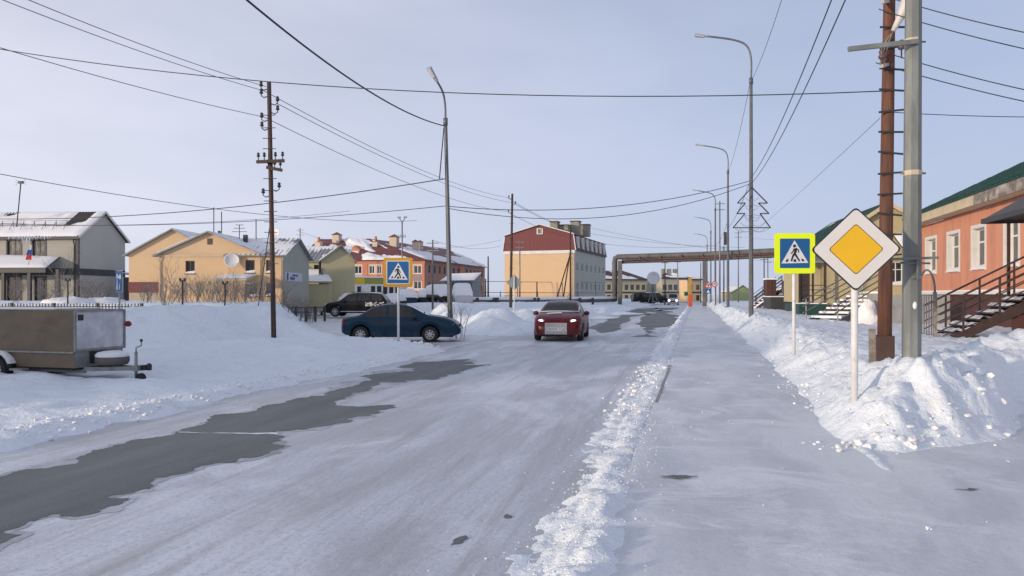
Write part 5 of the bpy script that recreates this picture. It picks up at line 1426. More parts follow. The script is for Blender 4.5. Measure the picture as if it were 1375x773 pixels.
for (px, Z, t, m_), l_ in zip(bgp, bpl):
    x, y = P(px, Z); bz = .3
    G_ = thing('background_pole', l_, 'pole', (x, y, bz), 0, 'thin poles in the background')
    mb = MB(); mb.tube([(0, 0, -.5), (0, 0, zat(t, Z) - bz)], [.11, .07], 6); mb.build('shaft', m_, G_)
    if t < 350:
        mb = MB(); H = zat(t, Z) - bz
        for k in range(2): mb.bar((-.6, 0, H - .3 - .7 * k), (.6, 0, H - .3 - .7 * k), .08)
        mb.build('cross_arm', m_, G_)

# wire fir-tree decoration on the first lamp post
Z = 36.0; cx, cy = P(1008, Z)
FT = thing('tree_decoration', 'fir-tree shaped steel frame with light garlands on the lamp post', 'decoration', (cx, cy, zat(312, Z)), YAW)
kf = Z / 1000
out = [(0, 252), (-19, 273), (-8.5, 273), (-20, 287), (-9, 287), (-25, 306), (25, 306), (11, 287), (23, 287), (9, 273), (21, 273)]
pts = [Vector(((a) * kf, -.16, (312 - b_) * kf)) for a, b_ in out]
mb = MB()
for i in range(len(pts)): mb.bar(pts[i], pts[(i + 1) % len(pts)], .045)
mb.build('frame', M_DARKSTEEL, FT)
rg = random.Random(4)
for (l, r_, yy, sag) in ((-9, 9, 266, 4), (-17, 19, 273, 5), (-8, 8, 279, 4), (-16, 18, 285, 6), (-9, 10, 293, 5), (-16, 17, 299, 6), (-24, 24, 306, 7), (-20, 20, 304, 9), (-12, 13, 289, 5)):
    mb = MB(); P_ = []
    for k in range(13):
        t = k / 12; s = abs(math.sin(t * math.pi * 2)) * sag * .55 + math.sin(t * math.pi) * sag * .4
        P_.append(((l + (r_ - l) * t) * kf, -.2, (312 - yy - s) * kf))
    mb.tube(P_, .012, 4); mb.build('garland', mat('garland_wire', (.22, .23, .25), .6), FT)

# ================================================================== wires
M_WIRE = mat('black_cable', (.02, .021, .024), .6)
def wire(label, a, b_, sag, r=.014, group=None, n=28, name='overhead_wire'):
    r = r * .8
    a = Vector(a); b_ = Vector(b_); m_ = (a + b_) / 2
    pts = [a.lerp(b_, i / n) + Vector((0, 0, -4 * sag * (i / n) * (1 - i / n))) - a for i in range(n + 1)]
    o = MB().tube(pts, r, 5).build(name, M_WIRE, None, fix=False); o.location = a
    return tag(o, label, 'wire' if r < .02 else 'cable', group)
p1a, p1b, p1c = at(355, 122, 25), at(371, 138, 25), at(355, 157, 25)
wire('upper wire running from the top left corner to the tall wooden pole', p1a, (-15.2, -6, 9.4), .9, .012, 'power lines at the tall left pole')
wire('second wire running from the top left corner to the tall wooden pole', at(357, 116, 25), (-13.7, -6, 9.1), .9, .012, 'power lines at the tall left pole')
wire('lowest of three wires from the left edge to the tall wooden pole', p1c, (-16.5, -4, 8.0), .7, .012, 'power lines at the tall left pole')
for k, (a, b_) in enumerate(((p1a, at(681, 265, 60)), (p1b, at(689, 272, 60)), (p1c, at(681, 284, 60)))):
    wire(['top', 'middle', 'bottom'][k] + ' wire strung from the tall left pole to the pole at the yellow block', a, b_, .55, .014, 'power lines to the yellow block')
for k, (a, b_) in enumerate(((at(681, 265, 60), at(767, 306, 90)), (at(689, 272, 60), at(767, 306, 90)), (at(681, 284, 60), at(766, 318, 90)))):
    wire(['top', 'middle', 'bottom'][k] + ' wire dropping past the red roof to the braced pole', a, b_, .3, .02, 'power lines past the red roof')
wire('thick black cable swooping from the top edge to the left lamp post', at(597, 169, 31), at(150, -160, 11), .62, .03)
wire('cable hanging down beside the shaft of the left lamp post', at(596, 171, 30.8), at(590, 240, 30.8), 0, .03)
wire('long wire crossing the whole sky from the left edge to the right wooden pole', at(-300, 5, 16), at(1186, 122, 11.6), .72, .011)
wire('wire leaving the right wooden pole level to the right edge', at(1190, 150, 11.6), at(1700, 146, 11), .1, .008)
wire('black cable from the left lamp post to the left edge, upper one', at(597, 240, 31), at(-200, 281, 50), 1.1, .026)
wire('cable from the left lamp post to the left edge, lower one', at(602, 276, 31), at(-200, 282, 48), .9, .018)
wire('sloping wire from the left edge past the wooden pole', at(-60, 222, 30), at(560, 296, 70), .8, .02)
wire('thin low wire over the yellow house roofs', at(-100, 300, 40), at(470, 283, 60), .5, .016)
wire('upper cable from the left lamp post across to the tree-frame lamp post', at(604, 277, 31), at(1006, 243, 36), .62, .02, 'cables across the road')
wire('lower cable from the left lamp post across to the tree-frame lamp post', at(604, 280, 31), at(1006, 247, 36), .95, .018, 'cables across the road')
wire('left one of the paired wires rising to the top edge from the tree-frame lamp post', at(1009, 238, 36), (2.45, 10.1, 7.6), .5, .016, 'paired wires along the footway')
wire('right one of the paired wires rising to the top edge from the tree-frame lamp post', at(1010, 245, 36), (2.62, 10.1, 7.35), .5, .016, 'paired wires along the footway')
wire('thin wire from the tree-frame lamp post top to the top edge', at(1008, 110, 36.2), (2.56, 10.1, 11.2), .8, .012)
wire('thin wire between the first two lamp posts at the tops', at(1007, 112, 36.2), at(977, 232, 63), .5, .014)
wire('wire from the first to the second lamp post lower down', at(1006, 246, 36.2), at(976, 306, 63), .4, .016)
wire('wire from the second to the third lamp post', at(976, 300, 63), at(960, 330, 89), .4, .018)
for k, (pa, pb, Zb) in enumerate((((1196, -3), (1480, 62), 10), ((1180, 12), (1480, 86), 10), ((1201, 74), (1500, 144), 10.5), ((1176, 84), (1500, 160), 10.5))):
    wire(['topmost', 'second', 'third', 'lowest'][k] + ' wire sloping from the right wooden pole to the right edge', at(*pa, 11.5), at(*pb, Zb), .06, .010, 'wires from the right pole')
for k, (a, b_) in enumerate((((790, 305, 118), (1005, 338, 120)), ((790, 313, 118), (1000, 332, 120)), ((810, 327, 124), (960, 329, 119)))):
    wire(['upper', 'middle', 'lower'][k] + ' faint wire from the yellow block towards the far lamp posts', at(*a), at(*b_), .5, .022, 'faint far wires')
for k, (a, b_) in enumerate((((400, 310, 100), (560, 345, 110)), ((560, 330, 118), (672, 322, 106)), ((580, 322, 70), (672, 330, 104)))):
    wire(['left', 'middle', 'right'][k] + ' faint wire over the orange building roof', at(*a), at(*b_), .6, .02, 'faint wires over the orange roof')
wire('guy wire at the left of the tall wooden pole foot', at(362, 305, 25), at(347, 410, 27), .02, .02)
wire('faint guy wire left of the priority sign', at(1182, 158, 11.6), at(1012, 312, 36), .05, .005)
wire('far wire behind the tree frame, upper', at(1000, 318, 120), at(1090, 322, 90), .2, .015, 'far wires behind the tree frame')
wire('far wire behind the tree frame, lower', at(990, 345, 120), at(1060, 352, 100), .2, .015, 'far wires behind the tree frame')

# ================================================================== heating pipes and the bridge over the road
M_PIPE = mat('grey_pipe_wrap', (.105, .11, .115), .7, var=.3, vscale=1.2, col2=(.12, .11, .10), c2=(.45, .65), c2scale=1.2)
M_PIPERED = mat('dark_red_pipe', (.13, .05, .05), .6, var=.3)
PB = thing('pipe_bridge', 'tall portal of wrapped heating pipes spanning the road on steel legs', 'pipe', (*P(829, 100), .2), 0)
o3 = PB.location
lp = lambda px, py, Z: at(px, py, Z) - o3
zt = 345
path = [lp(825.5, 404, 100), lp(825.5, 352, 100), lp(826.2, 346.5, 100), lp(829.5, 344.8, 99.9), lp(945, 341.5, 94), lp(1040, 337, 87), lp(1180, 329, 79)]
MB().tube(path, .36, 12).build('upper_pipe', M_PIPE, PB)
path = [lp(833, 404, 99.5), lp(833, 356, 99.5), lp(833.6, 352.4, 99.5), lp(837, 351.4, 99.3), lp(945, 348, 93.6), lp(1040, 343.2, 86.8), lp(1180, 336, 78.8)]
MB().tube(path, .24, 12).build('lower_pipe', mat('dark_pipe_wrap', (.085, .075, .075), .7, var=.3), PB)
mb = MB(); mb.tube([lp(835, 349.2, 98.5), lp(945, 345.6, 93), lp(1040, 341, 86.4)], .09, 8); mb.build('thin_pipe', M_PIPERED, PB)
for (px, Z) in ((832.5, 99), (946, 93.6)):
    a = lp(px, 411, Z); b_ = lp(px, 350, Z); mb = MB(); mb.bar(a, b_, .55, .5); mb.build('leg', M_PIPE, PB)
mb = MB()
for px, Z in ((858, 98.3), (886, 96.8), (915, 95.4), (943, 94), (985, 91), (1020, 88.5)):
    yb_ = 351 - (px - 833) * .04; mb.bar(lp(px, yb_ - 6, Z - .5), lp(px, yb_ + 1, Z - .5), .12)
mb.build('hangers', M_PIPE, PB)
LPP = thing('heating_pipe', 'snow-topped heating pipe running low before the yellow block', 'pipe', (*P(600, 82), 0), 0)
o4 = LPP.location
l4 = lambda px, py, Z: at(px, py, Z) - o4
pp = [l4(628, 404, 80), l4(720, 403.6, 86), l4(800, 402.4, 95), l4(825.5, 402, 100)]
MB().tube(pp, .30, 10).build('pipe', M_PIPE, LPP); MB().tube([p + Vector((.1, -.1, .24)) for p in pp], .2, 8).build('pipe_snow', M_ROOFSNOW, LPP)
MB().tube([p + Vector((0, .8, -.1)) for p in pp], .22, 10).build('pipe', M_PIPE, LPP)
for (px, Z) in ((641, 80.5), (664, 82), (668, 82), (718, 85), (723, 85.6), (779, 92), (796, 94)):
    a = l4(px, 411, Z - .6); b_ = l4(px, 399.5, Z - .6); mb = MB(); mb.bar(a, b_, .28, .28); mb.build('support', M_DARKTRIM, LPP)
# rail fence on top behind the pipe
RF = thing('rail_fence', 'low pole fence behind the heating pipe at the yellow block', 'fence', (*P(640, 100), 0), 0)
l5 = lambda px, py, Z: at(px, py, Z) - RF.location
mb = MB(); mb.bar(l5(600, 377, 96), l5(812, 379.5, 112), .07); mb.build('rail', M_RUST, RF); mb = MB(); mb.bar(l5(640, 392.5, 98), l5(812, 393, 108), .08); mb.build('rail', M_RUST, RF)
for k, px in enumerate((622, 648, 672, 695, 722, 748, 776, 800)):
    mb = MB(); Z = 97 + k * 1.6; mb.bar(l5(px, 402, Z), l5(px, 378 if k % 2 else 391, Z), .1); mb.build('post', M_RUST, RF)

# ================================================================== road signs
M_YG = mat('fluorescent_yellow_green', (.72, .88, .0), .45, var=.03, emit=None)
M_AMBER = mat('faded_amber_backing', (.50, .26, .015), .5, var=.08)
M_SBLUE = mat('sign_blue_paint', (.0, .088, .27), .4, var=.06)
M_SWHITE = mat('sign_white_paint', (.62, .64, .68), .45, var=.12, vscale=9)
M_SBLACK = mat('sign_black_paint', (.012, .012, .014), .5)
M_SYEL = mat('sign_yellow_paint', (.68, .40, .004), .42, var=.05)
M_SBACK = mat('sign_back_grey', (.27, .30, .30), .5, metal=.3, var=.1)
def rsq(h, r, n=5, hx=None):
    hx = hx or h; pts = []
    for (cx, cz, a0) in ((hx - r, h - r, 0), (-hx + r, h - r, 90), (-hx + r, -h + r, 180), (hx - r, -h + r, 270)):
        for k in range(n + 1):
            a = R(a0 + 90 * k / n); pts.append((cx + r * math.cos(a), cz + r * math.sin(a)))
    return pts
def plate(parent, name, pts, y0, y1, m_, rot=0.0, c=(0, 0)):
    cr, sr = math.cos(rot), math.sin(rot)
    p = [(c[0] + a * cr - b_ * sr, y0, c[1] + a * sr + b_ * cr) for a, b_ in pts]
    mb = MB(); mb.prism(p, (0, y1 - y0, 0)); return mb.build(name, m_, parent)
def pedestrian(parent, s, zc, y, flip=1):
    u = lambda x, yy: (flip * (x - 364) / 312 * s, zc + (310 - yy) / 312 * s)
    tri = [u(360, 172), u(222, 417), u(505, 411)]
    if flip < 0: tri = tri[::-1]
    t_ = plate(parent, 'triangle', tri, y - .003, y - .0005, M_SWHITE)
    strokes = [[(366, 256), (372, 280), (360, 322), 34, 30, 26], [(355, 262), (344, 290), (322, 314), 15, 12, 11], [(376, 258), (402, 278), (402, 306), 15, 12, 11], [(354, 316), (338, 350), (326, 394), 24, 18, 16], [(364, 318), (386, 352), (412, 392), 22, 17, 15]]
    mb = MB(); yy = y - .004
    for k, st in enumerate(strokes):
        pts = [Vector(u(*p)) for p in st[:3]]; ws = [w_ / 312 * s / 2 for w_ in st[3:]]
        Lp, Rp = [], []
        for i in range(3):
            d = (pts[min(2, i + 1)] - pts[max(0, i - 1)]).normalized(); n_ = Vector((-d.y, d.x)) * ws[i]
            Lp.append(pts[i] + n_); Rp.append(pts[i] - n_)
        poly = Lp + Rp[::-1]
        mb.prism([(p.x, yy - .0012 * k, p.y) for p in poly], (0, .0006, 0))
    hc = u(358, 232); mb.prism([(hc[0] + .052 * s * math.cos(a * math.pi / 8), yy - .007, hc[1] + .052 * s * math.sin(a * math.pi / 8)) for a in range(16)], (0, .0006, 0))
    mb.build('walking_figure', M_SBLACK, t_)
    mb = MB()
    for qd_ in ([(275, 373), (300, 373), (290, 400), (262, 400)], [(350, 373), (375, 373), (380, 400), (346, 400)], [(428, 370), (450, 368), (466, 394), (440, 396)]):
        mb.prism([(u(*p)[0], yy, u(*p)[1]) for p in qd_], (0, .0006, 0))
    mb.build('crossing_stripes', M_SBLACK, t_)
def crossing_sign(px, Z, cy, size, label, back, blue_frac, rz, flip, base_py, border=False, frame=None):
    x, y = P(px, Z); bz = hz(x, y)
    S = thing('crossing_sign', label, 'road sign', (x, y, bz), rz)
    zc = zat(cy, Z) - bz; h = size / 2
    mb = MB(); mb.tube([(0, .05, -.3), (0, .05, zc + h * .8)], .038, 12); mb.build('post', M_WHITEPAINT, S)
    plate(S, 'backing', rsq(h, .06), -.012, .008, back)
    bz_ = h * blue_frac
    f_ = .0135
    if border: plate(S, 'border', rsq(bz_ * 1.07, .03), -.0155, -.0125, M_SWHITE); f_ = .016
    plate(S, 'panel', rsq(bz_, .025), -f_ - .004, -f_, M_SBLUE)
    pedestrian(S, bz_ * 2, zc * 0, -f_ - .0045, flip)
    for ch in S.children:
        if ch.name.split('.')[0] in ('backing', 'border', 'panel', 'triangle'): ch.location = (0, 0, zc)
    for s in (-.25, .25): pbox(S, 'clamp', M_SBACK, -.06, .06, .009, .10, zc + s * size - .02, zc + s * size + .02)
    return S
crossing_sign(1067, 16.7, 340, .90, 'fluorescent yellow-green pedestrian crossing sign on a white post', M_YG, .735, YAW * .9, 1, 458)
sl_ = crossing_sign(534.5, 23.6, 365.5, .93, 'faded amber-backed pedestrian crossing sign before the dark blue car', M_AMBER, .74, YAW * .8 , -1, 455, border=True)
# priority road diamond
x, y = P(1149, 8.8); bz = hz(x, y)
PS = thing('priority_sign', 'white diamond priority sign with yellow centre beside the wooden pole', 'road sign', (x, y, bz), YAW - R(12))
zc = zat(334.5, 8.8) - bz
mb = MB(); mb.tube([(-.005, .045, -.3), (.0, .045, zc + .3)], .041, 14); mb.build('post', M_WHITEPAINT, PS)
hs = .355
for (nm, k, ya, yb_, m_) in (('rim', 1.0, -.010, .008, M_SBLACK), ('white_face', .955, -.013, -.0105, mat('sign_offwhite', (.60, .59, .58), .42, var=.05)), ('inner_line', .605, -.0155, -.0135, M_SBLACK), ('yellow_centre', .585, -.018, -.016, M_SYEL)):
    o = plate(PS, nm, rsq(hs * k, .045 if k > .7 else .03, 5), ya, yb_, m_, rot=R(45)); o.location = (0, 0, zc)
pbox(PS, 'clamp', M_SBACK, -.07, .07, .009, .09, zc - .25, zc - .2); pbox(PS, 'clamp', M_SBACK, -.07, .07, .009, .09, zc + .2, zc + .25)
# back of a diamond sign on the left verge
x, y = P(690.5, 41); bz = hz(x, y)
DS = thing('priority_sign', 'grey back of a diamond sign on a thin post near the red car', 'road sign', (x, y, bz), YAW)
zc = zat(379, 41) - bz
o = plate(DS, 'plate', rsq(.31, .04), 0, .02, M_SBACK, rot=R(45)); o.location = (0, 0, zc)
mb = MB(); mb.tube([(0, -.05, -.3), (0.0, -.05, zc + .35)], .04, 8); mb.build('post', M_WHITEPAINT, DS)
# home-zone sign
x, y = P(159, 26); bz = hz(x, y)
HS = thing('residential_sign', 'blue residential zone sign with white figures behind the trailer', 'road sign', (x, y, bz), YAW - R(30)); zc = zat(377.5, 26) - bz
plate(HS, 'panel', rsq(.36, .03, 4, .17), 0, .02, M_SBLUE).location = (0, 0, zc)
plate(HS, 'border', rsq(.375, .03, 4, .185), .021, .03, M_SWHITE).location = (0, 0, zc)
mb = MB()
def q2(pts, k=0): mb.prism([(a, -.004 - .001 * k, zc + b_) for a, b_ in pts], (0, .0035, 0))
q2([(-.10, .10), (-.03, .10), (-.03, .22), (-.065, .28), (-.10, .22)]); q2([(.04, .08), (.15, .08), (.15, .20), (.095, .26), (.04, .20)]); q2([(-.02, .12), (.05, .12), (.03, .18), (.0, .18)], 1)
q2([(-.09, -.12), (-.05, -.12), (-.05, .02), (-.09, .02)]); q2([(-.13, -.3), (-.09, -.3), (-.06, -.11), (-.10, -.11)], 1); q2([(-.05, -.3), (-.01, -.3), (-.05, -.11), (-.085, -.11)], 2); q2([(.04, -.3), (.08, -.3), (.08, -.14), (.04, -.14)]); q2([(.045, -.12), (.075, -.12), (.075, -.08), (.045, -.08)], 1)
q2([(-.088, .035), (-.052, .035), (-.052, .075), (-.088, .075)], 1)
mb.build('white_figures', M_SWHITE, HS); mb = MB(); mb.tube([(-.03, .06, -.4), (-.03, .06, zc)], .03, 8); mb.build('post', M_SBACK, HS)
# second blue sign, almost edge on, behind the tall pole
x, y = P(364, 40); bz = hz(x, y); ES = thing('blue_sign', 'narrow blue sign seen almost edge-on behind the tall wooden pole', 'road sign', (x, y, bz), YAW - R(60)); zc = zat(384, 40) - bz
plate(ES, 'panel', rsq(.4, .03, 4, .25), 0, .02, M_SBLUE).location = (0, 0, zc); mb = MB(); mb.tube([(0, .06, -.3), (0, .06, zc)], .03, 8); mb.build('post', M_SBACK, ES)
# far signs at the pipe bridge
M_SRED = mat('sign_red_paint', (.50, .03, .03), .45)
def ring_pts(r, n=20): return [(r * math.cos(2 * math.pi * k / n), r * math.sin(2 * math.pi * k / n)) for k in range(n)]
x, y = P(951, 78); bz = hz(x, y); T1 = thing('warning_sign', 'red triangle warning sign above a small blue crossing sign at the pipe bridge', 'road sign', (x, y, bz), YAW)
mb = MB(); mb.tube([(0, .06, -.3), (0, .06, 3.0)], .045, 8); mb.build('post', M_WHITEPAINT, T1)
z_ = zat(382, 78) - bz
plate(T1, 'triangle', [(-.42, -.33), (.42, -.33), (0, .4)], 0, .02, M_SRED).location = (0, 0, z_); plate(T1, 'triangle_face', [(-.27, -.25), (.27, -.25), (0, .22)], -.006, -.001, M_SWHITE).location = (0, 0, z_)
plate(T1, 'triangle_mark', [(-.07, -.2), (.07, -.2), (.05, .05), (-.05, .05)], -.012, -.007, M_SBLACK).location = (0, 0, z_)
z_ = zat(389, 78) - bz; plate(T1, 'panel', rsq(.27, .02), 0, .02, M_SBLUE).location = (0, 0, z_ - .12); plate(T1, 'panel_mark', [(-.18, -.17), (.18, -.17), (0, .17)], -.006, -.001, M_SWHITE).location = (0, 0, z_ - .12)
x, y = P(959.5, 74); bz = hz(x, y); T2 = thing('speed_sign', 'round red-ringed speed limit sign at the foot of the third lamp post', 'road sign', (x, y, bz), YAW)
mb = MB(); mb.tube([(0, .06, -.3), (0, .06, 2.3)], .045, 8); mb.build('post', M_WHITEPAINT, T2); z_ = zat(381.5, 74) - bz
plate(T2, 'ring', ring_pts(.3), 0, .02, M_SRED).location = (0, 0, z_); plate(T2, 'face', ring_pts(.21), -.006, -.001, M_SWHITE).location = (0, 0, z_)
def text_obj(parent, name, s, size, loc, rot, m_, align='CENTER', ext=.002):
    cu = bpy.data.curves.new(name, 'FONT'); cu.body = s; cu.size = size; cu.align_x = align; cu.align_y = 'CENTER'; cu.extrude = ext
    tmp = bpy.data.objects.new(name + '_tmp', cu); COL.objects.link(tmp)
    dg = bpy.context.evaluated_depsgraph_get(); me = bpy.data.meshes.new_from_object(tmp.evaluated_get(dg))
    bpy.data.objects.remove(tmp); bpy.data.curves.remove(cu); me.materials.clear(); me.materials.append(m_)
    o = bpy.data.objects.new(name, me); COL.objects.link(o); o.parent = parent; o.location = loc; o.rotation_euler = rot
    return o
text_obj(T2, 'number', '20', .26, (0, -.012, z_), (R(90), 0, 0), M_SBLACK)
# orange boards and the green crossing sign by the bridge
OB = thing('barrier_board', 'bright orange and yellow marker board at the right leg of the pipe bridge', 'marker', (*P(927, 90), .3), YAW)
pbox(OB, 'lower_board', mat('orange_plastic', (.65, .10, .03), .5), -.22, .22, -.05, .05, 0, 1.5); pbox(OB, 'upper_board', mat('amber_board', (.45, .28, .06), .6), -.22, .16, -.03, .07, 1.52, 3.6)
CS = thing('crossing_sign', 'tiny far yellow-green crossing sign left of the orange marker board', 'road sign', (*P(921.5, 120), .3), YAW)
mb = MB(); mb.tube([(0, .06, 0), (0, .06, 1.8)], .05, 6); mb.build('post', M_WHITEPAINT, CS); plate(CS, 'backing', rsq(.4, .03), 0, .02, M_YG).location = (0, 0, 1.6); plate(CS, 'panel', rsq(.28, .03), -.01, -.001, M_SBLUE).location = (0, 0, 1.6)
# big round antenna dish far down the street
BD = thing('dish_antenna', 'big white round antenna dish on a mast beyond the pipe bridge', 'antenna', (*P(877, 128), .3), YAW)
mb = MB(); mb.tube([(0, .3, 0), (0, .3, zat(376, 128))], .16, 8); mb.build('mast', M_STEELGREY, BD); mb = MB()
for s in (-1, 1): mb.bar((s * .8, .3, 0), (0, .3, zat(384, 128)), .12)
mb.build('brace', M_STEELGREY, BD)
dish(BD, (0, 0, zat(375.5, 128)), 1.12, (0, 0, 0), M_DISH, 'reflector')

# ================================================================== vehicles
M_TYRE = mat('tyre_rubber', (.018, .018, .02), .85, var=.2, col2=(.2, .2, .21), c2=(.6, .8), c2scale=9)
M_ALLOY = mat('alloy_rim', (.48, .48, .49), .4, metal=.5, var=.12, vscale=8)
M_CARGLASS = mat('car_glass', (.022, .022, .022), .06, var=.4, vscale=1.5, spec=.5)
M_PLASTIC = mat('black_plastic', (.02, .02, .022), .6, var=.15)
M_UNDER = mat('underbody', (.010, .010, .011), .9)
M_HEADLAMP = mat('clear_headlamp', (.42, .44, .47), .12, var=.3, vscale=20, spec=.8)
M_LIT = mat('lit_headlamp', (.9, .9, .85), .2, emit=(1.0, .93, .80), estr=6.0)
M_TAIL = mat('red_tail_lamp', (.22, .012, .014), .2, var=.1)
M_SALT = (.22, .21, .21)
def paint(name, col):
    """car paint with coat and a crust of road salt low on the body"""
    m, N, Lk, b = new_mat(name)
    v = mapped(N, Lk, (1, 1, 1)); tc = N.new('ShaderNodeTexCoord'); sp = N.new('ShaderNodeSeparateXYZ'); Lk.new(tc.outputs['Object'], sp.inputs[0])
    low = mrange(N, Lk, sp.outputs['Z'], .20, .50, .22, 0.0)
    n1 = nz(N, Lk, v, 5.5, 7, .68); mul = N.new('ShaderNodeMath'); mul.operation = 'MULTIPLY'; Lk.new(low, mul.inputs[0]); Lk.new(mrange(N, Lk, n1, .38, .66), mul.inputs[1])
    Lk.new(mixc(N, Lk, mul.outputs[0], col, M_SALT), b.inputs['Base Color'])
    Lk.new(mrange(N, Lk, mul.outputs[0], 0, .5, .28, .8), b.inputs['Roughness'])
    b.inputs['Coat Weight'].default_value = .08; b.inputs['Coat Roughness'].default_value = .12; b.inputs['Specular IOR Level'].default_value = .25
    return m

def interp(keys, x):
    xs_ = [k[0] for k in keys]; ys_ = [k[1] for k in keys]
    # monotone-ish smooth interpolation
    if x <= xs_[0]: return ys_[0]
    if x >= xs_[-1]: return ys_[-1]
    i = max(j for j in range(len(xs_)) if xs_[j] <= x); i = min(i, len(xs_) - 2)
    h = xs_[i + 1] - xs_[i]; t = (x - xs_[i]) / h
    d = lambda j: (ys_[j + 1] - ys_[j]) / (xs_[j + 1] - xs_[j])
    def sl(j):
        if j == 0 or j == len(xs_) - 1: return d(min(j, len(xs_) - 2))
        a, b_ = d(j - 1), d(j)
        return 0 if a * b_ <= 0 else 2 * a * b_ / (a + b_)
    m0, m1 = sl(i), sl(i + 1)
    return (2*t**3 - 3*t**2 + 1) * ys_[i] + (t**3 - 2*t**2 + t) * h * m0 + (-2*t**3 + 3*t**2) * ys_[i+1] + (t**3 - t**2) * h * m1

def make_wheel(root, x, y, r, w, spokes=8, side=1, rim_m=None):
    mb = MB(); s = side
    mb.lathe([(r * .60, -w / 2), (r * .93, -w / 2), (r, -w * .32), (r, w * .32), (r * .93, w / 2), (r * .60, w / 2), (r * .60, -w / 2)], 28, 'Y')
    t = mb.build('wheel', M_TYRE, root); t.location = (x, y, r)
    mb = MB(); yo = s * w * .40
    mb.lathe([(r * .62, yo), (r * .55, yo + s * .01), (r * .52, yo - s * .03), (r * .52, -yo * .4)], 28, 'Y')
    mb.lathe([(.001, yo + s * .005), (r * .13, yo + s * .003), (r * .15, yo - s * .03)], 12, 'Y')
    for k in range(spokes):
        a = 2 * math.pi * k / spokes; c_, s_ = math.cos(a), math.sin(a)
        mb.bar((r * .1 * c_, yo - s * .012, r * .1 * s_), (r * .54 * c_, yo - s * .012, r * .54 * s_), r * .14, .02, up=(0, 1, 0))
    mb.build('rim', rim_m or M_ALLOY, t)
    mb = MB(); mb.lathe([(.001, yo * .35), (r * .55, yo * .35)], 20, 'Y'); mb.build('brake_disc', M_PLASTIC, t)
    return t

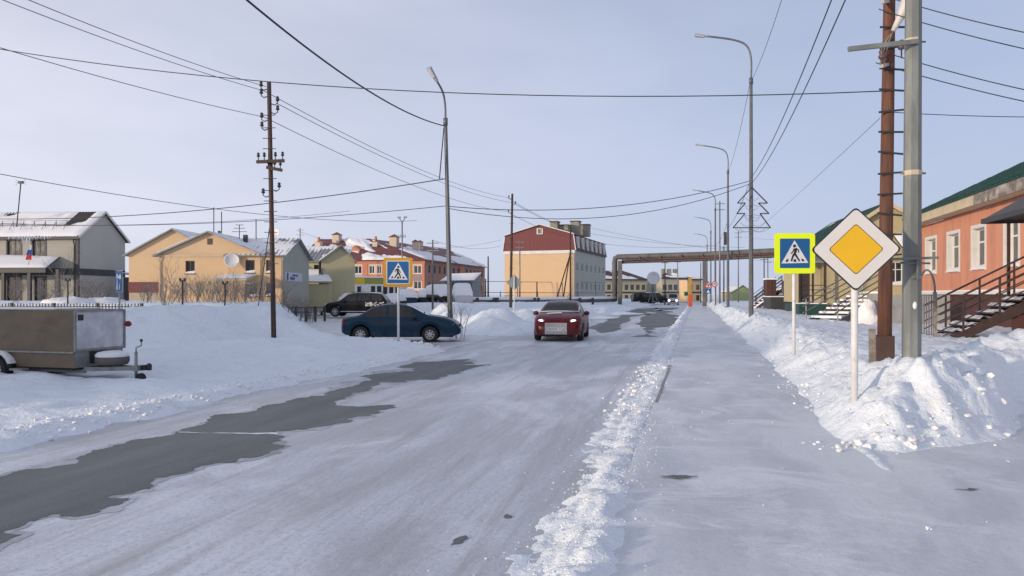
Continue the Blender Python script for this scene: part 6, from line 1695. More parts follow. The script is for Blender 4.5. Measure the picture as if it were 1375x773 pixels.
def car(name, label, cat, loc, rz, T, B, W, Wt, axles, wr, body_m, side_win=(), wind=None, rear=None, zlow=.20, group=None, seams=(), snow=None, spokes=8, arch=.07, rim_m=None, track=None, wheels=True, lowkeys=None):
    root = thing(name, label, cat, loc, rz, group)
    x0, x1 = T[0][0], T[-1][0]
    xs_ = set(np.linspace(x0, x1, 44).tolist())
    for a in axles:
        for k in range(-8, 9): xs_.add(a + (wr + arch) * math.sin(k / 8 * math.pi / 2))
    for a, b_ in side_win: xs_.update((a, b_))
    for a in (wind, rear):
        if a: xs_.update(a)
    for k in T + B: xs_.add(k[0])
    xs_ = sorted(x for x in xs_ if x0 <= x <= x1)
    cl = [xs_[0]]
    for x in xs_[1:]:
        if x - cl[-1] > .008: cl.append(x)
        elif any(abs(x - e) < 1e-6 for w_ in list(side_win) + [wind or (), rear or ()] for e in w_): cl[-1] = x
    xs_ = cl
    def ring(x, grow=0.0):
        t, b_, w_, wt = interp(T, x), interp(B, x), interp(W, x), interp(Wt, x)
        l = interp(lowkeys, x) if lowkeys else zlow
        for a in axles:
            d = abs(x - a)
            if d < wr + arch: l = max(l, wr * 1.0 + math.sqrt(max(0, (wr + arch) ** 2 - d * d)))
        l = min(l, b_ - .05); h = max(t - b_, .01)
        wb = w_ * .955
        return [(w_ * .95, l), (w_ * .995, l + (b_ - l) * .3), (w_, l + (b_ - l) * .66), (w_ * .978, b_ - .01), (wb + (wt - wb) * .06, b_ + h * .07), (wb + (wt - wb) * .92, b_ + h * .84), (wt * .88, b_ + h * .955), (wt * .45, t - .008), (0, t)]
    rings = [ring(x) for x in xs_]
    nr = 9
    V = []
    for i, x in enumerate(xs_):
        for y, z in rings[i]: V.append((x, y, z))
        for y, z in rings[i][-2::-1]: V.append((x, -y, z))
    n = 2 * nr - 1
    body = MB(); glass = {}
    bf = []
    def inr(x, r_): return r_ and r_[0] - 1e-6 <= x <= r_[1] + 1e-6
    for i in range(len(xs_) - 1):
        xm = (xs_[i] + xs_[i + 1]) / 2
        for j in range(n - 1):
            jj = j if j < nr - 1 else n - 2 - j
            f = (i * n + j, i * n + j + 1, (i + 1) * n + j + 1, (i + 1) * n + j)
            key = None
            if jj == 4:
                for k, w_ in enumerate(side_win):
                    if inr(xm, w_): key = ('side_window', k, j < nr - 1)
            elif jj >= 6 and inr(xm, wind): key = ('windscreen', 0, 0)
            elif jj >= 6 and inr(xm, rear): key = ('rear_window', 0, 0)
            (glass.setdefault(key, []) if key else bf).append(f)
    bf.append(tuple(range(n))[::-1]); bf.append(tuple((len(xs_) - 1) * n + k for k in range(n)))
    def sub(faces, nm, m_, parent):
        idx = {}; vs = []; fs = []
        for f in faces:
            for k in f:
                if k not in idx: idx[k] = len(vs); vs.append(V[k])
            fs.append(tuple(idx[k] for k in f))
        mb = MB(); mb.add(vs, fs, True); o = mb.build(nm, m_, parent); return o
    bo = sub(bf, 'body', body_m, root)
    for (nm, k, s), fs in glass.items():
        sub(fs, nm, M_CARGLASS, root)
    mb = MB(); wm = max(w for _, w in W)
    mb.box(x0 + .25, x1 - .25, -wm + .30, wm - .30, zlow * .8, .62); mb.box(x0 + .3, x1 - .3, -wm * .9, wm * .9, zlow + .02, zlow + .06) if False else None
    mb.build('underbody', M_UNDER, root)
    mb = MB(); cab = [k for k in side_win]
    if cab:
        mb.box(cab[0][0] + .05, cab[-1][1] - .1, -wm + .35, wm - .35, .62, interp(B, 0) + .02); mb.build('cabin', M_UNDER, root)
    if wheels:
        for a in axles:
            for s in (-1, 1): make_wheel(root, a, s * ((track or wm) - .115), wr, .21, spokes, s, rim_m)
    for x in seams:
        for s in (-1, 1):
            r_ = ring(x); mb = MB(); pts = [(x, s * (y + .002), z) for y, z in r_[:5]]
            mb.tube(pts, .006, 4); mb.build('door_seam', M_PLASTIC, root)
    if snow:
        for (sa, sb, j0, th) in snow:
            xx = [x for x in xs_ if sa <= x <= sb]; Vs = []; Fs = []
            rows = [k for k in range(n) if (k if k < nr else n - 1 - k) >= j0]
            for x in xx:
                i = xs_.index(x)
                for k in rows:
                    p = Vector(V[i * n + k]); jj = k if k < nr else n - 1 - k
                    edge = 0 if (x in (xx[0], xx[-1]) or jj == j0) else 1
                    q_ = th * edge * (1 + .35 * math.sin(x * 4.1 + k) * math.cos(k * 1.7)) + .012
                    Vs.append((p.x, p.y * (1 + .03 * edge), p.z + q_))
            m2 = len(rows)
            for a in range(len(xx) - 1):
                for c_ in range(m2 - 1): Fs.append((a * m2 + c_, a * m2 + c_ + 1, (a + 1) * m2 + c_ + 1, (a + 1) * m2 + c_))
            mb = MB(); mb.add(Vs, Fs, True); mb.build('snow_cover', M_ROOFSNOW, root)
    return root, ring
def mirror_pair(root, x, y, z, m_, s=1.0):
    for sd in (-1, 1):
        mb = MB(); mb.lathe([(.001, -.09), (.07, -.08), (.09, -.02), (.09, .06), (.06, .09), (.001, .095)], 10, 'X', (0, 0, 0))
        o = mb.build('mirror', m_, root); o.location = (x, sd * (y + .07), z); o.scale = (.7 * s, 1.15 * s, .85 * s)
def blob(root, name, m_, c, sc, rot=(0, 0, 0), n=12):
    mb = MB(); prof = [(math.sin(math.pi * k / 8) if 0 < k < 8 else .001, -math.cos(math.pi * k / 8)) for k in range(9)]
    mb.lathe(prof, n, 'X'); o = mb.build(name, m_, root); o.location = c; o.scale = sc; o.rotation_euler = rot; return o

# ---- dark blue saloon
cx, cy = P(541, 27.4)
BLUE = paint('dark_blue_paint', (.001, .025, .056))
blue, rg_ = car('saloon_car', 'dark blue saloon parked across the side street behind the amber crossing sign', 'car', (cx, cy, .0), YAW + R(1),
    T=[(-2.12, .70), (-2.08, .82), (-2.0, .90), (-1.62, .955), (-1.5, .985), (-.95, 1.30), (-.6, 1.375), (-.2, 1.395), (.1, 1.375), (.30, 1.325), (1.02, .985), (1.4, .925), (1.8, .82), (2.02, .70), (2.12, .56)],
    B=[(-2.12, .66), (-2.0, .80), (-1.6, .87), (-.5, .885), (1.0, .875), (1.6, .80), (2.0, .66), (2.12, .52)],
    W=[(-2.12, .62), (-2.0, .76), (-1.6, .825), (-.8, .84), (1.0, .84), (1.6, .80), (1.95, .72), (2.12, .58)],
    Wt=[(-2.12, .55), (-1.9, .66), (-1.5, .68), (-.9, .60), (0, .60), (.4, .62), (1.0, .70), (1.6, .68), (2.12, .50)],
    axles=(-1.41, 1.06), wr=.29, body_m=BLUE, side_win=((-1.22, -.50), (-.42, .42)), wind=(.20, 1.0), rear=(-1.5, -.86), zlow=.23, seams=(-.46, .62, -1.28), spokes=8, lowkeys=[(-2.12, .36), (-1.9, .27), (-1, .22), (1.2, .22), (1.9, .24), (2.12, .30)])
mirror_pair(blue, .52, .82, .93, M_PLASTIC)
for s in (-1, 1):
    blob(blue, 'headlamp', M_HEADLAMP, (1.93, s * .55, .66), (.11, .20, .075), (0, R(18), s * R(25)))
    blob(blue, 'tail_lamp', M_TAIL, (-2.03, s * .70, .74), (.06, .08, .13))
    mb = MB(); mb.bar((-.62, s * .845, .76), (-.80, s * .845, .76), .025, .03); mb.bar((.22, s * .845, .76), (.04, s * .845, .76), .025, .03); mb.build('door_handle', M_PLASTIC, blue)
    mb = MB(); mb.bar((-1.05, s * .842, .50), (.70, s * .842, .50), .02, .04); mb.build('side_moulding', BLUE, blue)
mb = MB(); mb.box(2.03, 2.125, -.45, .45, .56, .64); mb.build('grille', M_PLASTIC, blue, bevel=.02); mb = MB(); mb.box(2.02, 2.13, -.5, .5, .31, .42); mb.build('air_intake', M_PLASTIC, blue, bevel=.02)
mb = MB(); mb.box(1.80, 2.15, -.62, .62, .44, .53); mb.build('bumper', BLUE, blue, bevel=.03)
mb = MB(); V = [];
for (x, w_) in ((1.05, .5),): pass
MB().bar((.86, -.5, 1.05), (.78, .1, 1.09), .02).build('wiper', M_PLASTIC, blue)
# window weather strips in chrome-grey along the belt
# ---- red hatchback coming towards us
RED = paint('dark_red_paint', (.10, .003, .008))
rx, ry = P(742, 27.0)
red, rr_ = car('hatchback_car', 'dark red hatchback driving towards us with headlamps lit', 'car', (rx, ry + 2.15, .012), R(-90) + R(4),
    T=[(-2.15, .75), (-2.1, .95), (-1.95, 1.08), (-1.45, 1.38), (-1.0, 1.45), (-.3, 1.485), (.15, 1.46), (.35, 1.42), (1.15, 1.04), (1.5, .98), (1.9, .86), (2.08, .74), (2.16, .60)],
    B=[(-2.15, .70), (-2.0, .92), (-1.4, .98), (0, .95), (1.1, .93), (1.6, .86), (2.0, .72), (2.16, .56)],
    W=[(-2.15, .66), (-2.0, .82), (-1.4, .90), (0, .91), (1.2, .90), (1.7, .88), (2.0, .80), (2.1, .72), (2.16, .64)],
    Wt=[(-2.15, .55), (-1.9, .66), (-1.3, .60), (0, .60), (.3, .61), (1.1, .76), (1.6, .76), (2.16, .56)],
    axles=(-1.30, 1.34), wr=.315, body_m=RED, side_win=((-1.15, -.34), (-.26, .62)), wind=(.30, 1.12), rear=(-1.95, -1.4), zlow=.22, seams=(-.30, .80), lowkeys=[(-2.15, .38), (-1.8, .25), (1.8, .22), (2.16, .26)])
mirror_pair(red, .62, .90, 1.00, RED, 1.1)
for s in (-1, 1):
    blob(red, 'headlamp', M_HEADLAMP, (1.93, s * .62, .735), (.13, .22, .085), (0, R(20), s * R(35)))
    o = blob(red, 'headlamp_bulb', M_LIT, (2.035, s * .60, .735), (.03, .10, .065), (0, R(10), s * R(30)))
    blob(red, 'fog_lamp', M_HEADLAMP, (2.05, s * .60, .40), (.06, .09, .06), (0, 0, s * R(20)))
    mb = MB(); mb.prism([(2.13, s * .36, .40), (2.08, s * .56, .36), (2.08, s * .56, .60), (2.14, s * .36, .62)], (.02, 0, 0)); mb.build('side_intake', M_PLASTIC, red)
mb = MB(); mb.box(2.14, 2.175, -.43, .37, .265, .68); wc_ = mb.build('winter_grille_cover', mat('quilted_white_cover', (.50, .49, .49), .8, var=.3, vscale=14), red, bevel=.012)
mb = MB()
for z in (.30, .35, .56, .61, .65): mb.bar((2.178, -.41, z), (2.178, .35, z), .006, .012)
mb.build('cover_stitching', mat('grey_stitch', (.30, .29, .30), .8), wc_)
mb = MB(); mb.box(2.178, 2.192, -.33, .19, .40, .512); pl_ = mb.build('number_plate', mat('plate_white', (.68, .68, .68), .5), red)
text_obj(pl_, 'plate_characters', 'B434HK', .098, (2.1935, -.125, .455), (R(90), 0, R(90)), M_SBLACK, ext=.0008); text_obj(pl_, 'plate_region', '89', .07, (2.1935, .125, .465), (R(90), 0, R(90)), M_SBLACK, ext=.0008)
mb = MB(); mb.box(2.0, 2.12, -.7, .7, .215, .27); mb.build('splitter', M_PLASTIC, red, bevel=.02)
mb = MB(); V = []; F = []
for i in range(7):
    for j in range(4):
        x = 1.25 + .07 * j + .02 * math.sin(i * 2.0); y = -.62 + .12 * i; V.append((x, y, interp([(1.15, 1.04), (1.5, .98), (1.9, .86)], x) - .085 * (y / .76) ** 2 * 1.0 + .022))
for i in range(6):
    for j in range(3): F.append((i * 4 + j, i * 4 + j + 1, i * 4 + j + 5, i * 4 + j + 4))
mb.add(V, F, True); mb.build('bonnet_snow', M_ROOFSNOW, red)
mb = MB(); mb.tube([(1.10, -.74, 1.07), (1.13, -.3, 1.085), (1.13, .35, 1.085), (1.08, .74, 1.07)], .016, 6); mb.tube([(1.05, .72, 1.08), (.75, .70, 1.22)], .018, 6); mb.build('windscreen_frost', M_ROOFSNOW, red)

# ---- black off-roader
BLK = paint('black_paint', (.008, .008, .009))
sx, sy = P(480, 55.5)
suv, rs_ = car('offroad_car', 'black off-road car with a painted pale reflection on its rear flank beside the shrubs', 'car', (sx, sy, .10), YAW + R(180) + R(-4),
    T=[(-2.4, .95), (-2.36, 1.15), (-2.2, 1.40), (-1.95, 1.68), (-1.2, 1.76), (-.2, 1.775), (.35, 1.73), (.55, 1.66), (1.15, 1.20), (1.5, 1.13), (2.0, 1.05), (2.25, .92), (2.4, .70)],
    B=[(-2.4, .85), (-2.2, 1.12), (0, 1.12), (1.1, 1.10), (1.9, .98), (2.25, .84), (2.4, .62)],
    W=[(-2.4, .78), (-2.2, .88), (-1, .94), (1, .94), (1.9, .90), (2.2, .82), (2.4, .70)],
    Wt=[(-2.4, .70), (-2.0, .66), (0, .68), (.5, .70), (1.2, .80), (2.4, .62)],
    axles=(-1.42, 1.42), wr=.385, body_m=BLK, side_win=((-2.05, -1.25), (-1.17, -.25), (-.17, .75)), wind=(.45, 1.13), rear=(-2.3, -1.98), zlow=.34, seams=(-.21, -1.2, .85), spokes=6,
    snow=[(-1.9, .2, 7, .05)])
mirror_pair(suv, .72, .92, 1.18, M_PLASTIC, 1.2)
for s in (-1, 1):
    blob(suv, 'headlamp', M_HEADLAMP, (2.2, s * .66, .88), (.14, .18, .10), (0, R(10), s * R(25)))
    mb = MB(); mb.bar((-1.7, s * .955, .40), (1.0, s * .955, .40), .06, .05); mb.build('running_board', M_ALLOY, suv)
    mb = MB(); mb.bar((-1.8, s * .62, 1.82), (.3, s * .62, 1.82), .04, .04); mb.build('roof_rail', M_PLASTIC, suv)
mb = MB(); V = []; F = []
for i in range(9):
    for j in range(5):
        x = -2.2 + .17 * i; t = j / 4; z = .78 + .34 * t * (1 - .3 * math.sin(i * 1.1) ** 2); r9 = rs_(x)
        V.append((x, -(np.interp(z, [p[1] for p in r9[:5]], [p[0] for p in r9[:5]]) + .015), z)); 
for i in range(8):
    for j in range(4):
        if math.sin(i * 2.7 + j * 1.9) + math.cos(i * .9 - j * 2.3) > -.55: F.append((i * 5 + j, i * 5 + j + 1, i * 5 + j + 6, i * 5 + j + 5))
MBs = MB(); MBs.add([(a, -b_, c_) for a, b_, c_ in V], F, True); MBs.build('flank_reflection', mat('blotchy_reflection', (.55, .55, .56), .9, var=.3, vscale=3, col2=(.03, .03, .03), c2=(.5, .6), c2scale=4), suv)  # pale blotchy sheet painted as the white reflection on the flank

# ---- white oncoming car far off, and dark parked ones beyond the bridge
WHT = paint('white_paint', (.50, .50, .51))
vanT = [(-2.3, 1.0), (-2.25, 1.6), (-2.1, 1.86), (-1.2, 1.95), (.3, 1.93), (.6, 1.85), (1.3, 1.20), (1.7, 1.08), (2.2, .9), (2.3, .6)]
vanB = [(-2.3, .9), (-2.1, 1.12), (1.2, 1.10), (1.8, .95), (2.2, .8), (2.3, .55)]
vanW = [(-2.3, .8), (-2, .90), (1.5, .90), (2.1, .84), (2.3, .68)]
vanWt = [(-2.3, .75), (-2, .74), (.6, .74), (1.3, .8), (2.3, .6)]
wx, wy = P(904, 128)
wc, _ = car('oncoming_car', 'white car far off driving towards us under the pipe bridge', 'car', (wx, wy, .01), R(-90), vanT, vanB, vanW, vanWt, (-1.4, 1.4), .34, WHT, side_win=((-2.0, -.9), (-.8, .2), (.3, .9)), wind=(.5, 1.28), zlow=.25)
for s in (-1, 1): blob(wc, 'headlamp', M_LIT, (2.22, s * .62, .78), (.1, .17, .11))
mb = MB(); mb.box(2.2, 2.32, -.4, .4, .5, .72); mb.build('grille', M_PLASTIC, wc, bevel=.02)
for k, (px, Z, l_) in enumerate(((866, 132, 'dark parked car by the round dish mast'), (880, 138, 'dark parked car right of the dish mast, snowy roof'))):
    x, y = P(px, Z)
    c_, _ = car('parked_car', l_, 'car', (x, y, .2), YAW + R(10), vanT, vanB, vanW, vanWt, (-1.4, 1.4), .34, BLK, side_win=((-2.0, -.9), (-.8, .2), (.3, .9)), wind=(.5, 1.28), zlow=.25, group='cars parked beyond the bridge', snow=[(-2.0, .5, 7, .08)] if k else None)

# ---- snowed-in cars and vans on the far side of the parking ground
hT = [(-2.1, .8), (-2.0, 1.02), (-1.6, 1.08), (-1.0, 1.42), (-.3, 1.47), (.2, 1.44), (1.0, 1.02), (1.7, .9), (2.0, .72), (2.1, .5)]
hB = [(-2.1, .74), (-1.6, .95), (1, .92), (1.8, .76), (2.1, .46)]
hW = [(-2.1, .66), (-1.8, .82), (1.2, .84), (1.9, .76), (2.1, .6)]
hWt = [(-2.1, .6), (-1.5, .68), (-.8, .6), (.3, .6), (1.0, .72), (2.1, .52)]
parked = [(621, 73, 'v', 8, WHT, 'white van deep in snow right of the left lamp post'), (592, 76, 'v', 28, BLK, 'snow-capped dark van just left of the left lamp post'), (571, 79, 'h', 5, BLK, 'low snow-buried car between the crossing sign post and the dark van'),
          (548, 77, 'h', 15, BLUE, 'snow-covered car right behind the crossing sign post'), (528, 72, 'h', -8, BLK, 'snow-covered car just behind the black off-road car'), (604, 92, 'h', 0, BLK, 'small snowed-in car behind the two vans')]
for (px, Z, k, a, m_, l_) in parked:
    x, y = P(px, Z); bz = max(.2, hz(x, y) - .25)
    if k == 'v': car('parked_van', l_, 'van', (x, y, bz), YAW + R(-90 + a), vanT, vanB, vanW, vanWt, (-1.4, 1.4), .34, m_, side_win=((-2.0, -.9), (-.8, .2), (.3, .9)), wind=(.5, 1.28), zlow=.25, group='snowed-in parked vehicles', snow=[(-2.28, 2.1, 3, .2)])
    else: car('parked_car', l_, 'car', (x, y, bz), YAW + R(-90 + a), hT, hB, hW, hWt, (-1.3, 1.3), .29, m_, side_win=((-1.1, -.3), (-.2, .5)), wind=(.22, .98), zlow=.2, group='snowed-in parked vehicles', snow=[(-2.05, 1.95, 3, .2)])

# ---- cargo trailer
TR = thing('cargo_trailer', 'brown sheet-metal cargo trailer with frosty front panel and snow-capped spare wheel', 'trailer', (-11.3, 11.55, 0), R(-1.5))
M_TRB = mat('dull_brown_sheet', (.16, .125, .085), .55, var=.2, vscale=1.0, col2=(.115, .092, .064), c2=(.48, .62), c2scale=1.1, stretch=(1, 1, 1.6), metal=.15)
M_FROST = mat('frosted_panel', (.50, .52, .55), .6, var=.25, vscale=2, col2=(.62, .64, .68), c2=(.45, .62), c2scale=3)
M_ZINC = mat('zinc_frame', (.26, .27, .27), .5, metal=.4, var=.3, vscale=6)
bw, bl = 1.2, 3.3; zb_, zt_ = .33, 1.40
sk = .02
def skin(name, m_, x0, x1, y0, y1, z0, z1): return pbox(TR, name, m_, x0, x1, y0, y1, z0, z1)
skin('side_panel', M_TRB, -bl, 0, 0, sk, .62, zt_); skin('side_panel', M_TRB, -bl, 0, bw - sk, bw, .62, zt_)
skin('lower_side', M_TRB, -bl, -.001, .012, sk + .02, zb_, .615); skin('lower_side', M_TRB, -bl, -.001, bw - sk - .02, bw - .012, zb_, .615)
o = skin('front_panel', M_FROST, .0, sk, 0.0, bw, .66, zt_ - .01); skin('lower_front', M_ZINC, -.02, .008, .02, bw - .02, zb_, .655)
skin('dark_hatch', M_PLASTIC, .010, .022, .36, .82, zb_ + .06, .62); skin('roof', M_TRB, -bl, -.002, .001, bw - .001, zt_ + .001, zt_ + .02); skin('rear_panel', M_TRB, -bl - .02, -bl, 0, bw, zb_, zt_); skin('floor', M_UNDER, -bl, -.01, .03, bw - .03, zb_ - .04, zb_)
pbox(TR, 'roof_snow', M_ROOFSNOW, -bl + .02, -.5, .03, bw - .03, zt_ + .021, zt_ + .05, bevel=.01)
mb = MB()
for (a, b_) in (((.03, 0, .63), (.03, 0, zt_)), ((.03, bw, .63), (.03, bw, zt_)), ((.03, 0, zt_), (.03, bw, zt_)), ((.03, 0, .66), (.03, bw, .66))): mb.bar(a, b_, .035)
mb.build('front_frame', M_ZINC, TR)
mb = MB(); mb.bar((-bl, -.012, .62), (.0, -.012, .62), .02, .03); mb.build('side_seam', M_ZINC, TR)
for yy in (.25, bw - .25):
    mb = MB(); mb.bar((-bl, yy, .27), (.02, yy, .27), .06, .1); mb.bar((.0, yy, .29), (.92, bw / 2, .30), .06, .08); mb.build('drawbar', M_ZINC, TR)
mb = MB(); mb.bar((.85, bw / 2, .30), (1.12, bw / 2, .32), .09, .1); mb.lathe([(.001, -.06), (.045, -.05), (.05, .05), (.02, .08), (.001, .08)], 10, 'Z', (1.16, bw / 2, .32)); mb.build('coupling', M_PLASTIC, TR)
mb = MB(); mb.tube([(.95, bw / 2 - .1, .12), (.95, bw / 2 - .1, .62)], .03, 8); mb.tube([(.95, bw / 2 - .1, .62), (.95, bw / 2 - .1, .70), (1.07, bw / 2 - .1, .74), (1.07, bw / 2 - .1, .82)], .013, 6); jk = mb.build('jack', M_ZINC, TR)
mb = MB(); mb.lathe([(.001, -.03), (.1, -.03), (.1, .03), (.001, .03)], 16, 'Y', (1.06, bw / 2 - .1, .12)); mb.build('jockey_wheel', M_TYRE, jk); mb = MB(); mb.lathe([(.001, 0), (.025, .01), (.025, .05), (.001, .06)], 8, 'Z', (1.07, bw / 2 - .1, .81)); mb.build('crank_knob', M_PLASTIC, jk)
pbox(jk, 'jack_clamp', M_ZINC, .89, 1.01, bw / 2 - .14, bw / 2 + .05, .26, .36)
mb = MB(); mb.lathe([(.17, -.09), (.27, -.085), (.30, -.03), (.30, .05), (.27, .09), (.17, .09)], 26, 'Z'); sp_ = mb.build('spare_wheel', mat('spare_tyre', (.11, .10, .095), .8, var=.25), TR); sp_.location = (.42, bw / 2 - .12, .46)
mb = MB(); mb.lathe([(.001, .175), (.15, .17), (.25, .15), (.30, .10), (.29, .065)], 26, 'Z'); mb.build('spare_snow', M_ROOFSNOW, sp_)
tw = make_wheel(TR, -1.72, -.06, .27, .19, 10, -1); tw2 = make_wheel(TR, -1.72, bw + .06, .27, .19, 10, 1)
for sd, yy in ((-1, -.18), (1, bw + .0)):
    mb = MB(); V = []; F = []
    for k in range(11):
        a = math.pi * (k / 10) * .94 + .1; V += [(-1.72 + .36 * math.cos(a), yy, .27 + .33 * math.sin(a)), (-1.72 + .36 * math.cos(a), yy + .2, .27 + .33 * math.sin(a))]
    for k in range(10): F.append((2 * k, 2 * k + 1, 2 * k + 3, 2 * k + 2))
    mb.add(V, F, True); fd = mb.build('mudguard', M_PLASTIC, TR)
    sm_ = fd.modifiers.new('thick', 'SOLIDIFY'); sm_.thickness = .012
    mb = MB(); V = []; F = []
    for k in range(7):
        a = math.pi * (.12 + .55 * k / 6); h_ = .035 * math.sin(math.pi * k / 6) ** .5 if 0 < k < 6 else .004
        for j, yv in enumerate((.0, .05, .15, .2)): V.append((-1.72 + (.368 + (h_ if j in (1, 2) else 0)) * math.cos(a), yy + yv, .27 + (.338 + (h_ if j in (1, 2) else .004)) * math.sin(a)))
    for k in range(6):
        for j in range(3): F.append((k * 4 + j, k * 4 + j + 1, k * 4 + j + 5, k * 4 + j + 4))
    mb.add(V, F, True); mb.build('mudguard_snow', M_ROOFSNOW, fd)
    pbox(TR, 'mudguard_stay', M_ZINC, -1.36, -1.05, yy + .02, yy + .18, .27, .31)
blob(TR, 'side_marker', M_TAIL, (.10, bw + .02, 1.12), (.09, .03, .06)); pbox(TR, 'marker_bracket', M_PLASTIC, .0, .08, bw + .001, bw + .02, 1.10, 1.14)
pbox(TR, 'corner_patch', M_PLASTIC, .021, .024, .07, .2, 1.22, 1.33)

# ================================================================== fences, kiosks, shrubs and small things
# picket fence in front of the grey house
FA, FB = Vector((*P(-40, 33), 0)), Vector((*P(190, 31.5), 0))
dF2 = FB - FA; LF2 = dF2.length; rzf = math.atan2(dF2.y, dF2.x)
FN = thing('picket_fence', 'low dark picket fence with snow, behind the trailer', 'fence', (FA.x, FA.y, 0), rzf)
ztop = zat(411, 32.3)
pk = MB().box(-.02, .02, -.012, .012, 0, .62).build('picket', M_IRON, FN); pk.location = (0.1, 0, ztop - .5)
npk = int(LF2 / .155)
for i in range(1, npk):
    linkcopy(pk, FN, (.1 + .155 * i, 0, ztop - .5 + .015 * math.sin(i * 1.7)))
for h in (.12, .5): pbox(FN, 'rail', M_IRON, 0, LF2, .013, .04, ztop - .5 + h - .02, ztop - .5 + h + .02)
for i in range(5): pbox(FN, 'post', M_IRON, LF2 * i / 4 - .05, LF2 * i / 4 + .05, -.05, .06, ztop - 1.3, ztop + .14)
MBs = MB(); rr2 = random.Random(3)
for i in range(40): MBs.box(LF2 * i / 40, LF2 * (i + .5 + .4 * rr2.random()) / 40, .0, .05, ztop + .021, ztop + .03 + .03 * rr2.random())
MBs.build('fence_snow', M_ROOFSNOW, FN)['kind'] = 'stuff'
# dark panel fence bits near the tall pole
def low_fence(label, pa, Za, pb, Zb, top, h, n):
    a = Vector((*P(pa, Za), 0)); b_ = Vector((*P(pb, Zb), 0)); d = b_ - a; L = d.length
    F_ = thing('low_fence', label, 'fence', (a.x, a.y, 0), math.atan2(d.y, d.x)); zt__ = zat(top, (Za + Zb) / 2)
    for k in range(2): pbox(F_, 'rail', M_IRON, 0, L, -.02, .02, zt__ - h * .15 - h * .6 * k - .03, zt__ - h * .15 - h * .6 * k + .03)
    p_ = pbox(F_, 'post', M_IRON, -.05, .05, -.06, .06, -1.0, h * 0 + .0); p_.location = (0, 0, zt__)
    for i in range(1, n + 1): linkcopy(p_, F_, (L * i / n, 0, zt__))
    pi_ = pbox(F_, 'picket', M_IRON, -.015, .015, -.012, .012, -h, 0); pi_.location = (.2, 0, zt__ - .05)
    for i in range(1, int(L / .22)): linkcopy(pi_, F_, (.2 + .22 * i, 0, zt__ - .05))
    return F_
low_fence('dark low fence left of the tall wooden pole foot', 308, 31, 326, 31.5, 408.5, .3, 2)
low_fence('dark low fence right of the tall wooden pole foot', 331, 34, 356, 34.5, 408, .35, 2)
low_fence('dark low fence between the tall pole and the black off-road car', 384, 46, 436, 48, 411, .5, 4)
# lamps in the garden
for (px, Z, t, l_) in ((245, 33, 376, 'thin garden lamp post with double head before the yellow house'), (302, 36, 380, 'thin garden lamp post among the shrubs by the porch'), (91, 40, 376, 'small garden lamp post beside the grey house porch')):
    x, y = P(px, Z); bz = hz(x, y); G_ = thing('garden_lamp', l_, 'garden lamp', (x, y, bz), YAW, 'garden lamps')
    H = zat(t, Z) - bz; mb = MB(); mb.tube([(0, 0, -.3), (0, 0, H)], .04, 8); mb.build('post', M_IRON, G_)
    mb = MB(); mb.bar((-.12, 0, H - .05), (.12, 0, H - .05), .03)
    for s in (-1, 1): mb.lathe([(.03, 0), (.06, .06), (.05, .12), (.001, .14)], 8, 'Z', (s * .1, 0, H - .04))
    mb.build('lamp_head', M_IRON, G_)

# kiosk with yellow and green fascia
x, y = P(474, 92); KS = thing('kiosk', 'white kiosk with yellow and green fascia behind the black off-road car', 'kiosk', (x, y, .2), YAW)
kk = .092; Wk = 66 * kk; zk = zat(381, 92) - .2
opk = []
for k in range(5): opk.append((2.2 + .75 * k, 2.75 + .75 * k, zk - 1.5, zk - .25))
opk.append((.5, 1.0, zk - 1.6, zk - .3))
wall(KS, M_STUCCO, (0, 0), (Wk, 0), 0, zk, opk); wall(KS, M_STUCCO, (Wk, 0), (Wk, 4), 0, zk); wall(KS, M_STUCCO, (0, 4), (0, 0), 0, zk)
for o_ in opk: window(KS, (0, 0), (Wk, 0), o_, M_STEELGREY, M_GLASS, mull=0, fw=.05, sill=False)
pbox(KS, 'fascia', mat('yellow_fascia', (.62, .42, .02), .5), 0, 16 * kk, -.1, 0.3, zk + .002, zk + .75); pbox(KS, 'fascia', mat('green_fascia', (.25, .28, .05), .5), 16 * kk + .004, Wk, -.06, .3, zk + .001, zk + .68)
qk = [(-.1, -.1, zk + .78), (Wk + .1, -.1, zk + .72), (Wk + .1, 4.2, zk + .8), (-.1, 4.2, zk + .8)]; slab_quad(KS, qk, .03, M_GREYROOF, 'roof'); roof_snow(KS, qk, .9, 12, .15, (14, 8), .5)
# snow dome (round white tent-like drift) behind the kiosk
x, y = P(596, 84); GK = thing('kiosk', 'grey glazed kiosk with snowy sloping roof by the left lamp post', 'kiosk', (x, y, .2), YAW - R(14))
Wg = 3.4; zk = zat(377, 84) - .2
opg = [(.3 + .62 * k, .8 + .62 * k, .9, zk - .25) for k in range(5)]
M_GK = mat('grey_kiosk', (.20, .22, .24), .6, var=.2)
wall(GK, M_GK, (0, 0), (Wg, 0), 0, zk, opg); wall(GK, M_GK, (Wg, 0), (Wg, 3), 0, zk + .2); wall(GK, M_GK, (0, 3), (0, 0), 0, zk)
for o_ in opg: window(GK, (0, 0), (Wg, 0), o_, M_STEELGREY, M_GLASS, mull=0, fw=.05, sill=False)
qk = [(-.3, -.5, zk), (Wg + .3, -.5, zk + .05), (Wg + .1, 3.2, zk + 1.0), (-.3, 3.2, zk + .9)]; slab_quad(GK, qk, .08, M_GREYROOF, 'roof', ribs=.4); roof_snow(GK, qk, .85, 13, .12, (14, 8), .6)
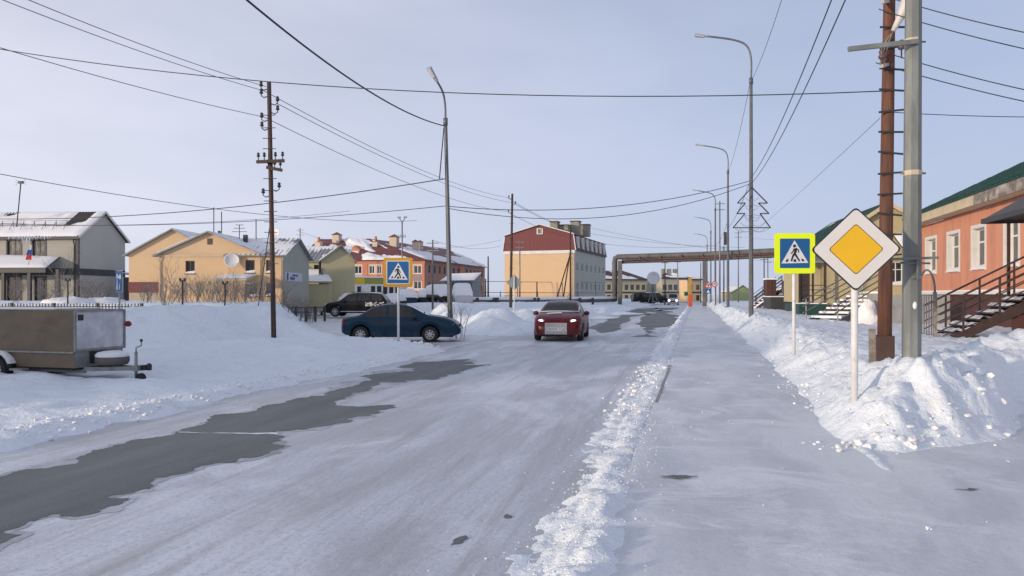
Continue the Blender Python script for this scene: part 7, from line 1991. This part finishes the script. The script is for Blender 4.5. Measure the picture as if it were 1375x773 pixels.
# terracotta wall with red pillars in front of the brick building
TW = thing('yard_wall', 'terracotta yard wall with red pillars below the orange building', 'wall', (*P(556, 104), .2), YAW)
pbox(TW, 'panel', M_ORANGEBR, 0, 2.6, 0, .2, 0, 2.1)
for k in range(9): pbox(TW, 'pillar', M_REDROOF, 2.7 + .62 * k, 2.95 + .62 * k, -.05, .25, 0, 2.3 - .4 * (k > 3))
pbox(TW, 'coping', M_ROOFSNOW, 0, 8.3, -.06, .28, 2.31, 2.42)

# ---- bare shrubs
M_TWIG = mat('frosted_twig', (.12, .10, .09), .9, var=.3, vscale=6, col2=(.40, .40, .42), c2=(.47, .62), c2scale=7)
def shrub_mesh(seed, h=1.5, stems=11, spread=.6):
    rnd = random.Random(seed); mb = MB()
    def grow(p, d, l, r_, lev):
        q_ = p + d * l
        mid = p.lerp(q_, .5) + Vector((rnd.uniform(-1, 1), rnd.uniform(-1, 1), 0)) * l * .06
        mb.tube([p, mid, q_], [r_, r_ * .8, r_ * .55], 3, caps=False)
        if lev <= 0: return
        for k in range(rnd.choice((2, 3, 3))):
            nd = (d + Vector((rnd.uniform(-1, 1), rnd.uniform(-1, 1), rnd.uniform(-.2, .7))) * .6).normalized()
            grow(p.lerp(q_, rnd.uniform(.45, 1.0)), nd, l * rnd.uniform(.5, .8), r_ * .6, lev - 1)
    for i in range(stems):
        a = rnd.uniform(0, 6.28); t = rnd.uniform(.1, spread)
        d = Vector((math.cos(a) * t, math.sin(a) * t, 1)).normalized()
        grow(Vector((math.cos(a) * .12, math.sin(a) * .12, -.15)), d, h * rnd.uniform(.4, .6), .014, 3)
    return mb
protos = []
for s in range(4):
    o = shrub_mesh(100 + s, 1.5 + .2 * s, 10, .55).build('bare_shrub', M_TWIG, None, fix=False)
    protos.append(o)
rnd = random.Random(77)
spots = [(228, 40), (222, 38), (262, 45), (270, 42), (278, 46), (290, 40), (296, 44), (305, 39), (312, 45), (318, 41), (326, 43), (334, 40), (341, 45), (349, 41), (356, 44), (377, 46), (385, 44), (393, 48), (401, 45), (409, 49), (416, 46), (395, 52), (418, 53), (382, 50),
         (236, 44), (245, 42), (255, 40), (284, 43), (322, 39), (345, 38), (300, 47), (118, 47), (125, 44), (133, 48), (140, 45), (60, 45), (70, 46), (78, 44), (20, 44), (205, 42), (196, 44)]
used = set()
for i, (px, Z) in enumerate(spots):
    k = i % 4; o = protos[k] if k not in used else linkcopy(protos[k]); used.add(k)
    x, y = P(px, Z); o.location = (x, y, hz(x, y)); o.rotation_euler = (0, 0, rnd.uniform(0, 6.28)); s = rnd.uniform(.6, .95); o.scale = (s * 1.1, s * 1.1, s)
    wh = 'before the grey house behind the picket fence' if px < 215 else ('before the yellow house porch and its left wall' if px < 360 else 'right of the tall wooden pole before the olive house')
    tag(o, 'bare frosted shrub ' + wh, 'shrub', 'bare shrubs ' + wh)
o = shrub_mesh(300, 1.7, 6, .3).build('bare_sapling', M_TWIG, None, fix=False); x, y = P(618, 29); o.location = (x, y, hz(x, y)); tag(o, 'thin bare twigs in snow just right of the left lamp post', 'sapling')
o = shrub_mesh(301, 3.4, 5, .18).build('bare_sapling', M_TWIG, None, fix=False); x, y = P(85, 46); o.location = (x, y, hz(x, y)); tag(o, 'tall thin bare sapling before the grey house wall', 'sapling')
o = shrub_mesh(302, 2.6, 4, .35).build('bare_sapling', M_TWIG, None, fix=False); x, y = P(217, 36); o.location = (x, y, hz(x, y)); tag(o, 'dark bare sapling at the left corner of the yellow house', 'sapling')
# round snow-laden bush by the black off-road car
def snow_bush(px, Z, r_, h, label):
    x, y = P(px, Z); bz = hz(x, y); rnd_ = np.random.RandomState(int(px)); V = []; F = []; n1_, n2_ = 26, 14
    for j in range(n2_ + 1):
        for i in range(n1_):
            a = 2 * math.pi * i / n1_; ph = (math.pi / 2) * j / n2_; q_ = 1 + .22 * float(fbm(np.array([a * 2.2]), np.array([ph * 3.0]), 3, int(px))[0])
            V.append((r_ * math.cos(a) * math.cos(ph) * q_, r_ * math.sin(a) * math.cos(ph) * q_, h * math.sin(ph) * q_ - .1))
    for j in range(n2_):
        for i in range(n1_): F.append((j * n1_ + i, j * n1_ + (i + 1) % n1_, (j + 1) * n1_ + (i + 1) % n1_, (j + 1) * n1_ + i))
    root = thing('snowy_bush', label, 'bush', (x, y, bz), 0, None)
    mb = MB(); mb.add(V, F, True); mb.build('snow_load', M_ROOFSNOW, root)
    t = linkcopy(protos[int(px) % 4], root, (0, 0, 0)); t.name = 'twigs'; t.scale = (r_ * 1.0, r_ * 1.0, h / 1.6)
    for k_ in ('label', 'category', 'group'):
        if k_ in t: del t[k_]
snow_bush(470, 60, 1.7, 1.9, 'rounded snow-laden bush behind the black off-road car'); snow_bush(92, 42, 1.5, .45, 'low snow-laden bush behind the picket fence, left one'); snow_bush(140, 43, 1.2, .4, 'low snow-laden bush behind the picket fence, right one')
